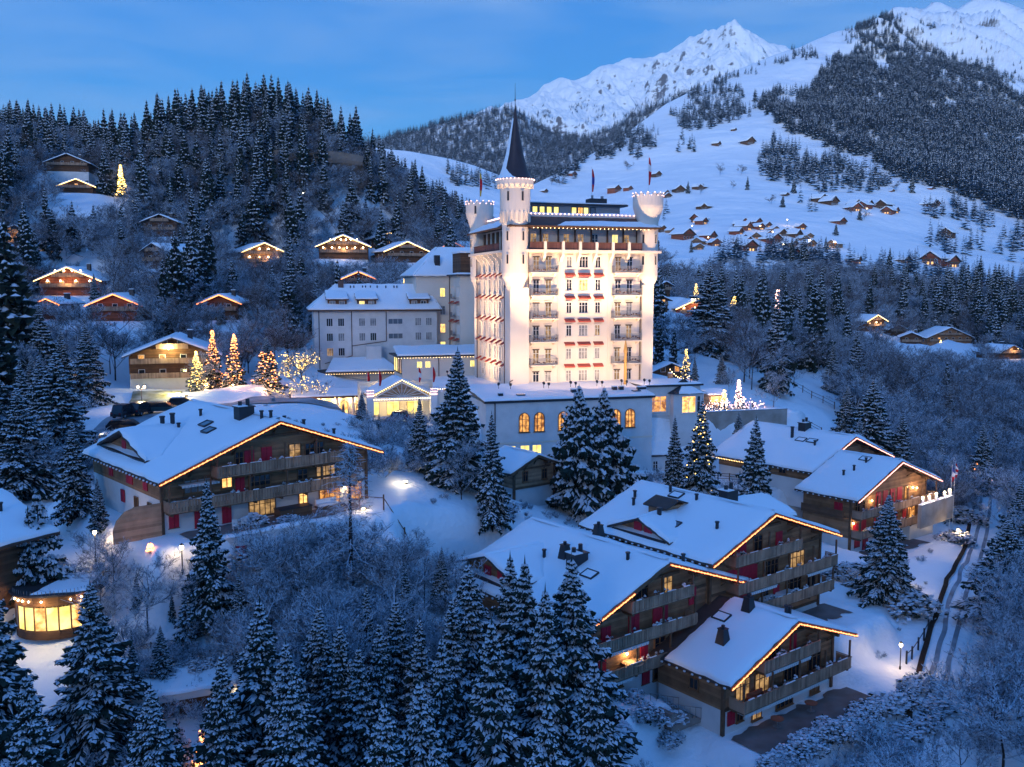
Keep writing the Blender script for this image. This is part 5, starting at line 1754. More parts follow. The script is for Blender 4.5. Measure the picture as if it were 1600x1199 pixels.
mb('wood_dark').box(-1.7, 1.7, -.6, .6, 0, .9).build('casing', b)
mb('metal_dark').box(-1.75, 1.75, -.65, .65, .903, 1.0).build('cover', b)
for x, lab in ((-3.2, 'dark table with two benches under the balcony of the hedge chalet'), (1.6, 'red wicker table set on the patio of the hedge chalet')):
    round_table(ch(E_, 38, x, -.4, -8.3), .55, lab, 'wood_red')
b = thing('deck_sofa', ch(E_, 38, -4.6, .6, -6.1), 38, 'dark red sofa on the wide balcony of the hedge chalet', 'sofa')
mb('wood_red').box(-1, 1, -.4, .4, .08, .42).box(-1, 1, .25, .42, .423, .85).box(-1, -.8, -.4, .25, .423, .62).box(.8, 1, -.4, .25, .423, .62).build('cushion', b)
# scalloped awning edges under some balconies
for par, s0, s1, z, fy in ((chE, -4.2, 2.2, -3.75, .1), (chE, -7.2, 4.5, -6.35, -.15), (chC, -8.4, -2.4, -6.55, .05), (chC, -7.6, -4.2, -9.25, .05), (chD, 5.5, 9.8, -7.15, -.05), (chD, -3.4, .6, -7.15, -.05), (chA, -9.5, -5.8, -5.1, .6)):
    b = mb('awning_cloth').box(s0, s1, fy, fy + .8, z + .02, z + .08)
    for k in range(int((s1 - s0) / .3)):
        b.box(s0 + k * .3 + .02, s0 + k * .3 + .26, fy - .02, fy, z - .16, z + .06)
    b.build('awning', par)


# ------------------------------------------------------------------ chalets on the slopes behind
def small_chalet(u, vt, Y, yaw, wid, ln, hgt, label, group, pitch=.42, wood='wood_dark', rope=None, lit=0, balcony=True, key='chalet', plinth=False, snowside=True, o=1.2, lamps=0):
    """A whole chalet seen from afar: u, vt the picture direction of its front ridge end, Y its distance."""
    tip = pY(u, vt, Y)
    zg = Hz(tip.x, tip.y)
    hw = wid / 2
    drop = hw * pitch
    hgt = max(hgt, drop + 2.2)
    t = thing(key, tip, yaw, label, 'chalet', group)
    base = -hgt
    wl = hw - 1.1
    rr = random.Random(int(u * 7 + vt))
    b = mb(wood)
    zw = -drop * wl / hw - .3
    b.prism([(-wl, base + float(plinth)), (wl, base + float(plinth)), (wl, zw), (0, -.3), (-wl, zw)], o, ln - .6, 'y')
    b.use('plaster_white').box(-wl + .05, wl - .05, o + .05, ln - .7, base - 4, base + float(plinth) - .003)
    b.build('wall', t)
    b = mb('roof_brown').prism([(-hw, -drop - .18), (0, -.18), (hw, -drop - .18), (hw, -drop), (0, 0), (-hw, -drop)], 0, ln, 'y')
    ro = b.build('roof', t)
    b = mb('roof_snow')
    for s in (-1, 1):
        snow_sheet(b, [(s * (hw - .05), .1, -drop), (0, .1, 0), (0, ln - .1, 0), (s * (hw - .05), ln - .1, -drop)], .32, 5, 5, 1, .05)
    b.build('roof_snow', ro, True)
    mb('metal_dark').box(hw * .25, hw * .25 + .9, ln * .55, ln * .55 + .9, -drop * .4, .9).use('roof_snow').box(hw * .25 - .05, hw * .25 + .95, ln * .55 - .05, ln * .55 + .95, .903, 1.05).build('chimney', ro)
    if rope:
        b = mb(rope)
        for s in (-1, 1):
            b.bar((0, -.1, -.16), (s * hw, -.1, -drop - .16), .11, 5)
        b.build('rope_light', t)
    z = base + 2.4
    lv = 0
    while z < -drop * .35 - .4:
        span = wl - .3 if z < zw else max(1.0, (-.5 - z) / pitch - .8)
        span = min(span, wl - .3)
        if balcony and span > 1.6:
            b = mb('wood_board').box(-span, span, o - 1.1, o - .003, z - .12, z).box(-span, span, o - 1.12, o - 1.03, z, z + .85)
            b.build('balcony', t)
        n = max(2, int(span / 1.5))
        for k in range(n):
            x = -span + (k + .5) * 2 * span / n
            m = 'lit_orange' if rr.random() < lit else 'glass_dark'
            put('window', shared(('fw', m), lambda: mb('frame_white').box(-.55, .55, -.06, 0, 0, 1.3).use(m).box(-.46, .46, -.075, -.063, .08, 1.22).mesh('window')), t, (x, o - .003, z + .15))
        for k in range(lamps if lv < 2 else 0):
            x = -span + (k + .5) * 2 * span / lamps + rr.uniform(-.3, .3)
            m_ = shared('fl', lambda: mb('lamp_glow').octa((0, 0, 0), .26).mesh('lamp'))
            put('lamp', m_, t, (x, o - .6, z + 1.5))
        z += 2.6
        lv += 1
    for k in range(2):
        put('side_window', shared(('fws',), lambda: mb('frame_white').box(-.06, 0, -.5, .5, 0, 1.2).use('glass_dark').box(-.075, -.063, -.42, .42, .08, 1.12).mesh('side_window')), t, (-wl - .003, ln * (.35 + .3 * k), base + 1.8))
    if lit > .3 and lamps:
        point(t, (0, o - 2.2, base + 3.4), 220, (1, .62, .28), .6)
    return t


for a_, k_ in SMALL:
    t = small_chalet(*a_, **k_)
    if a_[0] == 268:
        wall_lamp(t, (-.6, 0.2, -2.0), 650, (1, .85, .35))

# long white building at the left edge
t = thing('long_villa', pY(75, 402, 280), 2, 'long white villa with lit arched openings and a snow terrace above it', 'building')
mb('plaster_white').box(-7, 8, 0, 8, -2.6, 3.2).build('wall', t)
mb('wood_beam').box(-8, 9, -.8, 8, 3.2, 3.7).build('roof', t)
b = mb('roof_snow')
snow_sheet(b, [(-8, -.7, 3.7), (9, -.7, 3.7), (9, 9, 5.5), (-8, 9, 5.5)], .4, 12, 6, 2)
b.build('roof_snow', t)
for k, m in enumerate(('lit_dim', 'lit_dim', 'lit_warm', 'lit_warm')):
    window(t, -4.2 + k * 2.4, -.003, .3, 1.8, 2.0, m, arch=True, mull=2, bars=0)
b = thing('garden_railing', pY(75, 380, 281), 2, 'thin railing along the snowy roof terrace of the long villa', 'railing')
m_ = mb('wood_beam').box(-8, 9, 0, .1, .9, 1.0)
for x in np.arange(-8, 9.1, 1):
    m_.box(x - .05, x + .05, 0, .1, 0, .9)
m_.build('rail', b)

# ------------------------------------------------------------------ trees
class Soup:
    """Loose triangles and quads with a material slot each, gathered quickly."""
    def __init__(self, mats):
        self.v, self.f, self.m, self.mats = [], [], [], mats

    def tri(self, a, b, c, m):
        n = len(self.v)
        self.v += [a, b, c]
        self.f.append((n, n + 1, n + 2))
        self.m.append(m)

    def quad(self, a, b, c, d, m):
        n = len(self.v)
        self.v += [a, b, c, d]
        self.f.append((n, n + 1, n + 2, n + 3))
        self.m.append(m)

    def fan(self, top, ring, m):
        n = len(self.v)
        self.v += [top] + ring
        k = len(ring)
        for i in range(k):
            self.f.append((n, n + 1 + i, n + 1 + (i + 1) % k))
            self.m.append(m)

    def mesh(self, name):
        me = D.meshes.new(name)
        me.from_pydata(self.v, [], self.f)
        for m in self.mats:
            me.materials.append(MATS[m])
        me.polygons.foreach_set('material_index', self.m)
        me.update()
        return me


def spruce(seed, Hh=20.0, Rr=3.6, nb=230, sprays=6, snow=.75, droop=.35, fat=1.0, top=1.0, curtain=True, mat_n='needles'):
    """Trunk and crown of a snow-laden spruce Hh tall, built branch by branch."""
    rr = random.Random(seed)
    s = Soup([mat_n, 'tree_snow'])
    tips = []
    ga = 2.39996
    nw = max(9, int(nb / 9.5))
    wl_ = [rr.uniform(.74, 1.12) for _ in range(nw + 1)]
    side = [rr.uniform(.82, 1.15) for _ in range(5)]
    for i in range(nb):
        k_ = min(nw - 1, int(i * nw / nb))
        q = (k_ + rr.gauss(.5, .22)) / nw
        f = min(.985, max(0, q) ** .84)                # 0 foot .. 1 top
        z = Hh * (.045 + .925 * f)
        a = i * ga + k_ * .7 + rr.uniform(-.3, .3)
        env = (1 - f) ** 1.02 * (.60 + .40 * min(1, f * 5 + .4)) * wl_[k_] * side[int(a / 1.2566) % 5]
        l = Rr * 1.08 * env * rr.uniform(.62, 1.18) + .10 + .1 * (1 - f)
        ca, sa = math.cos(a), math.sin(a)
        rise = (.55 * f - .22) + rr.uniform(-.1, .1)
        sag = droop * (1 - f * .8) * rr.uniform(.7, 1.3)

        def P(k):
            r = l * k
            return (r * ca, r * sa, z + l * (rise * k - sag * k * k + .22 * max(0, k - .65)))
        load = rr.random()
        ns = max(3, int(sprays * (.5 + l / Rr)))
        tp = .32 + .68 * min(1, (1 - f) * 2.6)
        wd = (.125 + .075 * l / Rr) * fat * Hh / 20 * tp
        for j in range(ns):
            k = .16 + .84 * (j + rr.uniform(.1, .9)) / ns
            p = P(k)
            for sd in (-1, 1):
                b = a + sd * rr.uniform(.45, .95)
                ls = (l * .44 * (1.12 - k) + .24 * Hh / 20 * tp) * rr.uniform(.65, 1.25)
                cb, sb = math.cos(b), math.sin(b)
                dz = -ls * rr.uniform(.25, .85)
                t = (p[0] + cb * ls, p[1] + sb * ls, p[2] + dz)
                mx_, my_, mz_ = p[0] + cb * ls * .45, p[1] + sb * ls * .45, p[2] + dz * .3
                w_ = wd * rr.uniform(.8, 1.4)
                lf = (mx_ - sb * w_, my_ + cb * w_, mz_ - .10)
                rt = (mx_ + sb * w_, my_ - cb * w_, mz_ - .10)
                s.quad(p, rt, t, lf, 0)
                if curtain and rr.random() < .7:
                    hd = w_ * rr.uniform(1.6, 3.4)
                    s.tri((mx_ - cb * w_, my_ - sb * w_, mz_ - .03), (mx_ + cb * w_ * 1.3, my_ + sb * w_ * 1.3, mz_ - .12), (mx_ + rr.uniform(-.1, .1), my_ + rr.uniform(-.1, .1), mz_ - hd), 0)
                if rr.random() < snow * (.35 + .75 * load):
                    e = rr.uniform(.48, .82)
                    u0 = rr.uniform(.08, .3)
                    h_ = .10 * fat
                    s.fan((mx_, my_, mz_ + h_ + .05), [(p[0] + cb * ls * u0, p[1] + sb * ls * u0, p[2] + dz * u0 + .05), (mx_ + sb * w_ * e, my_ - cb * w_ * e, mz_ + .0),
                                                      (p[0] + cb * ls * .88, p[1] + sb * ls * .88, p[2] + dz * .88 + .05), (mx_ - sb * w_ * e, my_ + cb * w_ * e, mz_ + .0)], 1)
        # the bough itself and the snow along it
        prev = None
        for j in range(4):
            k0, k1 = .1 + .22 * j, .1 + .22 * (j + 1)
            p, t = P(k0), P(min(1.02, k1))
            w0, w1 = wd * .75, wd * (.75 if j < 3 else .1)
            s.quad((p[0] - sa * w0, p[1] + ca * w0, p[2] - .05), (p[0] + sa * w0, p[1] - ca * w0, p[2] - .05), (t[0] + sa * w1, t[1] - ca * w1, t[2] - .05), (t[0] - sa * w1, t[1] + ca * w1, t[2] - .05), 0)
            if j > 0 and rr.random() < snow + .1:
                e = rr.uniform(.5, .8)
                m_ = ((p[0] + t[0]) / 2, (p[1] + t[1]) / 2, (p[2] + t[2]) / 2 + .15 * fat)
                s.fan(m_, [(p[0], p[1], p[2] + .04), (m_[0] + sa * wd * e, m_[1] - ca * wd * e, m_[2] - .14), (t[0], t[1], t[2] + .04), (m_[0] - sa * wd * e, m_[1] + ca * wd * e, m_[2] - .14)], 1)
        tips.append(P(.9))
    # leader
    for i in range(5):
        a = i * 1.257
        s.tri((.10 * math.cos(a), .10 * math.sin(a), Hh * .93), (.10 * math.cos(a + 1.2), .10 * math.sin(a + 1.2), Hh * .93), (0, 0, Hh * 1.0), 0)
    s.tri((.05, 0, Hh * .965), (-.05, 0, Hh * .965), (0, 0, Hh * 1.005), 1)
    tb = mb('bark').bar((0, 0, -1.5), (0, 0, Hh * .55), Hh * .013, 7, Hh * .007).bar((0, 0, Hh * .55), (0, 0, Hh * .97), Hh * .007, 6, .02)
    return tb.mesh('trunk'), s.mesh('crown'), tips, Hh


def bare(seed, Hh=10.0, spread=.5, dens=1.0, m='twigs', limbs=9, up=.5, tw=1.0, trunk=True):
    """A leafless tree under hoar frost: trunk, limbs and several orders of twigs."""
    rr = random.Random(seed)
    s = Soup([m])
    tb = mb('bark')
    if trunk:
        tb.bar((0, 0, -1), (.1, 0, Hh * .3), Hh * .010, 6, Hh * .007).bar((.1, 0, Hh * .3), (.0, .25, Hh * .55), Hh * .007, 5, Hh * .004).bar((0, .25, Hh * .55), (.15, .1, Hh * .8), Hh * .004, 5, Hh * .0015)

    def seg(p, q, r0, r1):
        d = (q - p)
        x = d.cross(Vector((rr.uniform(-1, 1), rr.uniform(-1, 1), rr.uniform(-.4, .4))))
        if x.length < 1e-4:
            return
        x.normalize()
        s.quad(tuple(p - x * r0), tuple(p + x * r0), tuple(q + x * r1), tuple(q - x * r1), 0)
        if r0 > .03:
            y = d.cross(x).normalized()
            s.quad(tuple(p - y * r0), tuple(p + y * r0), tuple(q + y * r1), tuple(q - y * r1), 0)

    def grow(p, d, ln, r, lev):
        n = 3 if lev < 2 else 2
        pts = [p]
        for k in range(n):
            d = (d + Vector((rr.uniform(-.25, .25), rr.uniform(-.25, .25), rr.uniform(-.10, .22)))).normalized()
            pts.append(pts[-1] + d * ln / n)
        for k in range(n):
            seg(pts[k], pts[k + 1], r * (1 - k / n * .5), r * (1 - (k + 1) / n * .5))
        if lev >= 3:
            return
        kids = int(((8, 7, 6)[lev]) * dens)
        for _ in range(kids):
            t = rr.uniform(.25, 1)
            k = min(n - 1, int(t * n))
            b = pts[k].lerp(pts[k + 1], t * n - k)
            dd = (d * .8 + Vector((rr.uniform(-1, 1), rr.uniform(-1, 1), rr.uniform(-.3, .8)))).normalized()
            grow(b, dd, ln * rr.uniform(.35, .6), max(r * .45, .017 * tw), lev + 1)
    for i in range(limbs):
        z = Hh * (rr.uniform(.10, .72) if trunk else 0)
        a = i * 2.4 + rr.uniform(-.4, .4)
        up_ = up + rr.uniform(-.2, .35)
        dvec = Vector((math.cos(a) * spread * 2, math.sin(a) * spread * 2, up_ * 1.6)).normalized()
        grow(Vector((0, 0, z)), dvec, Hh * (.42 if trunk else .7) * rr.uniform(.7, 1.15) * (1.15 - z / Hh * .5), .05 * tw * Hh / 10, 0)
    return tb.mesh('trunk'), s.mesh('crown'), [], Hh


def larch(seed, Hh=20.0):
    rr = random.Random(seed)
    s = Soup(['twigs'])
    for i in range(150):
        f = ((i + .5) / 150) ** .85
        z = Hh * (.12 + .86 * f)
        a = i * 2.4 + rr.uniform(-.3, .3)
        l = Hh * .20 * (1 - f) ** .75 * rr.uniform(.7, 1.2) + .25
        ca, sa = math.cos(a), math.sin(a)
        P = lambda k: Vector((l * k * ca, l * k * sa, z + l * (.05 * k - .22 * k * k + .18 * max(0, k - .6))))
        for j in range(4):
            p, q = P(j / 4), P((j + 1) / 4)
            w_ = .045 * (1 - j / 5)
            s.quad(tuple(p + Vector((-sa * w_, ca * w_, 0))), tuple(p + Vector((sa * w_, -ca * w_, 0))), tuple(q + Vector((sa * w_ * .8, -ca * w_ * .8, 0))), tuple(q + Vector((-sa * w_ * .8, ca * w_ * .8, 0))), 0)
        for j in range(16):
            p = P(rr.uniform(.15, 1))
            d = Vector((rr.uniform(-1, 1), rr.uniform(-1, 1), rr.uniform(-1.0, .15))).normalized() * rr.uniform(.35, .95)
            x = d.cross(Vector((rr.uniform(-1, 1), rr.uniform(-1, 1), rr.uniform(-1, 1)))).normalized() * .026
            s.quad(tuple(p - x), tuple(p + x), tuple(p + d + x * .6), tuple(p + d - x * .6), 0)
    tb = mb('bark').bar((0, 0, -1), (0, 0, Hh * .98), Hh * .013, 7, .03)
    return tb.mesh('trunk'), s.mesh('crown'), [], Hh


def shrub(seed, Rr=1.6, n=420, m='bush_leaf'):
    """Clipped or wild evergreen: leaf clumps through a lumpy mound, snow on the upper ones."""
    rr = random.Random(seed)
    s = Soup([m, 'tree_snow'])
    for _ in range(n):
        a, e = rr.uniform(0, 6.283), math.asin(rr.uniform(-.1, 1))
        r = Rr * rr.uniform(.55, 1.0) * (1 + .25 * math.sin(a * 3 + seed) * math.cos(e))
        p = Vector((r * math.cos(e) * math.cos(a), r * math.cos(e) * math.sin(a), r * .85 * math.sin(e) + .1))
        u_ = Vector((rr.uniform(-1, 1), rr.uniform(-1, 1), rr.uniform(-.5, .5))).normalized() * rr.uniform(.12, .28)
        v_ = u_.cross(Vector((rr.uniform(-1, 1), rr.uniform(-1, 1), rr.uniform(-1, 1)))).normalized() * rr.uniform(.08, .2)
        s.quad(tuple(p - u_), tuple(p + v_), tuple(p + u_), tuple(p - v_), 0)
        if math.sin(e) > .25 and rr.random() < .55:
            w_ = rr.uniform(.10, .24)
            s.fan(tuple(p + Vector((0, 0, .12))), [tuple(p + Vector((w_ * math.cos(k), w_ * math.sin(k), .02))) for k in (0.3, 1.6, 2.9, 4.2, 5.4)], 1)
    st = mb('bark')
    for k in range(5):
        a = k * 1.26
        st.bar((0, 0, -.5), (Rr * .5 * math.cos(a), Rr * .5 * math.sin(a), Rr * .5), .05, 4, .02)
    return st.mesh('stem'), s.mesh('foliage'), [], Rr * 1.8


PROTO = {
    'big': [spruce(11, nb=330, sprays=11, Rr=3.7, snow=.72), spruce(12, nb=320, sprays=11, Rr=3.4, droop=.5, snow=.6), spruce(13, nb=340, sprays=11, Rr=3.9, droop=.34, snow=.78), spruce(14, nb=320, sprays=11, Rr=3.1, droop=.44, snow=.62)],
    'mid': [spruce(21, nb=150, sprays=4, Rr=3.3, fat=2.1, snow=.42), spruce(22, nb=140, sprays=4, Rr=2.8, fat=2.1, snow=.5), spruce(23, nb=150, sprays=4, Rr=3.6, fat=2.2, snow=.36)],
    'dark': [spruce(31, nb=150, sprays=4, Rr=3.1, fat=2.2, snow=.24), spruce(32, nb=150, sprays=4, Rr=2.6, fat=2.2, snow=.28)],
    'pine': [spruce(41, Hh=14, nb=260, sprays=9, Rr=5.0, fat=2.0, snow=.9, droop=.15)],
    'small': [spruce(51, Hh=7, nb=120, sprays=5, Rr=1.7, fat=1.3, snow=.85), spruce(52, Hh=7, nb=120, sprays=5, Rr=1.4, fat=1.3, snow=.8)],
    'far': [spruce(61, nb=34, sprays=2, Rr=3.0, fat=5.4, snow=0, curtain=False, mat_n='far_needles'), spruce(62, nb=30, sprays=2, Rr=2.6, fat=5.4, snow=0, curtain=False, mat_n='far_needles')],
    'bare': [bare(71), bare(72, spread=.65, limbs=10), bare(73, Hh=12, spread=.4, up=.8), bare(74, Hh=8, spread=.7, limbs=8)],
    'bark': [bare(75, m='twigs_dark'), bare(76, Hh=12, spread=.42, up=.8, m='twigs_dark')],
    'brush': [bare(77, Hh=3.2, spread=.6, trunk=False, limbs=10, dens=.9), bare(78, Hh=2.6, spread=.75, trunk=False, limbs=9, dens=.9), bare(79, Hh=4.0, spread=.4, up=.9, trunk=False, limbs=8)],
    'larch': [larch(81)],
    'shrub': [shrub(91), shrub(92, 1.3), shrub(93, 2.0, 600)],
}
PLACED = []
PART = {'shrub': ('stem', 'foliage'), 'brush': (None, 'twigs')}
RT = random.Random(99)
NAMES = {'big': 'spruce_tree', 'mid': 'spruce_tree', 'dark': 'spruce_tree', 'pine': 'pine_tree', 'small': 'young_spruce', 'bare': 'frosted_tree', 'bark': 'bare_tree', 'brush': 'frosted_shrub', 'larch': 'larch_tree', 'shrub': 'evergreen_shrub'}
CATS = {'big': 'spruce', 'mid': 'spruce', 'dark': 'spruce', 'pine': 'pine', 'small': 'spruce', 'bare': 'tree', 'bark': 'tree', 'brush': 'shrub', 'larch': 'larch', 'shrub': 'shrub'}


def plant(kind, x, y, h, label, group=None, wide=1.0, var=None, z=None, lights=None, nl=300, lr=(.05, 1.0), rot=None, lrad=.085):
    pr = PROTO[kind]
    tm, cm, tips, H0 = pr[(RT.randrange(len(pr)) if var is None else var) % len(pr)]
    z = Hz(x, y) if z is None else z
    k = h / H0
    t = thing(NAMES[kind], (x, y, z - .15), 0, label, CATS[kind], group)
    t.rotation_euler = (0, 0, RT.uniform(0, 6.28) if rot is None else rot)
    t.scale = (k * wide, k * wide, k)
    a, c = PART.get(kind, ('trunk', 'crown'))
    if a:
        put(a, tm, t)
    put(c, cm, t)
    if lights:
        rr = random.Random(int(x * 31 + y))
        b = mb(lights)
        cand = tips if tips else [tuple(cm.vertices[rr.randrange(len(cm.vertices))].co) for _ in range(nl)]
        r = (lrad if tips else .06) / k
        for _ in range(nl):
            p = rr.choice(cand)
            f = p[2] / H0
            if not lr[0] <= f <= lr[1]:
                continue
            g = rr.uniform(.55, 1.1) if tips else 1
            b.octa((p[0] * g + rr.uniform(-.2, .2), p[1] * g + rr.uniform(-.2, .2), p[2] + rr.uniform(-.1, .35)), r)
        o = b.build('fairy_lights', t)
        o['kind'] = 'stuff'
    PLACED.append((x, y))
    return t


def tree(kind, u, vt, Y, wide, label, group=None, **k):
    """Tree whose top is seen at (u, vt) and which stands Y metres out."""
    p = pY(u, vt, Y)
    z = Hz(p.x, p.y)
    return plant(kind, p.x, p.y, max(1.0, p.z - z), label, group, wide, z=z, **k)


def land0(u, v):
    """First point of the near ground seen in the direction (u, v)."""
    Ys = np.exp(np.linspace(math.log(45), math.log(400), 400))
    d = ray(u, v)
    xs, zs = d[0] / d[1] * Ys, CZ + d[2] / d[1] * Ys
    k = np.nonzero(zs < H(xs, Ys))[0]
    k = k[0] if len(k) else -1
    return Vector((xs[k], Ys[k], zs[k]))


N = None
for row in [
    ('big', 140, 900, 63, 1.35, 'huge snow laden spruce standing in front of the garage doors', 0),
    ('big', -22, 872, 58, 1.3, 'big spruce cut by the left edge beside the glass pavilion', 1),
    ('big', 322, 742, 74.5, 1.05, 'snowy spruce right in front of the balconies of the big chalet', 3),
    ('big', 85, 543, 110, 1.5, 'tall broad spruce left of the car park, snow in heavy clumps', 2),
    ('big', 25, 598, 100, 1.5, 'tall spruce behind the snow roof at the left edge', 0),
    ('big', 112, 652, 90, 1.25, 'tall spruce close to the left end of the big chalet', 1),
    ('big', 151, 742, 85, 1.0, 'shorter spruce touching the left eave of the big chalet', 3),
    ('small', 57, 765, 76, 1.2, 'young spruce above the roof at the left edge, taller of two', 0),
    ('small', 43, 787, 75, 1.0, 'young spruce above the roof at the left edge, shorter of two', 1),
    ('dark', 4, 335, 150, 1.6, 'very tall dark spruce filling the upper left edge', 0),
    ('dark', -18, 450, 125, 1.6, 'dark spruce cropped by the left edge above the tall pair', 1),
    ('big', 60, 470, 150, 1.2, 'spruce in front of the glowing brown chalet', 3),
    ('big', 132, 500, 145, 1.1, 'spruce rising left of the low carport', 2),
    ('big', 405, 925, 60, 1.4, 'great drooping spruce at the bottom, long snow covered boughs', 1),
    ('big', 345, 1010, 56, 1.0, 'spruce squeezed between the garage and the great drooping spruce', 0),
    ('big', 498, 938, 64, 1.15, 'spruce right of the great drooping spruce at the bottom', 2),
    ('big', 560, 1000, 60, 1.1, 'spruce in the middle of the bottom row, low top', 3),
    ('big', 618, 928, 66, 1.15, 'spruce in the bottom row below the garden fence posts', 0),
    ('big', 690, 985, 58, 1.05, 'front spruce below the roof of the shuttered chalet', 1),
    ('big', 731, 868, 67, 1.15, 'spruce hiding the left gable of the shuttered chalet', 2),
    ('big', 797, 856, 68, 1.15, 'left one of the twin topped spruces before the shuttered chalet', 1),
    ('big', 820, 862, 64, 1.1, 'right one of the twin topped spruces before the shuttered chalet', 3),
    ('big', 893, 858, 65, 1.2, 'tall spruce crossing the rope lit roof edge of the shuttered chalet', 2),
    ('big', 768, 955, 57, 1.0, 'front spruce beneath the twin topped spruces', 0),
    ('big', 655, 1050, 52, 1.1, 'spruce at the bottom edge with only its upper half showing', 2),
    ('big', 455, 1045, 52, 1.1, 'spruce at the bottom edge right under the great drooping spruce', 3),
    ('big', 235, 1060, 53, 1.2, 'spruce at the bottom edge below the garage', 2),
    ('big', 40, 1040, 50, 1.3, 'spruce in the bottom left corner', 3),
    ('big', 530, 965, 62, 1.1, 'spruce left of the low topped one in the bottom row', 0),
    ('big', 592, 962, 63, 1.0, 'spruce right of the low topped one in the bottom row', 1),
    ('big', 655, 955, 64, 1.0, 'spruce in the bottom row straight below the fence posts', 3),
    ('big', 446, 990, 57, 1.0, 'spruce leaning close on the right of the great drooping spruce', 2),
    ('big', 706, 925, 65, 1.0, 'spruce just left of the one hiding the left gable', 0),
    ('big', 852, 905, 61, 1.0, 'spruce between the twin topped pair and the tall crossing spruce', 3),
    ('big', 928, 1015, 55, 1.0, 'spruce right of the tall crossing spruce near the bottom edge', 0),
    ('big', 600, 1080, 50, 1.1, 'lowest spruce at the bottom edge left of centre', 1),
    ('big', 462, 872, 76, .9, 'spruce among the frosted trees left of the larch foot', 1),
    ('big', 632, 872, 76, .9, 'spruce among the frosted trees right of the larch foot', 3),
    ('big', 690, 850, 80, .9, 'spruce left of the roof corner of the shuttered chalet', 0),
    ('big', 250, 972, 68, .9, 'spruce between the glass pavilion and the garage', 2),
    ('big', 855, 1080, 50, 1.1, 'spruce at the bottom edge below the tall crossing spruce', 1),
    ('small', 275, 1118, 60, 1.3, 'young spruce on the drive before the garage doors', 0),
    ('big', 715, 538, 105, 1.15, 'tall spruce standing in front of the dining wing corner', 0),
    ('big', 655, 616, 108, .95, 'slimmer spruce left of the tall one by the dining wing', 3),
    ('big', 768, 638, 99, .9, 'dark slim spruce between the tall one and the garden house', 1),
    ('pine', 905, 597, 121, 1.0, 'broad snow clad pine left of a pair before the dining wing', 0),
    ('pine', 944, 600, 124, .95, 'broad snow clad pine right of a pair before the dining wing', 0),
    ('big', 1055, 646, 130, .85, 'narrow spruce before the lean to of the veranda wing', 3),
    ('big', 1182, 645, 117, 1.05, 'symmetrical spruce in front of the long plain snow roof', 1),
    ('big', 1155, 640, 146, .9, 'spruce standing against the stained terrace wall', 2),
    ('big', 1110, 408, 235, 1.35, 'very broad dark spruce right of the palace', 2),
    ('dark', 1275, 438, 265, 1.5, 'dark spruce in the valley left of the lit chalet', 0),
    ('dark', 1030, 490, 200, .8, 'slim dark spruce hard by the east tower foot', 1),
    ('dark', 1054, 506, 205, .7, 'slim dark spruce right of the one at the tower foot', 0),
    ('big', 1086, 556, 185, .9, 'spruce behind the hipped bay of the veranda wing', 3),
    ('big', 1128, 548, 190, .9, 'spruce behind the christmas terrace', 0),
    ('big', 1390, 766, 99, 1.25, 'snowy spruce in front of the lamplit chalet', 2),
    ('big', 1325, 598, 166, 1.15, 'spruce behind the long plain snow roof, left of the cluster', 0),
    ('big', 1366, 586, 152, 1.35, 'largest spruce of the cluster behind the lamplit chalet', 2),
    ('big', 1412, 640, 150, 1.2, 'spruce at the right of the cluster behind the lamplit chalet', 1),
    ('big', 1340, 512, 215, 1.1, 'spruce in the valley above the cluster by the lamplit chalet', 3),
    ('big', 1302, 530, 225, 1.0, 'spruce by the snowy paddock fence', 1),
    ('big', 1556, 664, 158, 1.0, 'spruce behind the faintly lit one beside the path', 1),
    ('big', 1577, 805, 97, 1.75, 'great broad spruce at the right edge beside the path', 2),
    ('big', 1598, 745, 112, 1.3, 'spruce behind the great broad one at the right edge', 0),
    ('big', 536, 626, 137, .9, 'small dark spruce left of three before the entrance canopy', 3),
    ('big', 565, 610, 133, 1.05, 'tallest of three spruces before the entrance canopy', 0),
    ('big', 592, 642, 128, .9, 'right spruce of three before the entrance canopy', 1),
    ('dark', 450, 430, 205, 1.5, 'dark spruce at the left end of the west wing', 0),
    ('dark', 425, 470, 215, 1.3, 'dark spruce left of the one beside the west wing', 1),
    ('big', 382, 478, 200, 1.1, 'snowy spruce above the orange lit trees', 2),
    ('big', 345, 470, 205, 1.1, 'snowy spruce above the pink lit tree', 0),
    ('big', 218, 470, 200, 1.2, 'spruce behind the brown and white chalet', 1),
    ('dark', 196, 408, 240, 1.3, 'dark spruce right of the glowing brown chalet', 1),
    ('big', 146, 425, 205, 1.0, 'spruce right before the glowing brown chalet', 3),
    ('dark', 302, 395, 250, 1.5, 'broad dark spruce in the middle of the left hillside', 0),
    ('dark', 268, 370, 262, 1.5, 'tall dark spruce beside the broad one on the hillside', 1),
    ('dark', 170, 252, 352, .6, 'narrow dark spruce just left of the golden tree', 1),
    ('dark', 180, 250, 350, .55, 'narrow dark spruce touching the golden tree', 0),
    ('dark', 556, 162, 400, 1.1, 'lone tall spruce at the right end of the hilltop row', 1),
    ('dark', 582, 198, 402, .8, 'last short spruce right of the hilltop row', 0),
]:
    tree(row[0], row[1], row[2], row[3], row[4] * (1.2 if row[0] == 'big' else 1.1), row[5], 'spruces round the palace and chalets', var=row[6])
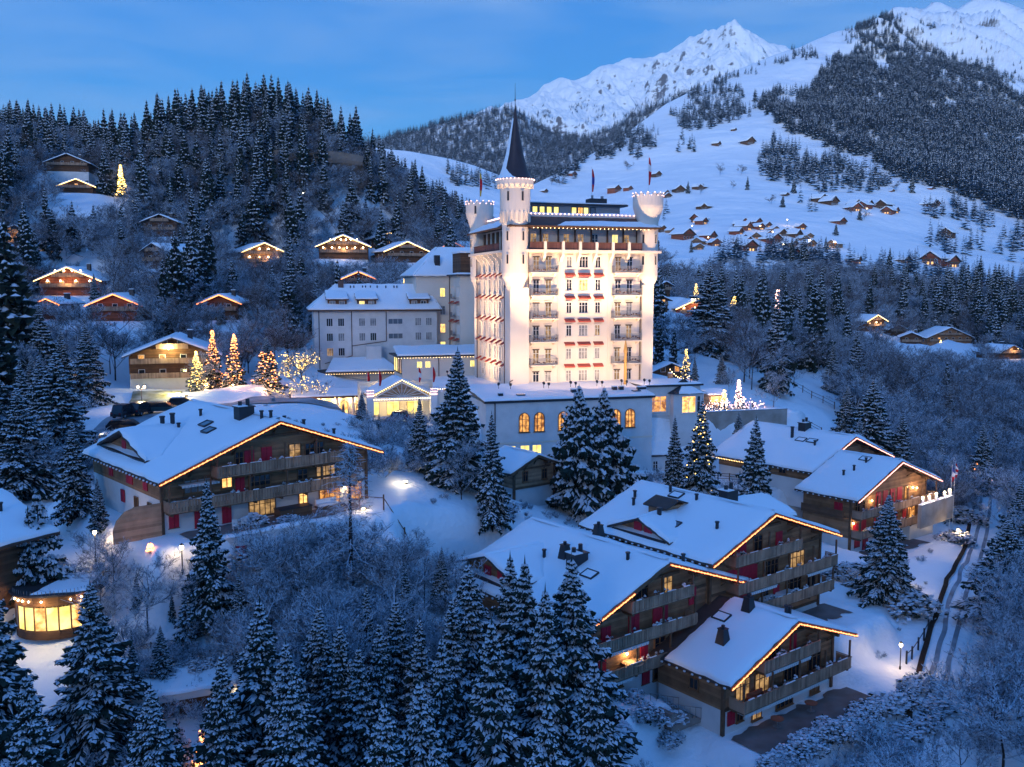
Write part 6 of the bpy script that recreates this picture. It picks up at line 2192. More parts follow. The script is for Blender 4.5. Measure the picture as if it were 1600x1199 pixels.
# trees hung with lights
LT = 'trees hung with lights'
tree('small', 235, 868, 77, 1.5, 'small snowy spruce with orange lights below the big chalet', LT, var=0, lights='fairy_orange', nl=120, lr=(.15, .75))
tree('small', 322, 1098, 60, 1.2, 'little spruce full of orange lights at the garage', LT, var=1, lights='fairy_orange', nl=170, lr=(.0, .7))
tree('big', 306, 546, 160, 1.35, 'golden lit spruce, leftmost of the four by the car park', LT, var=0, lights='fairy_gold', nl=420)
tree('big', 331, 512, 166, 1.35, 'pinkish lit spruce beside the golden one by the car park', LT, var=3, lights='fairy_orange', nl=380)
tree('big', 365, 519, 164, 1.35, 'orange lit spruce between the pinkish one and the lit snowy one', LT, var=1, lights='fairy_orange', nl=400)
tree('big', 416, 522, 160, 1.5, 'snowy spruce with orange lights round its trunk by the car park', LT, var=2, lights='fairy_orange', nl=420, lr=(.0, .7))
tree('bare', 470, 552, 158, 1.15, 'leafless tree wrapped in golden lights beside the arcade', LT, var=1, lights='fairy_gold', nl=430)
tree('big', 1098, 617, 128, 1.05, 'spruce with scattered warm lights before the veranda wing', LT, var=0, lights='fairy_gold', nl=130, lr=(.05, .85))
tree('big', 1216, 447, 190, 1.1, 'tall spruce with a pink lit top right of the terrace', LT, var=3, lights='fairy_pink', nl=160, lr=(.75, 1))
tree('big', 1537, 656, 152, 1.0, 'spruce with a few lights beside the garden path', LT, var=2, lights='fairy_orange', nl=60, lr=(.05, .5))
q_ = land0(190, 307)
plant('mid', q_.x, q_.y, pY(190, 256, q_.y).z - q_.z, 'golden glowing christmas tree high on the left hill', LT, 1.25, var=1, z=q_.z, lights='fairy_gold', nl=900, lrad=.17)
tree('small', 1254, 534 + 0, 360, 1.0, 'tiny glowing tree far off among the valley trees', LT, var=1, lights='fairy_gold', nl=80)
tree('small', 1470, 532, 372, 1.3, 'little golden tree in front of the long roofed valley chalet', LT, var=0, lights='fairy_gold', nl=260)
tree('small', 1088, 443, 300, 1.0, 'golden tree top above the gold edged chalet', LT, var=1, lights='fairy_gold', nl=200)
tree('small', 1147, 462, 290, 1.1, 'golden bush beside the very broad dark spruce', LT, var=0, lights='fairy_gold', nl=200)
tree('small', 632, 433, 232, .8, 'little golden tree on the roof edge behind the west wing', LT, var=1, lights='fairy_gold', nl=260)
tree('small', 1132, 608, 158, 1.2, 'lit young spruce on the christmas terrace, left', LT, var=0, lights='fairy_gold', nl=140)
tree('small', 1155, 592, 162, 1.0, 'taller lit young spruce on the christmas terrace, right', LT, var=1, lights='fairy_pink', nl=160)
tree('small', 1072, 545, 190, 1.0, 'small lit spruce beside the kiosk roof', LT, var=1, lights='fairy_gold', nl=120)
tree('larch', 545, 685, 81, 1.55, 'tall frosted larch in front of the right end of the big chalet', 'larches', var=0)
tree('big', 205, 985, 66, .9, 'spruce right of the huge one before the garage', 'spruces round the palace and chalets', var=3)
tree('big', 372, 880, 73, .8, 'spruce behind the great drooping spruce', 'spruces round the palace and chalets', var=0)
tree('big', 572, 905, 70, .9, 'slender spruce behind the bottom row', 'spruces round the palace and chalets', var=1)
tree('bare', 1140, 575, 175, .8, 'snowy round apple tree behind the terrace', 'garden trees', var=3)
tree('bare', 1210, 585, 165, 1.2, 'dark stemmed garden tree at the end of the terrace', 'garden trees', var=1)


# broad shrubs and bushes by the chalets
for kind, u, v, Y, h, wd, lab, var in [
    ('shrub', 1505, 815, 122, 4.2, 1.4, 'big snowy yew bush beside the lit path', 2), ('shrub', 1495, 845, 117, 3.0, 1.5, 'lower snowy yew bush with a lamp inside', 0), ('shrub', 1420, 955, 96, 4.2, 1.35, 'dark spreading yew by the garden lamp', 2),
    ('shrub', 1316, 905, 100, 3.6, 1.2, 'snowy rhododendron at the corner of the wide chalet', 2), ('shrub', 1340, 895, 103, 2.4, 1.2, 'smaller rhododendron behind the corner one', 1), ('shrub', 430, 850, 85, 3.0, 1.3, 'dark bush on the retaining wall of the big chalet', 0),
    ('shrub', 395, 818, 87, 2.0, 1.3, 'round bush on the terrace of the big chalet', 1), ('shrub', 450, 815, 87, 1.4, 1.8, 'low snowy bush beside the wooden planter', 0), ('shrub', 408, 890, 81, 3.4, 1.6, 'wide dark bush below the retaining wall', 2),
    ('shrub', 790, 800, 113, 2.2, 1.6, 'bush below the garden house', 2), ('shrub', 870, 780, 112, 3.6, 1.2, 'dark bush right of the garden house', 0), ('shrub', 900, 800, 104, 3.0, 1.4, 'bush under the broad pines', 1), ('shrub', 1060, 1110, 73, 2.6, 1.3, 'dark bush left of the hedge chalet', 0),
    ('shrub', 1090, 1085, 75, 2.4, 1.6, 'brown bush at the white wall of the hedge chalet', 2), ('shrub', 1040, 1135, 70, 1.8, 1.5, 'low bush on the bank left of the hedge chalet', 1), ('shrub', 1265, 745, 135, 3.0, 1.3, 'snowy bush in front of the long plain roof', 2),
    ('shrub', 1240, 770, 128, 2.6, 1.4, 'snowy bush beside the wide chalet roof', 1), ('shrub', 640, 470, 235, 4, 1.6, 'bush above the west wing roof', 2),
    ('shrub', 985, 1095, 70, 1.8, 1.4, 'bush between the shuttered chalet and the hedge chalet', 0), ('shrub', 1012, 1125, 70, 2.2, 1.3, 'larger bush on the bank below the shuttered chalet', 2), ('shrub', 965, 1140, 70, 1.6, 1.5, 'bush at the right foot of the tall crossing spruce', 1), ('shrub', 1042, 1165, 66, 2.0, 1.4, 'bush at the bottom edge below the hedge chalet', 2)]:
    p = land0(u, v) if Y < 140 else pY(u, v, Y)
    plant(kind, p.x, p.y, h, lab, 'bushes by the chalets', wd, var=var)


# ------------------------------------------------------------------ woods: trees placed one by one where they show, the rest as masses
KEEP = [  # picture areas (u0, v0, u1, v1, distance) nothing nearer may cover
    (355, 360, 440, 402, 300), (490, 362, 580, 402, 305), (580, 358, 670, 402, 300), (40, 412, 165, 452, 240), (55, 232, 135, 266, 355), (90, 270, 200, 306, 335), (180, 250, 202, 312, 350), (30, 365, 125, 405, 235), (210, 328, 275, 350, 290),
    (200, 372, 245, 398, 250), (55, 460, 95, 478, 195), (140, 455, 225, 482, 200), (320, 455, 385, 474, 210), (178, 500, 305, 605, 165), (125, 560, 200, 606, 158), (470, 425, 745, 640, 222), (700, 0, 1045, 640, 151), (660, 380, 745, 440, 196),
    (1050, 455, 1100, 490, 290), (1335, 484, 1398, 512, 385), (1395, 505, 1530, 545, 385), (1195, 445, 1240, 620, 190), (1100, 570, 1230, 660, 160), (1230, 585, 1310, 650, 175), (1120, 640, 1480, 870, 133), (120, 580, 300, 670, 150), (450, 545, 500, 640, 158),
    (290, 510, 450, 640, 160), (135, 625, 610, 800, 88), (600, 720, 720, 835, 95), (780, 690, 870, 800, 118), (890, 740, 1330, 960, 86), (840, 810, 1180, 1080, 78), (1040, 930, 1340, 1150, 77), (1290, 880, 1440, 1010, 105), (1360, 990, 1440, 1090, 90),
    (0, 900, 135, 1010, 72), (200, 1060, 360, 1150, 66), (1090, 430, 1140, 545, 235), (1440, 515, 1500, 548, 370), (1460, 830, 1500, 1100, 88), (1560, 520, 1600, 560, 330), (1040, 300, 1600, 408, 520), (0, 760, 80, 905, 72), (540, 690, 600, 860, 81)]
CLEAR = [(1230, 585, 1320, 690), (600, 740, 720, 830), (1290, 890, 1470, 1080), (130, 600, 290, 660), (1010, 560, 1060, 640), (200, 262, 262, 300), (60, 340, 140, 372), (1040, 545, 1060, 590)]


def free(x, y, z, h, w_):
    u0, v0 = uv_of((x, y, z))
    u1, v1 = uv_of((x, y, z + h))
    du = w_ * FPX / y
    for a, b, c, d, Yk in KEEP:
        if y < Yk - 1 and u0 + du > a and u0 - du < c and v0 > b and v1 < d:
            return False
    for a, b, c, d in CLEAR:
        if a < u0 < c and b < v0 < d:
            return False
    return True


FOOT = []
PATH_UV = ((1448, 1190, 72), (1462, 1100, 80), (1478, 1020, 88), (1498, 940, 100), (1520, 870, 113), (1540, 800, 131), (1545, 740, 152))
for a_, b_ in zip(PATH_UV, PATH_UV[1:]):
    pa, pb = pY(*a_), pY(*b_)
    FOOT.append((math.atan2(pb.y - pa.y, pb.x - pa.x), (pa.x + pb.x) / 2, (pa.y + pb.y) / 2, math.hypot(pb.x - pa.x, pb.y - pa.y) / 2 + 1, 3.8))
for yw, px, py, hx, hy, z_, bl in PADS:
    FOOT.append((yw, px, py, hx + 2.0, hy + 2.0))
for o_, yw, x0, x1, y0, y1 in ((lw, 14, -3, 28, -4, 14), (rw, HYAW, -9, 18, -12, 16), (li, HYAW, -3, 20, -3, 11), (lo, 14, -2, 19, -4, 9), (ar, HYAW, -16, 2, -3, 7), (pc_, HYAW, -8, 9, -5, 11), (pw, HYAW, -2, 10, -3, 7)):
    q_ = ch(o_.location, yw, (x0 + x1) / 2, (y0 + y1) / 2)
    FOOT.append((R(yw), q_.x, q_.y, (x1 - x0) / 2, (y1 - y0) / 2))


def on_foot(x, y):
    for yw, px, py, hx, hy in FOOT:
        dx, dy = x - px, y - py
        if abs(dx * math.cos(yw) + dy * math.sin(yw)) < hx and abs(-dx * math.sin(yw) + dy * math.cos(yw)) < hy:
            return True
    return False


WOOD = []     # (kind, x, y, z, h, wide, group)


def scatter(n, u0, u1, Y0, Y1, kinds, hr, wr, group, gap, seed, dens=None, gz=None):
    rr = random.Random(seed)
    cells = {}
    got = 0
    us, ys = [], []
    for _ in range(n * 5):
        y = math.sqrt(rr.uniform(Y0 * Y0, Y1 * Y1))
        u = rr.uniform(u0, u1)
        us.append(u)
        ys.append(y)
    ys_, us_ = np.array(ys), np.array(us)
    xs_ = (us_ - 800) / FPX * ys_
    zs_ = H(xs_, ys_)
    for x, y, z, u in zip(xs_, ys_, zs_, us_):
        if got >= n:
            break
        if dens is not None and rr.random() > dens(u, y, x):
            continue
        c = (int(x // gap), int(y // gap))
        if any((c[0] + i, c[1] + j) in cells and math.hypot(x - cells[(c[0] + i, c[1] + j)][0], y - cells[(c[0] + i, c[1] + j)][1]) < gap for i in (-1, 0, 1) for j in (-1, 0, 1)):
            continue
        k = rr.choices([a for a, _ in kinds], [b for _, b in kinds])[0]
        h = rr.uniform(*hr[k])
        wd = rr.uniform(*wr)
        if on_foot(x, y) or not free(x, y, z, h, h * .14 * wd):
            continue
        cells[c] = (x, y)
        WOOD.append((k, float(x), float(y), float(z), h, wd, group))
        got += 1
    return got


HR = {'mid': (14, 23), 'dark': (15, 25), 'bare': (8, 13), 'bark': (9, 14), 'brush': (2.5, 4.5), 'big': (10, 17), 'small': (3, 6)}
# hilltop rows against the sky
scatter(95, 175, 575, 372, 408, [('dark', 3), ('mid', 2)], {'dark': (19, 27), 'mid': (18, 25)}, (.9, 1.2), 'spruces in the hilltop rows', 3.6, 1)
scatter(120, -60, 175, 470, 660, [('dark', 3), ('mid', 1)], {'dark': (18, 27), 'mid': (18, 24)}, (1, 1.3), 'spruces in the hilltop rows', 5.0, 2)
scatter(60, 575, 760, 380, 430, [('dark', 1), ('mid', 2)], {'dark': (13, 20), 'mid': (13, 20)}, (.9, 1.2), 'spruces in the hilltop rows', 4.5, 3)
# left slope, spruces in clumps and frosted broadleaves between them
cl = lambda u, y, x: .15 + 1.1 * max(0, vnoise(np.array([x / 26.]), np.array([y / 26.]), 4)[0] - .35)
scatter(700, -80, 460, 170, 480, [('dark', 4), ('mid', 4)], HR, (.95, 1.35), 'spruces on the wooded hillside', 5.0, 4, cl)
scatter(170, 440, 760, 205, 400, [('dark', 1), ('mid', 3)], HR, (.9, 1.2), 'spruces on the wooded hillside', 6.0, 5, cl)
scatter(1700, -80, 770, 170, 470, [('bare', 5), ('bark', 4)], HR, (.95, 1.5), 'frosted broadleaf trees on the hillside', 2.9, 6)
# valley on the right
scatter(330, 1020, 1640, 215, 520, [('mid', 3), ('dark', 2)], HR, (.9, 1.3), 'spruces in the valley', 5.5, 7, lambda u, y, x: .2 + 1.0 * max(0, vnoise(np.array([x / 40.]), np.array([y / 40.]), 9)[0] - .3))
scatter(1000, 1030, 1660, 165, 500, [('bare', 5), ('bark', 2)], HR, (.95, 1.5), 'frosted trees in the valley', 3.2, 8)
# the frosted thicket at the lower right and bottom
scatter(480, 1440, 1680, 60, 190, [('bare', 5), ('brush', 2)], {'bare': (6, 10), 'brush': (2.5, 4)}, (1.0, 1.5), 'frosted thicket by the path', 2.2, 9, lambda u, y, x: 1 if u > 1490 - (y - 60) * .25 else .15)
scatter(120, 1180, 1480, 52, 72, [('brush', 4), ('bare', 1)], {'bare': (4, 6), 'brush': (2, 3.6)}, (1.1, 1.5), 'frosted thicket by the path', 2.0, 10)
scatter(260, 380, 800, 60, 95, [('brush', 4), ('bare', 3)], {'bare': (5, 9), 'brush': (2, 4)}, (1.0, 1.4), 'frosted thicket under the front spruces', 1.7, 11)
scatter(230, 130, 470, 58, 90, [('brush', 4), ('bare', 1), ('small', 1)], {'bare': (4, 7), 'brush': (1.6, 3), 'small': (2.5, 5)}, (1.0, 1.4), 'frosted thicket below the big chalet', 1.6, 12)
scatter(110, -60, 330, 100, 170, [('big', 3), ('bare', 3), ('brush', 2)], {'big': (9, 16), 'bare': (5, 9), 'brush': (2, 4)}, (1.0, 1.3), 'trees round the car park', 3.5, 13)
scatter(70, 560, 720, 96, 140, [('brush', 3), ('bare', 3)], {'bare': (5, 8), 'brush': (2, 4)}, (1.0, 1.4), 'frosted garden trees below the entrance', 2.8, 14)
scatter(70, 960, 1300, 60, 150, [('brush', 3), ('small', 1)], {'brush': (1.4, 3), 'small': (2, 4)}, (1.0, 1.4), 'garden shrubs between the chalets', 3.0, 15)
scatter(60, 1240, 1500, 135, 215, [('big', 1), ('bare', 3), ('brush', 2)], {'big': (8, 14), 'bare': (6, 10), 'brush': (2, 4)}, (1.0, 1.3), 'garden trees behind the lamplit chalet', 4.0, 16)

SHORT = {413: 'the front dormer chalet', 536: 'the two row lit chalet', 609: 'the small roped chalet', 637: 'the dark unlit chalet', 104: 'the glowing brown chalet', 71: 'the little orange edged gable', 176: 'the dark red chalet', 342: 'the rope lit roof',
         103: 'the highest dark chalet', 118: 'the long flat snow roof', 248: 'the dark hillside chalet', 236: 'the shadowy chalet', 22: 'the lamplit chalet at the edge', 268: 'the brown and white chalet', 130: 'the carport', 1088: 'the gold edged chalet', 1372: 'the lit valley chalet',
         1487: 'the long roofed valley chalet', 1425: 'the dark valley chalet', 1585: 'the valley chalet at the right edge', 1050: 'the dark roofed kiosk', 707: 'the orange edged gable by the rear wing'}
MARKS = [(SHORT[a_[0]], pY(*a_[:3])) for a_, _ in SMALL if a_[0] in SHORT]
MARKS += [('the west wing', lw.location), ('the rear wing', rw.location), ('the golden tree', q_), ('the rock face', pY(478, 272, 380)), ('the big chalet', Vector(A[:3])), ('the shuttered chalet', Vector(Cc[:3])), ('the wide chalet', Vector(Dd[:3])), ('the hedge chalet', Vector(E_[:3])), ('the lamplit chalet', Vector(G_[:3])),
          ('the plain roofed chalet', Vector(Ff[:3])), ('the garage', pY(282, 1142, 66)), ('the glass pavilion', pY(76, 987, 72)), ('the snowy lawn', pY(650, 780, 96)), ('the garden path', pY(1478, 1020, 88)), ('the upper garden path', pY(1540, 800, 131)), ('the entrance canopy', pc_.location), ('the car park', pY(220, 650, 132)),
          ('the paddock fence', pY(1260, 655, 171)), ('the flagpoles', pY(1490, 760, 130)), ('the garden house', Vector(hu[:3])), ('the great drooping spruce', pY(405, 1150, 60)), ('the huge spruce before the garage', pY(140, 1150, 63)), ('the saddle at the hilltop', pY(165, 230, 450)), ('the middle of the hilltop', pY(400, 220, 390)), ('the right end of the hilltop', pY(560, 240, 400))]


def where(x, y):
    n_, q = min(MARKS, key=lambda m: (m[1].x - x) ** 2 + (m[1].y - y) ** 2)
    dx, dy = x - q.x, y - q.y
    d = math.hypot(dx, dy)
    far = 'close ' if d < 14 else '' if d < 45 else 'well '
    if abs(dy) > abs(dx):
        return (far if far != 'close ' else 'close ') + ('behind ' if dy > 0 else 'in front of ') + n_
    return (far if far != 'well ' else 'some way ') + ('right of ' if dx > 0 else 'left of ') + n_


def size_word(k, h):
    lo_, hi_ = {'mid': (16, 20), 'dark': (18, 23), 'bare': (7, 10), 'bark': (10, 12.5), 'brush': (2.4, 3.4), 'big': (10, 14), 'small': (3.5, 5)}[k]
    return 'small' if h < lo_ else 'tall' if h > hi_ else 'mid sized'


WHAT = {'mid': 'snow dusted spruce', 'dark': 'dark spruce', 'bare': 'pale frosted leafless tree', 'bark': 'darker leafless tree', 'brush': 'frosted twiggy shrub', 'big': 'snow laden spruce', 'small': 'young spruce'}
order = sorted(range(len(WOOD)), key=lambda i: -WOOD[i][4] / WOOD[i][2])
quota = {'spruce': 215, 'tree': 270, 'shrub': 240}
REST = []
for i in order:
    k, x, y, z, h, wd, g = WOOD[i]
    c = CATS[k]
    if quota[c] > 0:
        quota[c] -= 1
        plant(k, x, y, h, size_word(k, h) + ' ' + WHAT[k] + ' ' + where(x, y), {'spruce': 'spruces ', 'tree': 'leafless trees ', 'shrub': 'shrubs '}[c] + where(x, y), wd, z=z)
    else:
        REST.append(WOOD[i])


def gn_mass(name, pts, src, label):
    """A mass of trees nobody could count: one object, its trees set on points by geometry nodes. pts: (x, y, z, scale, width, turn)"""
    pts = np.asarray(pts, np.float32)
    me = D.meshes.new(name)
    me.vertices.add(len(pts))
    me.vertices.foreach_set('co', pts[:, :3].ravel())
    a = me.attributes.new('size', 'FLOAT_VECTOR', 'POINT')
    a.data.foreach_set('vector', np.stack([pts[:, 3] * pts[:, 4], pts[:, 3] * pts[:, 4], pts[:, 3]], 1).astype(np.float32).ravel())
    a = me.attributes.new('turn', 'FLOAT_VECTOR', 'POINT')
    a.data.foreach_set('vector', np.stack([pts[:, 5] * 0, pts[:, 5] * 0, pts[:, 5]], 1).astype(np.float32).ravel())
    o = put(name, me)
    tag(o, label, None, None, 'stuff')
    ng = D.node_groups.new(name, 'GeometryNodeTree')
    ng.interface.new_socket('Geometry', in_out='INPUT', socket_type='NodeSocketGeometry')
    ng.interface.new_socket('Geometry', in_out='OUTPUT', socket_type='NodeSocketGeometry')
    n, l = ng.nodes, ng.links.new
    gi, go = n.new('NodeGroupInput'), n.new('NodeGroupOutput')
    ip = n.new('GeometryNodeInstanceOnPoints')
    oi = n.new('GeometryNodeObjectInfo')
    oi.inputs['Object'].default_value = src
    oi.inputs['As Instance'].default_value = True
    sz, tn = n.new('GeometryNodeInputNamedAttribute'), n.new('GeometryNodeInputNamedAttribute')
    for q, nm in ((sz, 'size'), (tn, 'turn')):
        q.data_type = 'FLOAT_VECTOR'
        q.inputs[0].default_value = nm
    l(gi.outputs[0], ip.inputs['Points'])
    l(oi.outputs['Geometry'], ip.inputs['Instance'])
    l(sz.outputs[0], ip.inputs['Scale'])
    l(tn.outputs[0], ip.inputs['Rotation'])
    l(ip.outputs[0], go.inputs[0])
    m = o.modifiers.new('trees', 'NODES')
    m.node_group = ng
    return o


def crown_of(kind, var):
    me = PROTO[kind][var][1]
    for o in D.objects:
        if o.data == me:
            return o


def mass(name, rows, label, kinds):
    """rows: (x, y, z, h, wide); spread over the tree shapes in kinds [(kind, variant)]."""
    rr = random.Random(len(rows))
    by = {}
    for r in rows:
        by.setdefault(rr.randrange(len(kinds)), []).append(r)
    for k, rs in by.items():
        kd, va = kinds[k]
        H0 = PROTO[kd][va][3]
        gn_mass(name, [(x, y, z - .2, h / H0, w_, rr.uniform(0, 6.28)) for x, y, z, h, w_ in rs], crown_of(kd, va), label)


for cat_, kd in (('spruce', [('mid', 0), ('mid', 1), ('dark', 0), ('dark', 1)]), ('tree', [('bare', 0), ('bare', 1), ('bark', 0), ('bark', 1), ('bare', 2)]), ('shrub', [('brush', 0), ('brush', 1)])):
    rows = [(x, y, z, h, wd) for k, x, y, z, h, wd, g in REST if CATS[k] == cat_]
    if rows:
        mass({'spruce': 'spruce_wood', 'tree': 'frosted_wood', 'shrub': 'undergrowth'}[cat_], rows, {'spruce': 'further snow dusted spruces on the slopes', 'tree': 'further frosted leafless trees on the slopes', 'shrub': 'frosted undergrowth'}[cat_], kd)

# forests of the mountains
tag(put('far_spruce', PROTO['far'][0][1], None, (pY(1452, 372, 640).x, 640, 60)), 'single spruce at the edge of the far pasture', 'spruce')
tag(put('far_spruce', PROTO['far'][1][1], None, (pY(1250, 308, 800).x, 800, 60)), 'lone dark spruce on the open pasture above the hamlet', 'spruce')


def inside(px, py, poly):
    c = np.zeros(len(px), bool)
    n = len(poly)
    for i in range(n):
        (x0, y0), (x1, y1) = poly[i], poly[(i + 1) % n]
        c ^= ((y0 > py) != (y1 > py)) & (px < (x1 - x0) * (py - y0) / ((y1 - y0) or 1e-9) + x0)
    return c


def forest(grid, polys, n, hr, seed, label, name, soft=6, thin=None, clump=0.0, big=0.0):
    U, T, X, Y, Z = grid
    rg = np.random.default_rng(seed)
    N_ = n * 6 + 400
    dz0 = Z - CZ
    d0 = Y * CP - dz0 * SP
    gu, gv = 800 + FPX * X / d0, 599.5 - FPX * (Y * SP + dz0 * CP) / d0
    near = np.zeros(X.shape, bool)
    for pl in polys:
        a_ = np.array(pl)
        near |= (gu > a_[:, 0].min() - 25) & (gu < a_[:, 0].max() + 25) & (gv > a_[:, 1].min() - 15) & (gv < a_[:, 1].max() + 15)
    ci, cj = np.nonzero(near[:-1, :-1])
    pk = rg.integers(0, len(ci), N_)
    i, j = ci[pk] + rg.uniform(0, 1, N_), cj[pk] + rg.uniform(0, 1, N_)
    i0, j0 = ci[pk], cj[pk]
    fi, fj = i - i0, j - j0
    bl = lambda A: A[i0, j0] * (1 - fi) * (1 - fj) + A[i0 + 1, j0] * fi * (1 - fj) + A[i0, j0 + 1] * (1 - fi) * fj + A[i0 + 1, j0 + 1] * fi * fj
    x, y, z = bl(X), bl(Y), bl(Z)
    dz = z - CZ
    dd = y * CP - dz * SP
    u, v = 800 + FPX * x / dd, 599.5 - FPX * (y * SP + dz * CP) / dd
    uu, vv = u + (vnoise(u / 9, v / 9, seed) - .5) * soft * 4, v + (vnoise(u / 7, v / 7, seed + 1) - .5) * soft * 2
    ok = np.zeros(N_, bool)
    for pl in polys:
        ok |= inside(uu, vv, pl)
    if clump:
        ok &= vnoise(u / 14, v / 10, seed + 2) > clump
    if big:
        ok &= (fbm((u + v * .6) / 60, (v - u * .3) / 26, 3, 44) > big) | (vnoise(u / 30, v / 30, 9) > .75)
    # even in area on the ground
    w_ = y * y
    ok &= rg.uniform(0, 1, N_) < (w_ / w_.max()) ** .5
    k = np.nonzero(ok)[0][:n]
    h = rg.uniform(hr[0], hr[1], len(k))
    rows = [(x[a], y[a], z[a] - 1, hh, rg.uniform(1.2, 1.9)) for a, hh in zip(k, h)]
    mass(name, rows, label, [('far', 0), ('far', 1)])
    return len(rows)


big = [(1330, 95), (1345, 40), (1372, 30), (1400, 24), (1425, 60), (1480, 85), (1545, 112), (1600, 160), (1700, 220), (1700, 400), (1600, 352), (1545, 325), (1500, 305), (1440, 290), (1395, 280), (1370, 250), (1300, 228), (1245, 225), (1215, 195), (1185, 155), (1210, 140), (1235, 145), (1280, 125), (1300, 95)]
forest(ALP, [big], 11000, (14, 22), 1, 'dense snow dusted spruce forest covering the mountain on the right', 'mountain_forest', clump=.12, big=.24)
forest(ALP, [[(1250, 85), (1330, 40), (1345, 60), (1300, 95), (1270, 105)]], 50, (12, 18), 2, 'loose spruces near the shoulder of the mountain', 'mountain_forest', clump=.4)
forest(ALP, [[(1185, 258), (1195, 232), (1215, 222), (1240, 226), (1245, 250), (1300, 248), (1330, 262), (1385, 276), (1380, 297), (1300, 300), (1240, 292), (1210, 282), (1180, 275)]], 330, (13, 19), 3, 'forest patch below the big mountain forest', 'mountain_forest')
forest(ALP, [[(1080, 158), (1085, 145), (1120, 140), (1145, 135), (1170, 160), (1172, 180), (1130, 195), (1090, 208), (1050, 192), (1050, 178), (1075, 170)]], 330, (14, 20), 4, 'forest strip across the middle of the ski slope', 'mountain_forest')
forest(ALP, [[(1170, 112), (1205, 92), (1250, 75), (1255, 85), (1210, 105), (1175, 122)], [(1100, 130), (1150, 108), (1160, 122), (1120, 135)]], 80, (12, 18), 5, 'spruces along the skyline of the ski slope', 'mountain_forest', clump=.35)
forest(ALP, [[(880, 272), (925, 240), (960, 218), (1000, 205), (1010, 215), (960, 245), (915, 262), (890, 278)], [(980, 250), (985, 215), (1030, 205), (1030, 235), (1000, 250)], [(1060, 215), (1080, 218), (1080, 240), (1062, 240)]], 190, (13, 20), 6, 'loose spruce groves low on the ski slope', 'mountain_forest', clump=.3)
forest(ALP, [[(830, 292), (880, 268), (890, 275), (850, 298)], [(1440, 335), (1480, 320), (1560, 340), (1560, 362), (1480, 360)], [(1590, 360), (1620, 370), (1620, 430), (1560, 390)]], 90, (12, 18), 7, 'spruces edging the pastures', 'mountain_forest', clump=.3)
forest(ALP, [[(1400, 18), (1440, 30), (1500, 60), (1560, 100), (1600, 130), (1600, 180), (1540, 140), (1470, 100), (1420, 70)], [(1480, 20), (1530, 60), (1600, 110), (1600, 130), (1540, 90)]], 800, (9, 15), 8, 'scattered spruces on the rocky gullies under the right summit', 'mountain_forest', clump=.42)
forest(ALP, [[(690, 262), (700, 285), (790, 300), (800, 285), (750, 268)], [(1005, 330), (1040, 325), (1040, 345), (1005, 350)], [(1255, 325), (1275, 310), (1280, 335), (1260, 340)], [(1455, 380), (1475, 352), (1530, 365), (1540, 400), (1500, 410), (1460, 408)]], 90, (10, 16), 9, 'groves between the hamlet and the pastures', 'mountain_forest', clump=.25)
forest(ALP, [[(1120, 400), (1200, 395), (1330, 410), (1450, 420), (1600, 440), (1660, 470), (1660, 520), (1100, 440)]], 420, (9, 15), 12, 'belt of spruces at the foot of the pastures', 'mountain_forest', clump=.3)
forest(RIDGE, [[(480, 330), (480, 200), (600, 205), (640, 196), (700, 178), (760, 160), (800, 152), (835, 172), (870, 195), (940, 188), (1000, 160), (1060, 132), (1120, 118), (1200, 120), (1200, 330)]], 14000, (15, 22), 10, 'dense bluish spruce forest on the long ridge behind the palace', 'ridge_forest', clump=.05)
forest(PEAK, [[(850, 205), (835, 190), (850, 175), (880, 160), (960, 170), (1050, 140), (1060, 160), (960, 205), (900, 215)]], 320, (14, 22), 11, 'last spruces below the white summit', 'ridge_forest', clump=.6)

rs = np.random.default_rng(5)
su, sy = rs.uniform(200, 1560, 1500), rs.uniform(66, 150, 1500)
sx = (su - 800) / FPX * sy
sz = H(sx, sy)
rows = [(x, y, z, hh, 1.0) for x, y, z, hh, n_ in zip(sx, sy, sz, rs.uniform(.35, 1.0, 1500), vnoise(sx / 6, sy / 6, 12)) if n_ > .55 and not on_foot(x, y)]
mass('dry_stalks', rows, 'dry frosted stalks poking through the snow of the gardens', [('brush', 0), ('brush', 2)])

# ------------------------------------------------------------------ the far hamlet and huts on the pastures
AU, AT, AX, AY, AZ = ALP
_dz = AZ - CZ
_dd = AY * CP - _dz * SP
AUu, AVv = 800 + FPX * AX / _dd, 599.5 - FPX * (AY * SP + _dz * CP) / _dd


def land(u, v):
    """First point of the near ground or the alp seen in the direction (u, v)."""
    Ys = np.exp(np.linspace(math.log(30), math.log(620), 260))
    d = ray(u, v)
    xs, zs = d[0] / d[1] * Ys, CZ + d[2] / d[1] * Ys
    under = np.nonzero(zs < H(xs, Ys))[0]
    if len(under) and Ys[under[0]] < 560:
        k = under[0]
        return Vector((xs[k], Ys[k], H(xs[k], Ys[k])[0]))
    j = int(np.argmin(np.abs(AU - u)))
    col = AVv[:, j]
    k = np.nonzero(col <= v)[0]
    k = k[0] if len(k) else len(col) - 1
    return Vector((AX[k, j] + (u - AUu[k, j]) / FPX * AY[k, j], AY[k, j], AZ[k, j]))


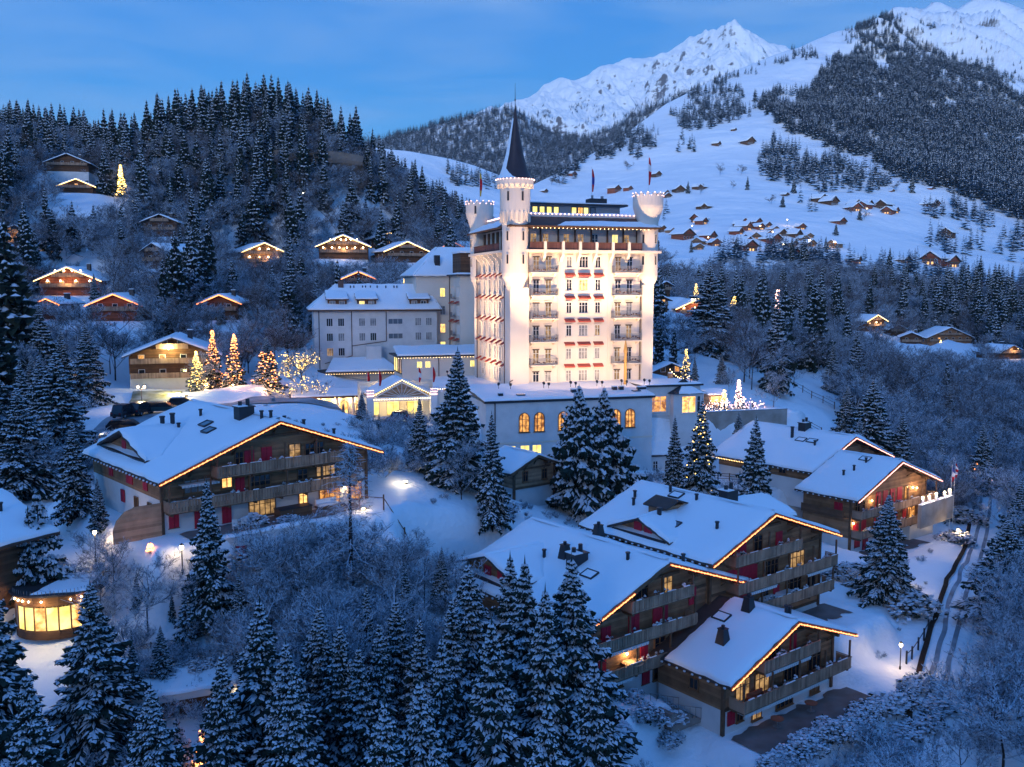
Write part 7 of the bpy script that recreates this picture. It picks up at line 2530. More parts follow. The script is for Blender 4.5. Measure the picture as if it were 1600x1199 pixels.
def far_hut(wood, lit, wide):
    t = thing('far_chalet', (0, 0, -500), 0, 'x', 'chalet', 'chalets of the hamlet on the alp')
    hw, ln, h0, rz = 5.0 * wide, 11.0, 2.9, 5.2
    b = mb(wood).prism([(-hw + 1, -3), (hw - 1, -3), (hw - 1, h0 - .1), (0, rz - .45), (-hw + 1, h0 - .1)], .9, ln - .9, 'y')
    b.build('wall', t)
    ro = mb('roof_brown').prism([(-hw - .4, h0 - .75), (0, rz - .25), (hw + .4, h0 - .75), (hw + .4, h0 - .5), (0, rz), (-hw - .4, h0 - .5)], 0, ln, 'y').build('roof', t)
    b = mb('roof_snow')
    for s in (-1, 1):
        snow_sheet(b, [(s * (hw + .4), .1, h0 - .5), (0, .1, rz), (0, ln - .1, rz), (s * (hw + .4), ln - .1, h0 - .5)], .5, 3, 3, 1, .05)
    b.build('roof_snow', ro)
    mb('wood_beam').box(-hw + 1.2, hw - 1.2, .1, .897, 1.7, 2.4).build('balcony', t)
    for k in range(4):
        m = lit if k in (1, 2) else 'glass_dark'
        mb('frame_white').box(-.6, .6, -.06, 0, 0, 1.1).use(m).box(-.5, .5, -.09, -.063, .1, 1.0).build('window', t)
        t_ = t.children[-1]
        t_.location = (-hw + 1.8 + k * (2 * hw - 3.6) / 3, .89, .2)
    return t


for o_, q_ in zip([o for o in D.objects if o.name.startswith('far_spruce')], ((1452, 388), (1250, 318))):
    o_.location = land(*q_)
HUTS = [far_hut('wood_red', 'lit_warm', 1.0), far_hut('wood_red', 'glass_dark', 1.15), far_hut('wood_dark', 'glass_dark', .9), far_hut('wood_wall', 'lit_orange', 1.2)]
a2 = lambda x, y: (1000 + x / 2.667, 280 + y / 2.667)
a1 = lambda x, y: (800 + x / 2, y / 2)
spots = [(*a2(x, y), w_ / 2.667) for x, y, w_ in [(155, 55, 40), (120, 80, 34), (252, 46, 32), (265, 128, 38), (225, 182, 62), (275, 188, 48), (100, 222, 42), (140, 224, 42), (208, 255, 90), (235, 274, 58), (310, 258, 64), (322, 282, 54), (250, 296, 54),
         (440, 190, 48), (500, 196, 56), (460, 214, 62), (510, 212, 48), (425, 238, 54), (440, 262, 62), (484, 252, 56), (460, 284, 72), (570, 222, 48), (545, 238, 44), (615, 228, 44), (680, 216, 46), (640, 238, 44), (668, 248, 56), (710, 250, 44),
         (575, 276, 84), (650, 284, 64), (722, 286, 62), (795, 290, 64), (470, 302, 82), (655, 328, 64), (728, 328, 64), (770, 98, 54), (815, 112, 60), (910, 135, 60), (912, 116, 44), (965, 125, 54), (997, 122, 44), (1025, 146, 54), (1075, 143, 46),
         (1045, 120, 40), (850, 194, 62), (1235, 122, 56), (1270, 244, 60), (920, 356, 62), (1120, 354, 62), (1205, 362, 96), (1315, 370, 90), (615, 73, 26), (1057, 57, 20), (1220, 45, 24), (800, 345, 52), (705, 346, 72), (430, 200, 40), (600, 244, 48), (540, 205, 40), (692, 262, 50)]]
spots += [(*a1(x, y), w_ / 2) for x, y, w_ in [(197, 552, 30), (333, 599, 40), (372, 595, 28), (487, 618, 40), (527, 604, 36), (590, 596, 26), (650, 458, 24), (750, 456, 38), (700, 411, 15), (460, 553, 27), (977, 632, 42), (1012, 644, 42), (1090, 655, 44), (1150, 655, 44), (862, 614, 20), (1330, 649, 42), (1190, 603, 14), (108, 604, 20), (600, 655, 26)]]
rr = random.Random(42)
first = {}
for i, (u_, v_, wpx) in enumerate(spots):
    p = land(u_, v_)
    k = rr.choice([0, 0, 0, 1, 2, 3, 3]) if v_ > 330 else rr.choice([1, 2, 2])
    sc_ = wpx / FPX * p.y / (10.5 * (1, 1.15, .9, 1.2)[k]) * .95
    lone = v_ < 318 or u_ > 1380
    lab = 'lone snow roofed hut on the open pasture above the hamlet' if v_ < 318 else 'wide snow roofed farmhouse at the foot of the pasture right of the hamlet' if u_ > 1380 else 'snow roofed wooden chalet in the hamlet on the alp'
    g = 'huts on the open pasture' if v_ < 318 else 'farmhouses right of the hamlet' if u_ > 1380 else 'chalets of the hamlet on the alp'
    yaw = R(rr.choice([-48, 20, 30, 38, 44, 50]) + rr.uniform(-8, 8))
    if k not in first:
        o = first[k] = HUTS[k]
        o.location, o.rotation_euler, o.scale = p, (0, 0, yaw), (sc_, sc_, sc_ * 1.25)
        o['label'], o['group'] = lab, g
    else:
        copy_tree(HUTS[k], p, yaw, lab, g, (sc_, sc_, sc_ * 1.25))
for k, (u_, v_) in enumerate(((1186, 362), (1205, 372), (1228, 352), (1243, 368), (1262, 384), (1180, 350), (1300, 388), (1352, 334), (1080, 362), (1105, 380), (1175, 388), (1222, 392))):
    q = land(u_, v_)
    t = thing('glow_lamp', (q.x, q.y - 3, q.z), 0, 'tiny warm lamp added for window glow between the chalets of the hamlet', 'lamp', 'added lamps of the hamlet')  # added lamps standing in for the glow of lit hamlet windows
    mb('metal_dark').bar((0, 0, 0), (0, 0, 3.2), .08, 4).build('post', t)
    mb('lamp_glow').octa((0, 0, 3.4), .38).build('lantern', t)
    point(t, (0, -.8, 3.2), 160, (1, .66, .32), .4)
for u_, v_, h in [(1208, 398, 24), (1290, 395, 26), (1150, 392, 22), (1168, 297, 22), (1145, 297, 12), (1240, 303, 26), (1223, 325, 22), (1125, 275, 17), (1075, 303, 20), (1158, 274, 16), (1343, 345, 20), (1306, 368, 20), (1400, 300, 16), (1425, 302, 30), (1080, 395, 20), (980, 268, 16), (862, 290, 12), (874, 290, 10), (1350, 345, 16), (1095, 305, 14), (1205, 320, 16), (1330, 338, 14)]:
    p = land(u_, v_)
    plant('bark' if h < 20 else 'mid', p.x, p.y, h / FPX * p.y, 'small round bare tree standing alone on the snowy pasture' if h < 20 else 'lone spruce on the snowy pasture', 'single trees on the pasture', 1.2, z=p.z)

# ------------------------------------------------------------------ small buildings at the left
t = thing('glass_pavilion', pY(76, 987, 72), 8, 'curved glass pavilion glowing yellow with bulbs along its eave', 'pavilion')
n = 9
arc = [(3.0 * math.sin(a) * 1.0, 2.0 - 2.4 * math.cos(a)) for a in np.linspace(-1.25, 1.25, n)]
b = mb('wood_dark')
for x, y in arc:
    b.box(x - .05, x + .05, y - .05, y + .05, 0, 2.15)
b.build('mullion', t)
for k in range(n - 1):
    (xa, ya), (xb, yb) = arc[k], arc[k + 1]
    m = 'glass_blind' if k == 0 else 'lit_yellow' if k % 3 else 'lit_warm'
    mb(m).add([(xa, ya + .02, .18), (xb, yb + .02, .18), (xb, yb + .02, 2.05), (xa, ya + .02, 2.05)], [(0, 1, 2, 3)]).build('pane', t)
pr = arc + [(3.2, 5), (-3.2, 5)]
mb('wood_dark').prism([(x * 1.02, y * 1.02 - .03) for x, y in pr], 2.15, 3.0, 'z').prism([(x * 1.01, y) for x, y in pr], -.6, .17, 'z').build('fascia', t)
ro = mb('slate').prism([(x * 1.16, y * 1.16 - .3) for x, y in pr], 3.0, 3.15, 'z').build('roof', t)
b = mb('roof_snow')
snow_sheet(b, [(-1.2, -.3, 3.15), (2.9, .2, 3.15), (2.8, 4.5, 3.3), (.4, 4.5, 3.3)], .16, 8, 8, 3)
b.build('roof_snow', ro)
b = mb('rail_iron')
for k in range(24):
    a = -1.1 + 2.2 * k / 23
    b.bar((3.2 * math.sin(a), 2.0 - 2.65 * math.cos(a), 3.15), (3.2 * math.sin(a), 2.0 - 2.65 * math.cos(a), 3.5), .02, 4)
b.build('snow_guard', ro)
for k, a in enumerate((-1.02, -.8, -.62, -.42, -.08, .62, .92)):
    x, y = 3.12 * math.sin(a), 2.0 - 2.56 * math.cos(a)
    o = mb('lamp_glow').octa((x, y, 2.62), .10).build('bulb', t)
    if k % 2 == 0:
        point(t, (x * 1.05, y - .25, 2.5), 14, (1, .6, .28), .08)
point(t, (0, -1.6, 1.6), 130, (1, .72, .25), .5)

t = chalet('chalet', pY(-150, 800, 72), -28, -7, 7.0, 2.7, 2.7, 8.5, -9.5, -8.5, 'dark chalet cut by the left edge above the glass pavilion', seed=33, rope=None, wood='wood_dark', bals=[(-5, 5.4, -5.4, 1.3)], opens=[(3, -6.4, 1.2, 1.4, 'glass_dark'), (-3, -6.4, 1.2, 1.4, 'glass_dark')], chim=[(3, 6, 'pipe')], icy=False)

ga = thing('garage', pY(282, 1142, 66), 24, 'garage dug into the bank with dark doors and white lintel', 'garage')
b = mb('plaster_white').box(-4.2, -3.9, 0, 6, 0, 2.9).box(3.6, 5.6, 0, 6, 0, 2.9).box(-3.9, 3.6, 0, 6, 2.35, 2.9).box(-3.9, 3.6, 2.0, 6, 0, 2.347)
b.build('wall', ga)
for x0, x1 in ((-3.85, -.3), (.05, 3.55)):
    mb('wood_dark').box(x0, x1, .45, .55, 0, 2.33).build('door', ga)
b = mb('roof_snow')
snow_sheet(b, [(-4.4, -.1, 2.9), (5.8, -.1, 2.9), (5.8, 6, 3.2), (-4.4, 6, 3.2)], .35, 12, 6, 4)
b.build('roof_snow', ga)
wall_lamp(ga, (4.3, -.05, 1.9), 60, (1, .72, .38))
for k in range(16):
    p = ch(ga.location, 24, -4.5 + k * .68, 3.0 + (k % 3) * .8, 3.2)
    plant('shrub', p.x, p.y, RT.uniform(1.2, 1.9), 'dark bush in the hedge growing over the garage', 'hedge over the garage', 1.0, z=p.z)
fn = thing('trellis_fence', ch(ga.location, 24, -3.6, 7.0, 3.4), 24, 'brown diamond trellis fence on the bank above the garage', 'fence')
b = mb('wood_pale').box(0, 8.2, -.03, .03, 1.0, 1.08).box(0, 8.2, -.03, .03, .05, .12)
for k in range(40):
    x = k * .21
    b.bar((x, -.01, .1), (min(8.2, x + .9), -.01, 1.0), .018, 4).bar((x, .015, 1.0), (min(8.2, x + .9), .015, .1), .018, 4)
b.build('lattice', fn)
po = mb('wood_beam').box(-.06, .06, -.06, .06, -.8, 1.15).mesh('post')
for k in range(5):
    put('post', po, fn, (k * 2.05, 0, 0))

# retaining wall before the big chalet
p0, p1 = pY(352, 842, 79.5), pY(494, 816, 82)
yw = math.degrees(math.atan2(p1.y - p0.y, p1.x - p0.x))
ln_ = math.hypot(p1.x - p0.x, p1.y - p0.y)
rwl = thing('retaining_wall', p0, yw, 'white retaining wall with a small red door below the big chalet', 'wall')
mb('plaster_white').add([(0, 0, -3.6), (ln_, 0, -3.6), (ln_, .4, -3.6), (0, .4, -3.6), (0, 0, 0), (ln_, 0, p1.z - p0.z), (ln_, .4, p1.z - p0.z), (0, .4, 0)], [(0, 1, 5, 4), (1, 2, 6, 5), (2, 3, 7, 6), (3, 0, 4, 7), (4, 5, 6, 7)]).build('wall', rwl)
mb('shutter_red').box(.9, 1.75, -.06, -.003, -2.35, -.75).use('frame_wood').box(.82, .897, -.08, -.003, -2.4, -.7).box(1.753, 1.83, -.08, -.003, -2.4, -.7).build('door', rwl)
b = mb('roof_snow')
snow_sheet(b, [(0, -.05, .0), (ln_, -.05, p1.z - p0.z), (ln_, .9, p1.z - p0.z), (0, .9, 0)], .16, 14, 3, 3)
b.build('snow_cover', rwl)

# ------------------------------------------------------------------ lamps
LAMPS = 'garden and street lamps'


def lamp_post(p, h, w_, lab, double=False, col=(1, .66, .32)):
    t = thing('lamp_post', p, 20, lab, 'lamp', LAMPS)
    mb('metal_dark').bar((0, 0, -.3), (0, 0, h), .05, 6).bar((0, 0, 0), (0, 0, .3), .1, 6).build('post', t)
    for sx in ((-.45, .45) if double else (0,)):
        if double:
            mb('metal_dark').bar((0, 0, h - .2), (sx, 0, h), .03, 5).build('arm', t)
        mb('lamp_glow').lathe([(.07, 0), (.15, .12), (.15, .3), (.05, .4)], 8, sx, 0).build('lantern', t).location = (0, 0, h)
        mb('metal_dark').lathe([(.2, h + .403), (.03, h + .56)], 8, sx, 0).build('lamp_cap', t)
    point(t, (0, -.3, h + .15), w_, col, .15)
    return t


for u_, v_, Y_, h, w_, lab, db in [(222, 640, 138, 3.2, 420, 'twin headed street lamp in the car park', True), (150, 705, 96, 2.2, 60, 'small lamp at the left rear corner of the big chalet', False), (150, 880, 79, 2.6, 120, 'garden lamp between the spruces above the glass pavilion', False),
                              (286, 912, 79, 2.0, 40, 'garden lamp beside the small lit spruce', False), (1404, 922, 99, 1.8, 160, 'garden lamp under the spruce before the lamplit chalet', False), (1406, 1048, 88, 2.2, 130, 'lamp post on the slope right of the hedge chalet', False),
                              (1496, 848, 116, 1.2, 220, 'low lamp inside the snowy yew beside the path', False), (1512, 668, 165, 3, 60, 'lamp deep in the frosted trees, right of the flagpoles', False), (1505, 692, 150, 3, 40, 'lower lamp in the frosted trees above the flagpoles', False),
                              (213, 335, 300, 5, 120, 'street lamp near the dark hillside chalet', False), (284, 296, 330, 5, 100, 'street lamp on the hill road right of the golden tree', False), (356, 333, 315, 5, 100, 'street lamp in the wood above the front dormer chalet', False), (474, 327, 330, 5, 80, 'street lamp above the two row lit chalet', False), (240, 460, 215, 4, 80, 'lamp among frosted trees above the brown and white chalet', False)]:
    q = land(u_, v_)
    z_ = Hz(q.x, q.y)
    lamp_post((q.x, q.y, z_), h, w_, lab, db)
q = land(634, 760)
gl = thing('ground_light', (q.x, q.y, Hz(q.x, q.y)), 0, 'small bright ground light at the foot of the spruces by the snowy lawn', 'lamp')
mb('metal_dark').box(-.2, .2, -.2, .2, -.2, .12).use('lamp_glow').box(-.15, .15, -.15, .15, .123, .2).build('housing', gl)
point(gl, (-.3, -.6, .8), 65, (1, .78, .45), .2)
q = land(568, 800)
gl = thing('ground_light', (q.x, q.y, Hz(q.x, q.y)), 0, 'ground light behind the tall frosted larch', 'lamp')
mb('metal_dark').box(-.2, .2, -.2, .2, -.2, .12).use('lamp_glow').box(-.15, .15, -.15, .15, .123, .2).build('housing', gl)
point(gl, (0, -.4, .8), 60, (1, .72, .4), .2)
q = pY(292, 640, 152)
gl = thing('ground_light', (q.x, q.y, Hz(q.x, q.y)), 0, 'yellow floodlight lighting the slope beside the golden spruce', 'lamp')
mb('metal_dark').box(-.2, .2, -.2, .2, -.2, .3).use('lamp_glow').box(-.2, .2, -.2, .2, .303, .4).build('housing', gl)
point(gl, (-2, .4, 1.4), 900, (1, .85, .3), .3)
for u_, v_, Y_, w_ in ((330, 640, 162, 350), (372, 640, 160, 450), (420, 640, 156, 500), (466, 640, 155, 500)):
    q = pY(u_, v_, Y_)
    gl = thing('ground_light', (q.x, q.y - 2.5, Hz(q.x, q.y - 2.5)), 0, 'orange floodlight at the foot of the lit trees by the car park', 'lamp', 'floodlights under the lit trees')
    mb('metal_dark').box(-.2, .2, -.2, .2, -.2, .2).use('lamp_glow').box(-.15, .15, -.1, .1, .203, .28).build('housing', gl)
    point(gl, (0, .8, 1.2), w_, (1, .5, .18), .3)
q = hot(15.2, -1.6, 0)
t = thing('golden_column', hot(15.6, -3.2, -.6), HYAW, 'slim golden column standing before the palace balconies', 'column')
mb('gilt').bar((0, 0, 0), (0, 0, 5.6), .28, 10, .22).build('shaft', t)
mb('gilt').lathe([(.24, 5.6), (.36, 5.9), (.1, 7.6), (.02, 7.9)], 10).build('finial', t)

# ------------------------------------------------------------------ christmas terrace
for s, t_, h, lab in ((25.5, 2.5, 6.0, 'tall pale post left of two on the christmas terrace'), (28.2, 1.5, 5.0, 'tall pale post right of two on the christmas terrace')):
    q = thing('garland_post', hot(s, t_, -4.6), HYAW, lab, 'post', 'garland posts')
    mb('wood_pale').box(-.35, .35, -.35, .35, 0, h).use('roof_snow').box(-.3, .3, -.3, .3, h + .003, h + .2).build('post', q)
g = thing('garland', hot(25.5, 2.5, 1.2), HYAW, 'light garland slung between the two terrace posts', 'garland')
b = mb('metal_dark')
pts = [(2.7 * HS * k / 10, -1.0 * HS * k / 10, -k / 10 * 1.2 - .9 * math.sin(math.pi * k / 10)) for k in range(11)]
for a, c in zip(pts, pts[1:]):
    b.bar(a, c, .05, 4)
b.build('rope', g)
bulbs(pts, 'bulb_warm', .09, g)
rr = random.Random(5)
for k in range(11):
    q = thing('planter', hot(27.3 + k * .78, -5.2 + rr.uniform(-.2, .2), -4.75), 0, 'dark potted conifer in the row along the terrace wall', 'planter', 'planters along the terrace wall')
    mb('wood_red').lathe([(.26, 0), (.34, .5), (.3, .5)], 10).build('pot', q)
    b = mb('bush_leaf')
    for i in range(26):
        z = rr.uniform(.5, 1.7)
        a = rr.uniform(0, 6.3)
        r = .32 * (1.75 - z)
        b.octa((r * math.cos(a), r * math.sin(a), z), rr.uniform(.08, .15))
    b.build('foliage', q)
for k, (s, t_) in enumerate(((28.5, -3.8), (30.2, -3.6), (31.8, -3.4), (33.4, -3.6), (35.0, -3.2), (36.4, -4.2))):
    q = thing('light_garland', hot(s, t_, -4.7), HYAW, 'low post carrying a knot of pinkish christmas lights on the terrace', 'garland', 'light knots on the terrace')
    mb('metal_dark').bar((0, 0, 0), (0, 0, 1.5), .04, 5).build('post', q)
    bulbs([(rr.gauss(0, .8), rr.gauss(0, .5), 1.1 + rr.gauss(0, .45)) for _ in range(26)], 'fairy_pink', .075, q)
    point(q, (0, -.2, 1.6), 170, (1, .68, .5), .3)
q = thing('market_hut', hot(33, 1.5, -4.7), HYAW, 'small wooden christmas hut with a snowy roof on the terrace', 'hut')
mb('wood_pale').box(-1.6, 1.6, 0, 2, 0, 2.2).build('wall', q)
mb('lit_warm').box(-1.2, 1.2, -.03, -.003, .9, 1.9).build('window', q)
b = mb('roof_snow')
snow_sheet(b, [(-2, -.4, 2.2), (2, -.4, 2.2), (2, 2.3, 2.9), (-2, 2.3, 2.9)], .25, 6, 4, 2)
b.build('roof_snow', q)

# ------------------------------------------------------------------ fences, path, road edges


def rail_fence(pts, label, h=1.2, rails=2, step=None, m='wood_beam', group='fences'):
    o = Vector(pts[0])
    t = thing('fence', o, 0, label, 'fence', None)
    pm = mb(m).box(-.07, .07, -.07, .07, -.6, h).mesh('post')
    rm = {}
    for p in pts:
        put('post', pm, t, Vector(p) - o)
    for a, c in zip(pts, pts[1:]):
        a, c = Vector(a) - o, Vector(c) - o
        for k in range(rails):
            z = h * (k + 1) / (rails + .3)
            mb(m).bar(a + Vector((0, 0, z)), c + Vector((0, 0, z)), .045, 4).build('rail', t)
    return t


def on_ground(uvY):
    out = []
    for u_, v_, Y_ in uvY:
        p = pY(u_, v_, Y_)
        out.append((p.x, p.y, Hz(p.x, p.y)))
    return out


rail_fence(on_ground([(1228, 655, 172), (1246, 656, 171), (1264, 657, 170), (1284, 657, 169)]), 'dark wooden paddock fence behind the end of the terrace wall', 1.6, 3)
rail_fence(on_ground([(1240, 616, 205), (1254, 620, 203), (1268, 623, 201), (1286, 626, 199), (1304, 628, 197)]), 'paddock fence farther up the snowy meadow', 1.6, 2)
rail_fence(on_ground([(562, 822, 91), (600, 822, 91), (632, 820, 91.5), (660, 817, 92), (684, 812, 93)]), 'thin garden fence along the edge of the snowy lawn', 1.5, 1)
rail_fence(on_ground([(1415, 1060, 86), (1424, 1044, 87), (1434, 1026, 89), (1443, 1008, 91), (1450, 990, 93)]), 'wire fence on the snowy slope beside the path', 1.3, 1, m='metal_dark')
rail_fence(on_ground([(1106, 741, 136), (1122, 740, 136), (1140, 739, 136), (1158, 738, 136)]), 'snowy wooden railing left of the long plain roof', 1.2, 3)


def ribbon(name, ctr, wd, m, lift, rough=0.0, kind='structure', seed=0):
    c = np.array(ctr, float)
    t_ = np.linspace(0, 1, len(c))
    tt = np.linspace(0, 1, 160)
    x, y = np.interp(tt, t_, c[:, 0]), np.interp(tt, t_, c[:, 1])
    for _ in range(12):
        x[1:-1], y[1:-1] = (x[:-2] + 2 * x[1:-1] + x[2:]) / 4, (y[:-2] + 2 * y[1:-1] + y[2:]) / 4
    dx, dy = np.gradient(x), np.gradient(y)
    l_ = np.hypot(dx, dy)
    nx_, ny2 = -dy / l_, dx / l_
    k = 7
    vs = []
    off = np.linspace(-wd / 2, wd / 2, k)
    for o in off:
        j = rough * (vnoise(tt * 22, np.full(160, 2. + seed), 3) - .5)
        X_, Y_ = x + nx_ * (o + j), y + ny2 * (o + j)
        vs.append(np.stack([X_, Y_, H(X_, Y_) + lift], 1))
    v = np.stack(vs, 1).reshape(-1, 3)
    idx = np.arange(160 * k).reshape(160, k)
    f = np.stack([idx[:-1, :-1], idx[:-1, 1:], idx[1:, 1:], idx[1:, :-1]], -1).reshape(-1, 4)
    return tag(grid_obj(name, v, f, m), kind=kind)


pc2 = [pY(u_, v_, Y_).to_2d()[:] for u_, v_, Y_ in PATH_UV]
ribbon('path', pc2, 3.4, 'snow', .12)
for s in (-.95, .55):
    ribbon('wheel_track', [(x + s, y) for x, y in pc2], .45, 'asphalt', .17, .5, seed=s)
ribbon('path_edge', [(x - 2.1, y) for x, y in pc2], .5, 'hedge_brown', .3, .5)
hr = [pY(u_, v_, Y_).to_2d()[:] for u_, v_, Y_ in ((60, 318, 330), (150, 290, 340), (230, 285, 345), (300, 305, 330), (420, 330, 320))]
ribbon('hill_road', hr, 5, 'snow', .3)
cp = [pY(u_, v_, Y_).to_2d()[:] for u_, v_, Y_ in ((150, 690, 118), (190, 668, 126), (240, 655, 133), (300, 648, 138), (380, 645, 142), (470, 643, 145), (560, 648, 147), (640, 655, 148))]
ribbon('road', cp, 9, 'asphalt', .15)
for n_, o0, yw, x0, x1, y_, wd_, lab_ in (('patio', E_, 38, -8, 8.5, -.9, 3.4, 0), ('patio', A, 42, -10, 8, -1.0, 3.2, 0), ('patio', Dd, 38, 2, 11, .2, 3.4, 0), ('patio', G_, 38, -10, 4, -.5, 3.0, 0)):
    ribbon(n_, [ch(o0, yw, x_, y_).to_2d()[:] for x_ in np.linspace(x0, x1, 5)], wd_, 'paving', .07, .8)
sl = [pY(u_, v_, Y_).to_2d()[:] for u_, v_, Y_ in ((205, 622, 150), (240, 622, 151), (282, 622, 152))]
ribbon('grass_bank', sl, 9, 'grass_slope', .2)

# hedge along the patio of the lowest chalet, one clipped bush after another
rr = random.Random(8)
hl = [ch(E_, 38, -8.5 + k * 1.25, -4.0 - .4 * math.sin(k), 0) for k in range(19)]
for k, p in enumerate(hl):
    plant('shrub', p.x, p.y, rr.uniform(1.9, 2.9), 'dark snowy bush in the hedge along the patio of the hedge chalet', 'hedge along the patio', 1.15, z=Hz(p.x, p.y))
hl = [ch(E_, 38, -6.0 + k * 1.5, -6.6 - .4 * math.sin(k * 2), 0) for k in range(13)]
for k, p in enumerate(hl):
    plant('shrub', p.x, p.y, rr.uniform(1.5, 2.4), 'dark snowy bush in the lower hedge at the foot of the slope', 'lower hedge', 1.3, z=Hz(p.x, p.y))
st_ = thing('garden_steps', ch(Cc, 38, -1.5, -2.6, -11.3), 38, 'dark steps with a railing between the shuttered chalet and the hedge chalet', 'steps')
b = mb('stone_slab')
for k in range(9):
    b.box(-2.2 + k * .42, -1.78 + k * .42, -1.2, 1.2, -1.6, .1 - k * .17)
b.build('flight', st_)
b = mb('rail_iron')
for y in (-1.25, 1.25):
    b.bar((-2.2, y, 1.05), (1.6, y, -.4), .03, 5)
    for k in range(6):
        b.bar((-2.1 + k * .7, y, .0 - k * .27), (-2.1 + k * .7, y, 1.0 - k * .27), .025, 4)
b.build('railing', st_)
# dark earth bank beside the broad pines
bk = [pY(u_, v_, Y_).to_2d()[:] for u_, v_, Y_ in ((880, 830, 100), (920, 800, 103), (958, 770, 108), (990, 742, 118))]
ribbon('earth_bank', bk, 4.5, 'hedge_brown', .15)
# rock face on the left hill
rk = land(478, 272)
rock = tag(put('rock_face', None, None, rk), 'dark rock face with overhang in the middle of the left hill', 'rock')
b = mb('rock')


def rf_(i, j):
    a = (i - .5) * 2
    n_ = vnoise(np.array([i * 7.]), np.array([j * 4.]), 2)[0]
    return (a * 22, -3 - 5 * (1 - a * a) * (j ** .6) + n_ * 4, -6 + j * 12 + (1 - a * a) * 3 * n_)


b.grid(rf_, 30, 10)
b.build('cliff', rock)

# ------------------------------------------------------------------ cars


def car(p, yaw, body, lab, snowy=.0, long=1.0, tall=1.0, tail=False):
    t = thing('parked_car', p, yaw, lab, 'car', 'cars by the palace')
    L_ = 2.2 * long
    h_ = 1.5 * tall
    b = mb(body)
    prof = [(-L_, .35), (L_, .35), (L_ + .02, .6), (L_ - .1, .85), (L_ - 1.0, .95), (-L_ + .1, .98), (-L_, .7)]
    b.prism(prof, -.88, .88, 'y')
    b.build('body', t)
    cab = [(-L_ + .15, .983), (L_ - 1.05, .963), (L_ - 1.75, h_), (-L_ + .55, h_)]
    b = mb('glass_dark').prism(cab, -.78, .78, 'y')
    b.use(body).prism([(L_ - 1.85, h_ + .003), (L_ - 1.85, h_ + .05), (-L_ + .6, h_ + .05), (-L_ + .6, h_ + .003)], -.74, .74, 'y')
    b.build('cabin', t)
    wh = shared('wheel', lambda: mb('rubber').bar((0, -.1, 0), (0, .1, 0), .33, 14).use('metal_grey').bar((0, -.105, 0), (0, .105, 0), .18, 10).mesh('wheel'))
    for x in (-L_ * .62, L_ * .62):
        for y in (-.8, .8):
            put('wheel', wh, t, (x, y, .33))
    for y in (-.65, .65):
        put('headlight', shared('hl', lambda: mb('metal_grey').box(-.03, .03, -.16, .16, -.08, .08).mesh('headlight')), t, (L_ + .0, y, .68))
        put('tail_light', shared(('tl', tail), lambda: mb('tail_red' if tail else 'car_red').box(-.03, .03, -.14, .14, -.1, .1).mesh('tail_light')), t, (-L_ - .0, y, .78))
    if snowy:
        b = mb('roof_snow')
        snow_sheet(b, [(-L_ + .6, -.74, h_ + .05), (L_ - 1.85, -.74, h_ + .05), (L_ - 1.85, .74, h_ + .05), (-L_ + .6, .74, h_ + .05)], .12 * snowy, 4, 3, 2, .02)
        if snowy > 1:
            snow_sheet(b, [(L_ - 1.0, -.8, .96), (L_ - .12, -.8, .87), (L_ - .12, .8, .87), (L_ - 1.0, .8, .96)], .1, 4, 3, 2, .02)
        b.build('snow_cover', t)
    return t


for u_, v_, Y_, yaw, m, lab, kw in [(253, 640, 134, 10, 'car_green', 'dark green estate car parked broadside in the car park', dict(long=1.15)), (221, 650, 132, 80, 'car_dark', 'black car seen from behind beside the green estate', dict(tall=1.2)), (196, 650, 130, 78, 'car_dark', 'dark off roader left of the black car', dict(tall=1.25)),
                             (198, 663, 124, 8, 'car_dark', 'long dark car with a reddish tail in the front row', dict(long=1.15, tail=False)), (178, 674, 118, 12, 'car_dark', 'snow covered car at the front of the car park', dict(snowy=2.0)), (285, 632, 140, 20, 'car_dark', 'dark car half behind the roof of the big chalet', dict(snowy=.8)),
                             (601, 656, 143, 70, 'car_dark', 'dark car under the entrance canopy', dict()), (622, 660, 139, 250, 'car_red', 'red car with glowing tail lights at the entrance canopy', dict(tail=True)), (650, 655, 146, 75, 'car_red', 'second red car deeper under the entrance canopy', dict())]:
    p = pY(u_, v_, Y_)
    x, y = p.x, p.y
    car((x, y, Hz(x, y) + .17), yaw, m, lab, **kw)

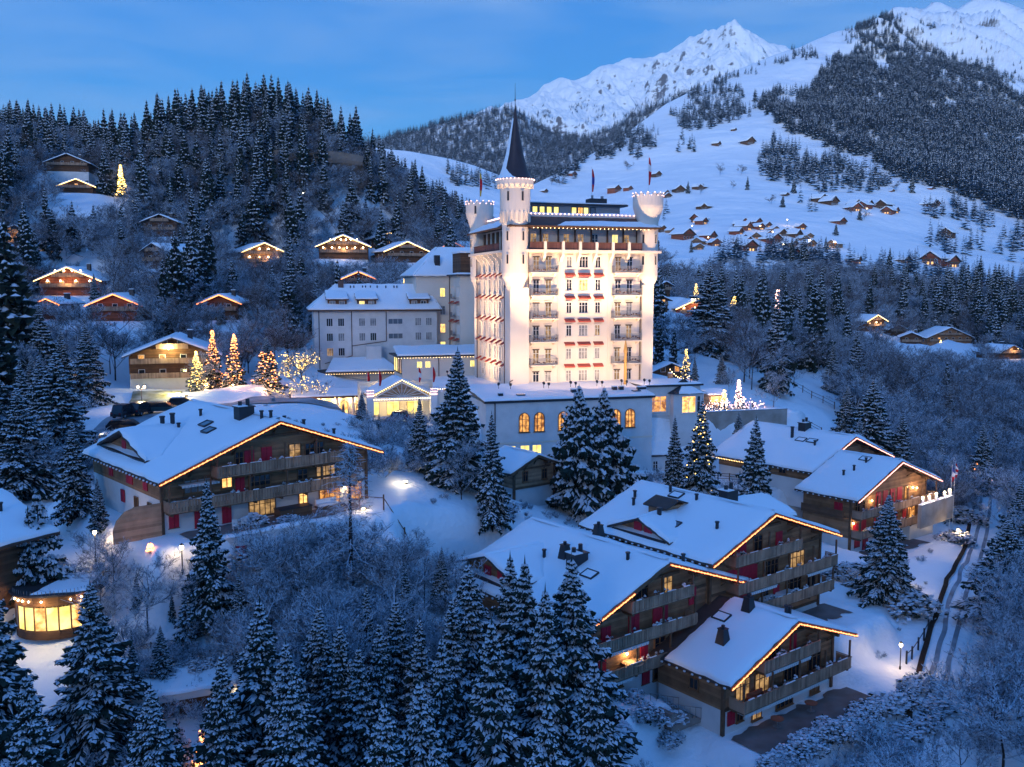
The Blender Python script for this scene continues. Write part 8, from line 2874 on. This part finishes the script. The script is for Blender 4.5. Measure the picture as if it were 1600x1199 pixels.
# ------------------------------------------------------------------ garden lights by the lamplit chalet, flagpoles
for k, (u_, v_, Y_) in enumerate(((1442, 776, 122), (1452, 774, 123), (1463, 770, 124), (1476, 768, 126), (1484, 764, 127))):
    q = pY(u_, v_, Y_)
    t = thing('party_light', (q.x, q.y, q.z - 1.1), 0, 'small bright lantern on the terrace edge right of the lamplit chalet', 'lamp', 'lanterns by the lamplit chalet')
    mb('plaster_white').box(-.16, .16, -.16, .16, 0, .75).build('pedestal', t)
    mb('lamp_glow').octa((0, 0, .95), .2).build('lantern', t)
    point(t, (0, -.4, 1.2), 60, (1, .72, .55), .15)
qa, qb = pY(1438, 777, 121.6), pY(1488, 764, 127.6)
t = thing('terrace_parapet', (qa.x, qa.y, qa.z - 1.1), math.degrees(math.atan2(qb.y - qa.y, qb.x - qa.x)), 'low grey parapet carrying the lanterns beside the lamplit chalet', 'wall')
ln_ = math.hypot(qb.x - qa.x, qb.y - qa.y)
mb('concrete').box(0, ln_, -.25, .25, -3.2, 0).build('wall', t)
b = mb('roof_snow')
snow_sheet(b, [(0, -.28, 0), (ln_, -.28, 0), (ln_, .28, 0), (0, .28, 0)], .12, 10, 3, 2, .02)
b.build('snow_cover', t)
for u_, vt, Y_, cols_, lab in ((1488, 728, 130, ['flag_blue', 'flag_white', 'flag_red'], 'red white and blue flag hanging on the left pole beside the path'), (1493, 722, 131, ['flag_red', 'flag_white', 'flag_red', 'flag_white', 'flag_red'], 'red and white striped flag on the right pole beside the path')):
    q = pY(u_, vt, Y_)
    z_ = Hz(q.x, q.y)
    flag((q.x, q.y, z_), q.z - z_, cols_, lab, 2.2)

# ------------------------------------------------------------------ the blue evening air
hz = D.meshes.new('haze')
x0, x1, y0, y1, z0, z1 = -4700, 4700, -2400, 6900, -262, 1720
hz.from_pydata([(x0, y0, z0), (x1, y0, z0), (x1, y1, z0), (x0, y1, z0), (x0, y0, z1), (x1, y0, z1), (x1, y1, z1), (x0, y1, z1)], [], [(3, 2, 1, 0), (4, 5, 6, 7), (0, 1, 5, 4), (1, 2, 6, 5), (2, 3, 7, 6), (3, 0, 4, 7)])
m = D.materials.new('haze')
m.use_nodes = True
n = m.node_tree.nodes
n.remove(n['Principled BSDF'])
pv = n.new('ShaderNodeVolumePrincipled')
pv.inputs['Color'].default_value = (.80, .88, 1, 1)
pv.inputs['Density'].default_value = 0.00006
m.node_tree.links.new(pv.outputs[0], n['Material Output'].inputs['Volume'])
hz.materials.append(m)
tag(put('haze', hz), None, None, None, 'stuff')
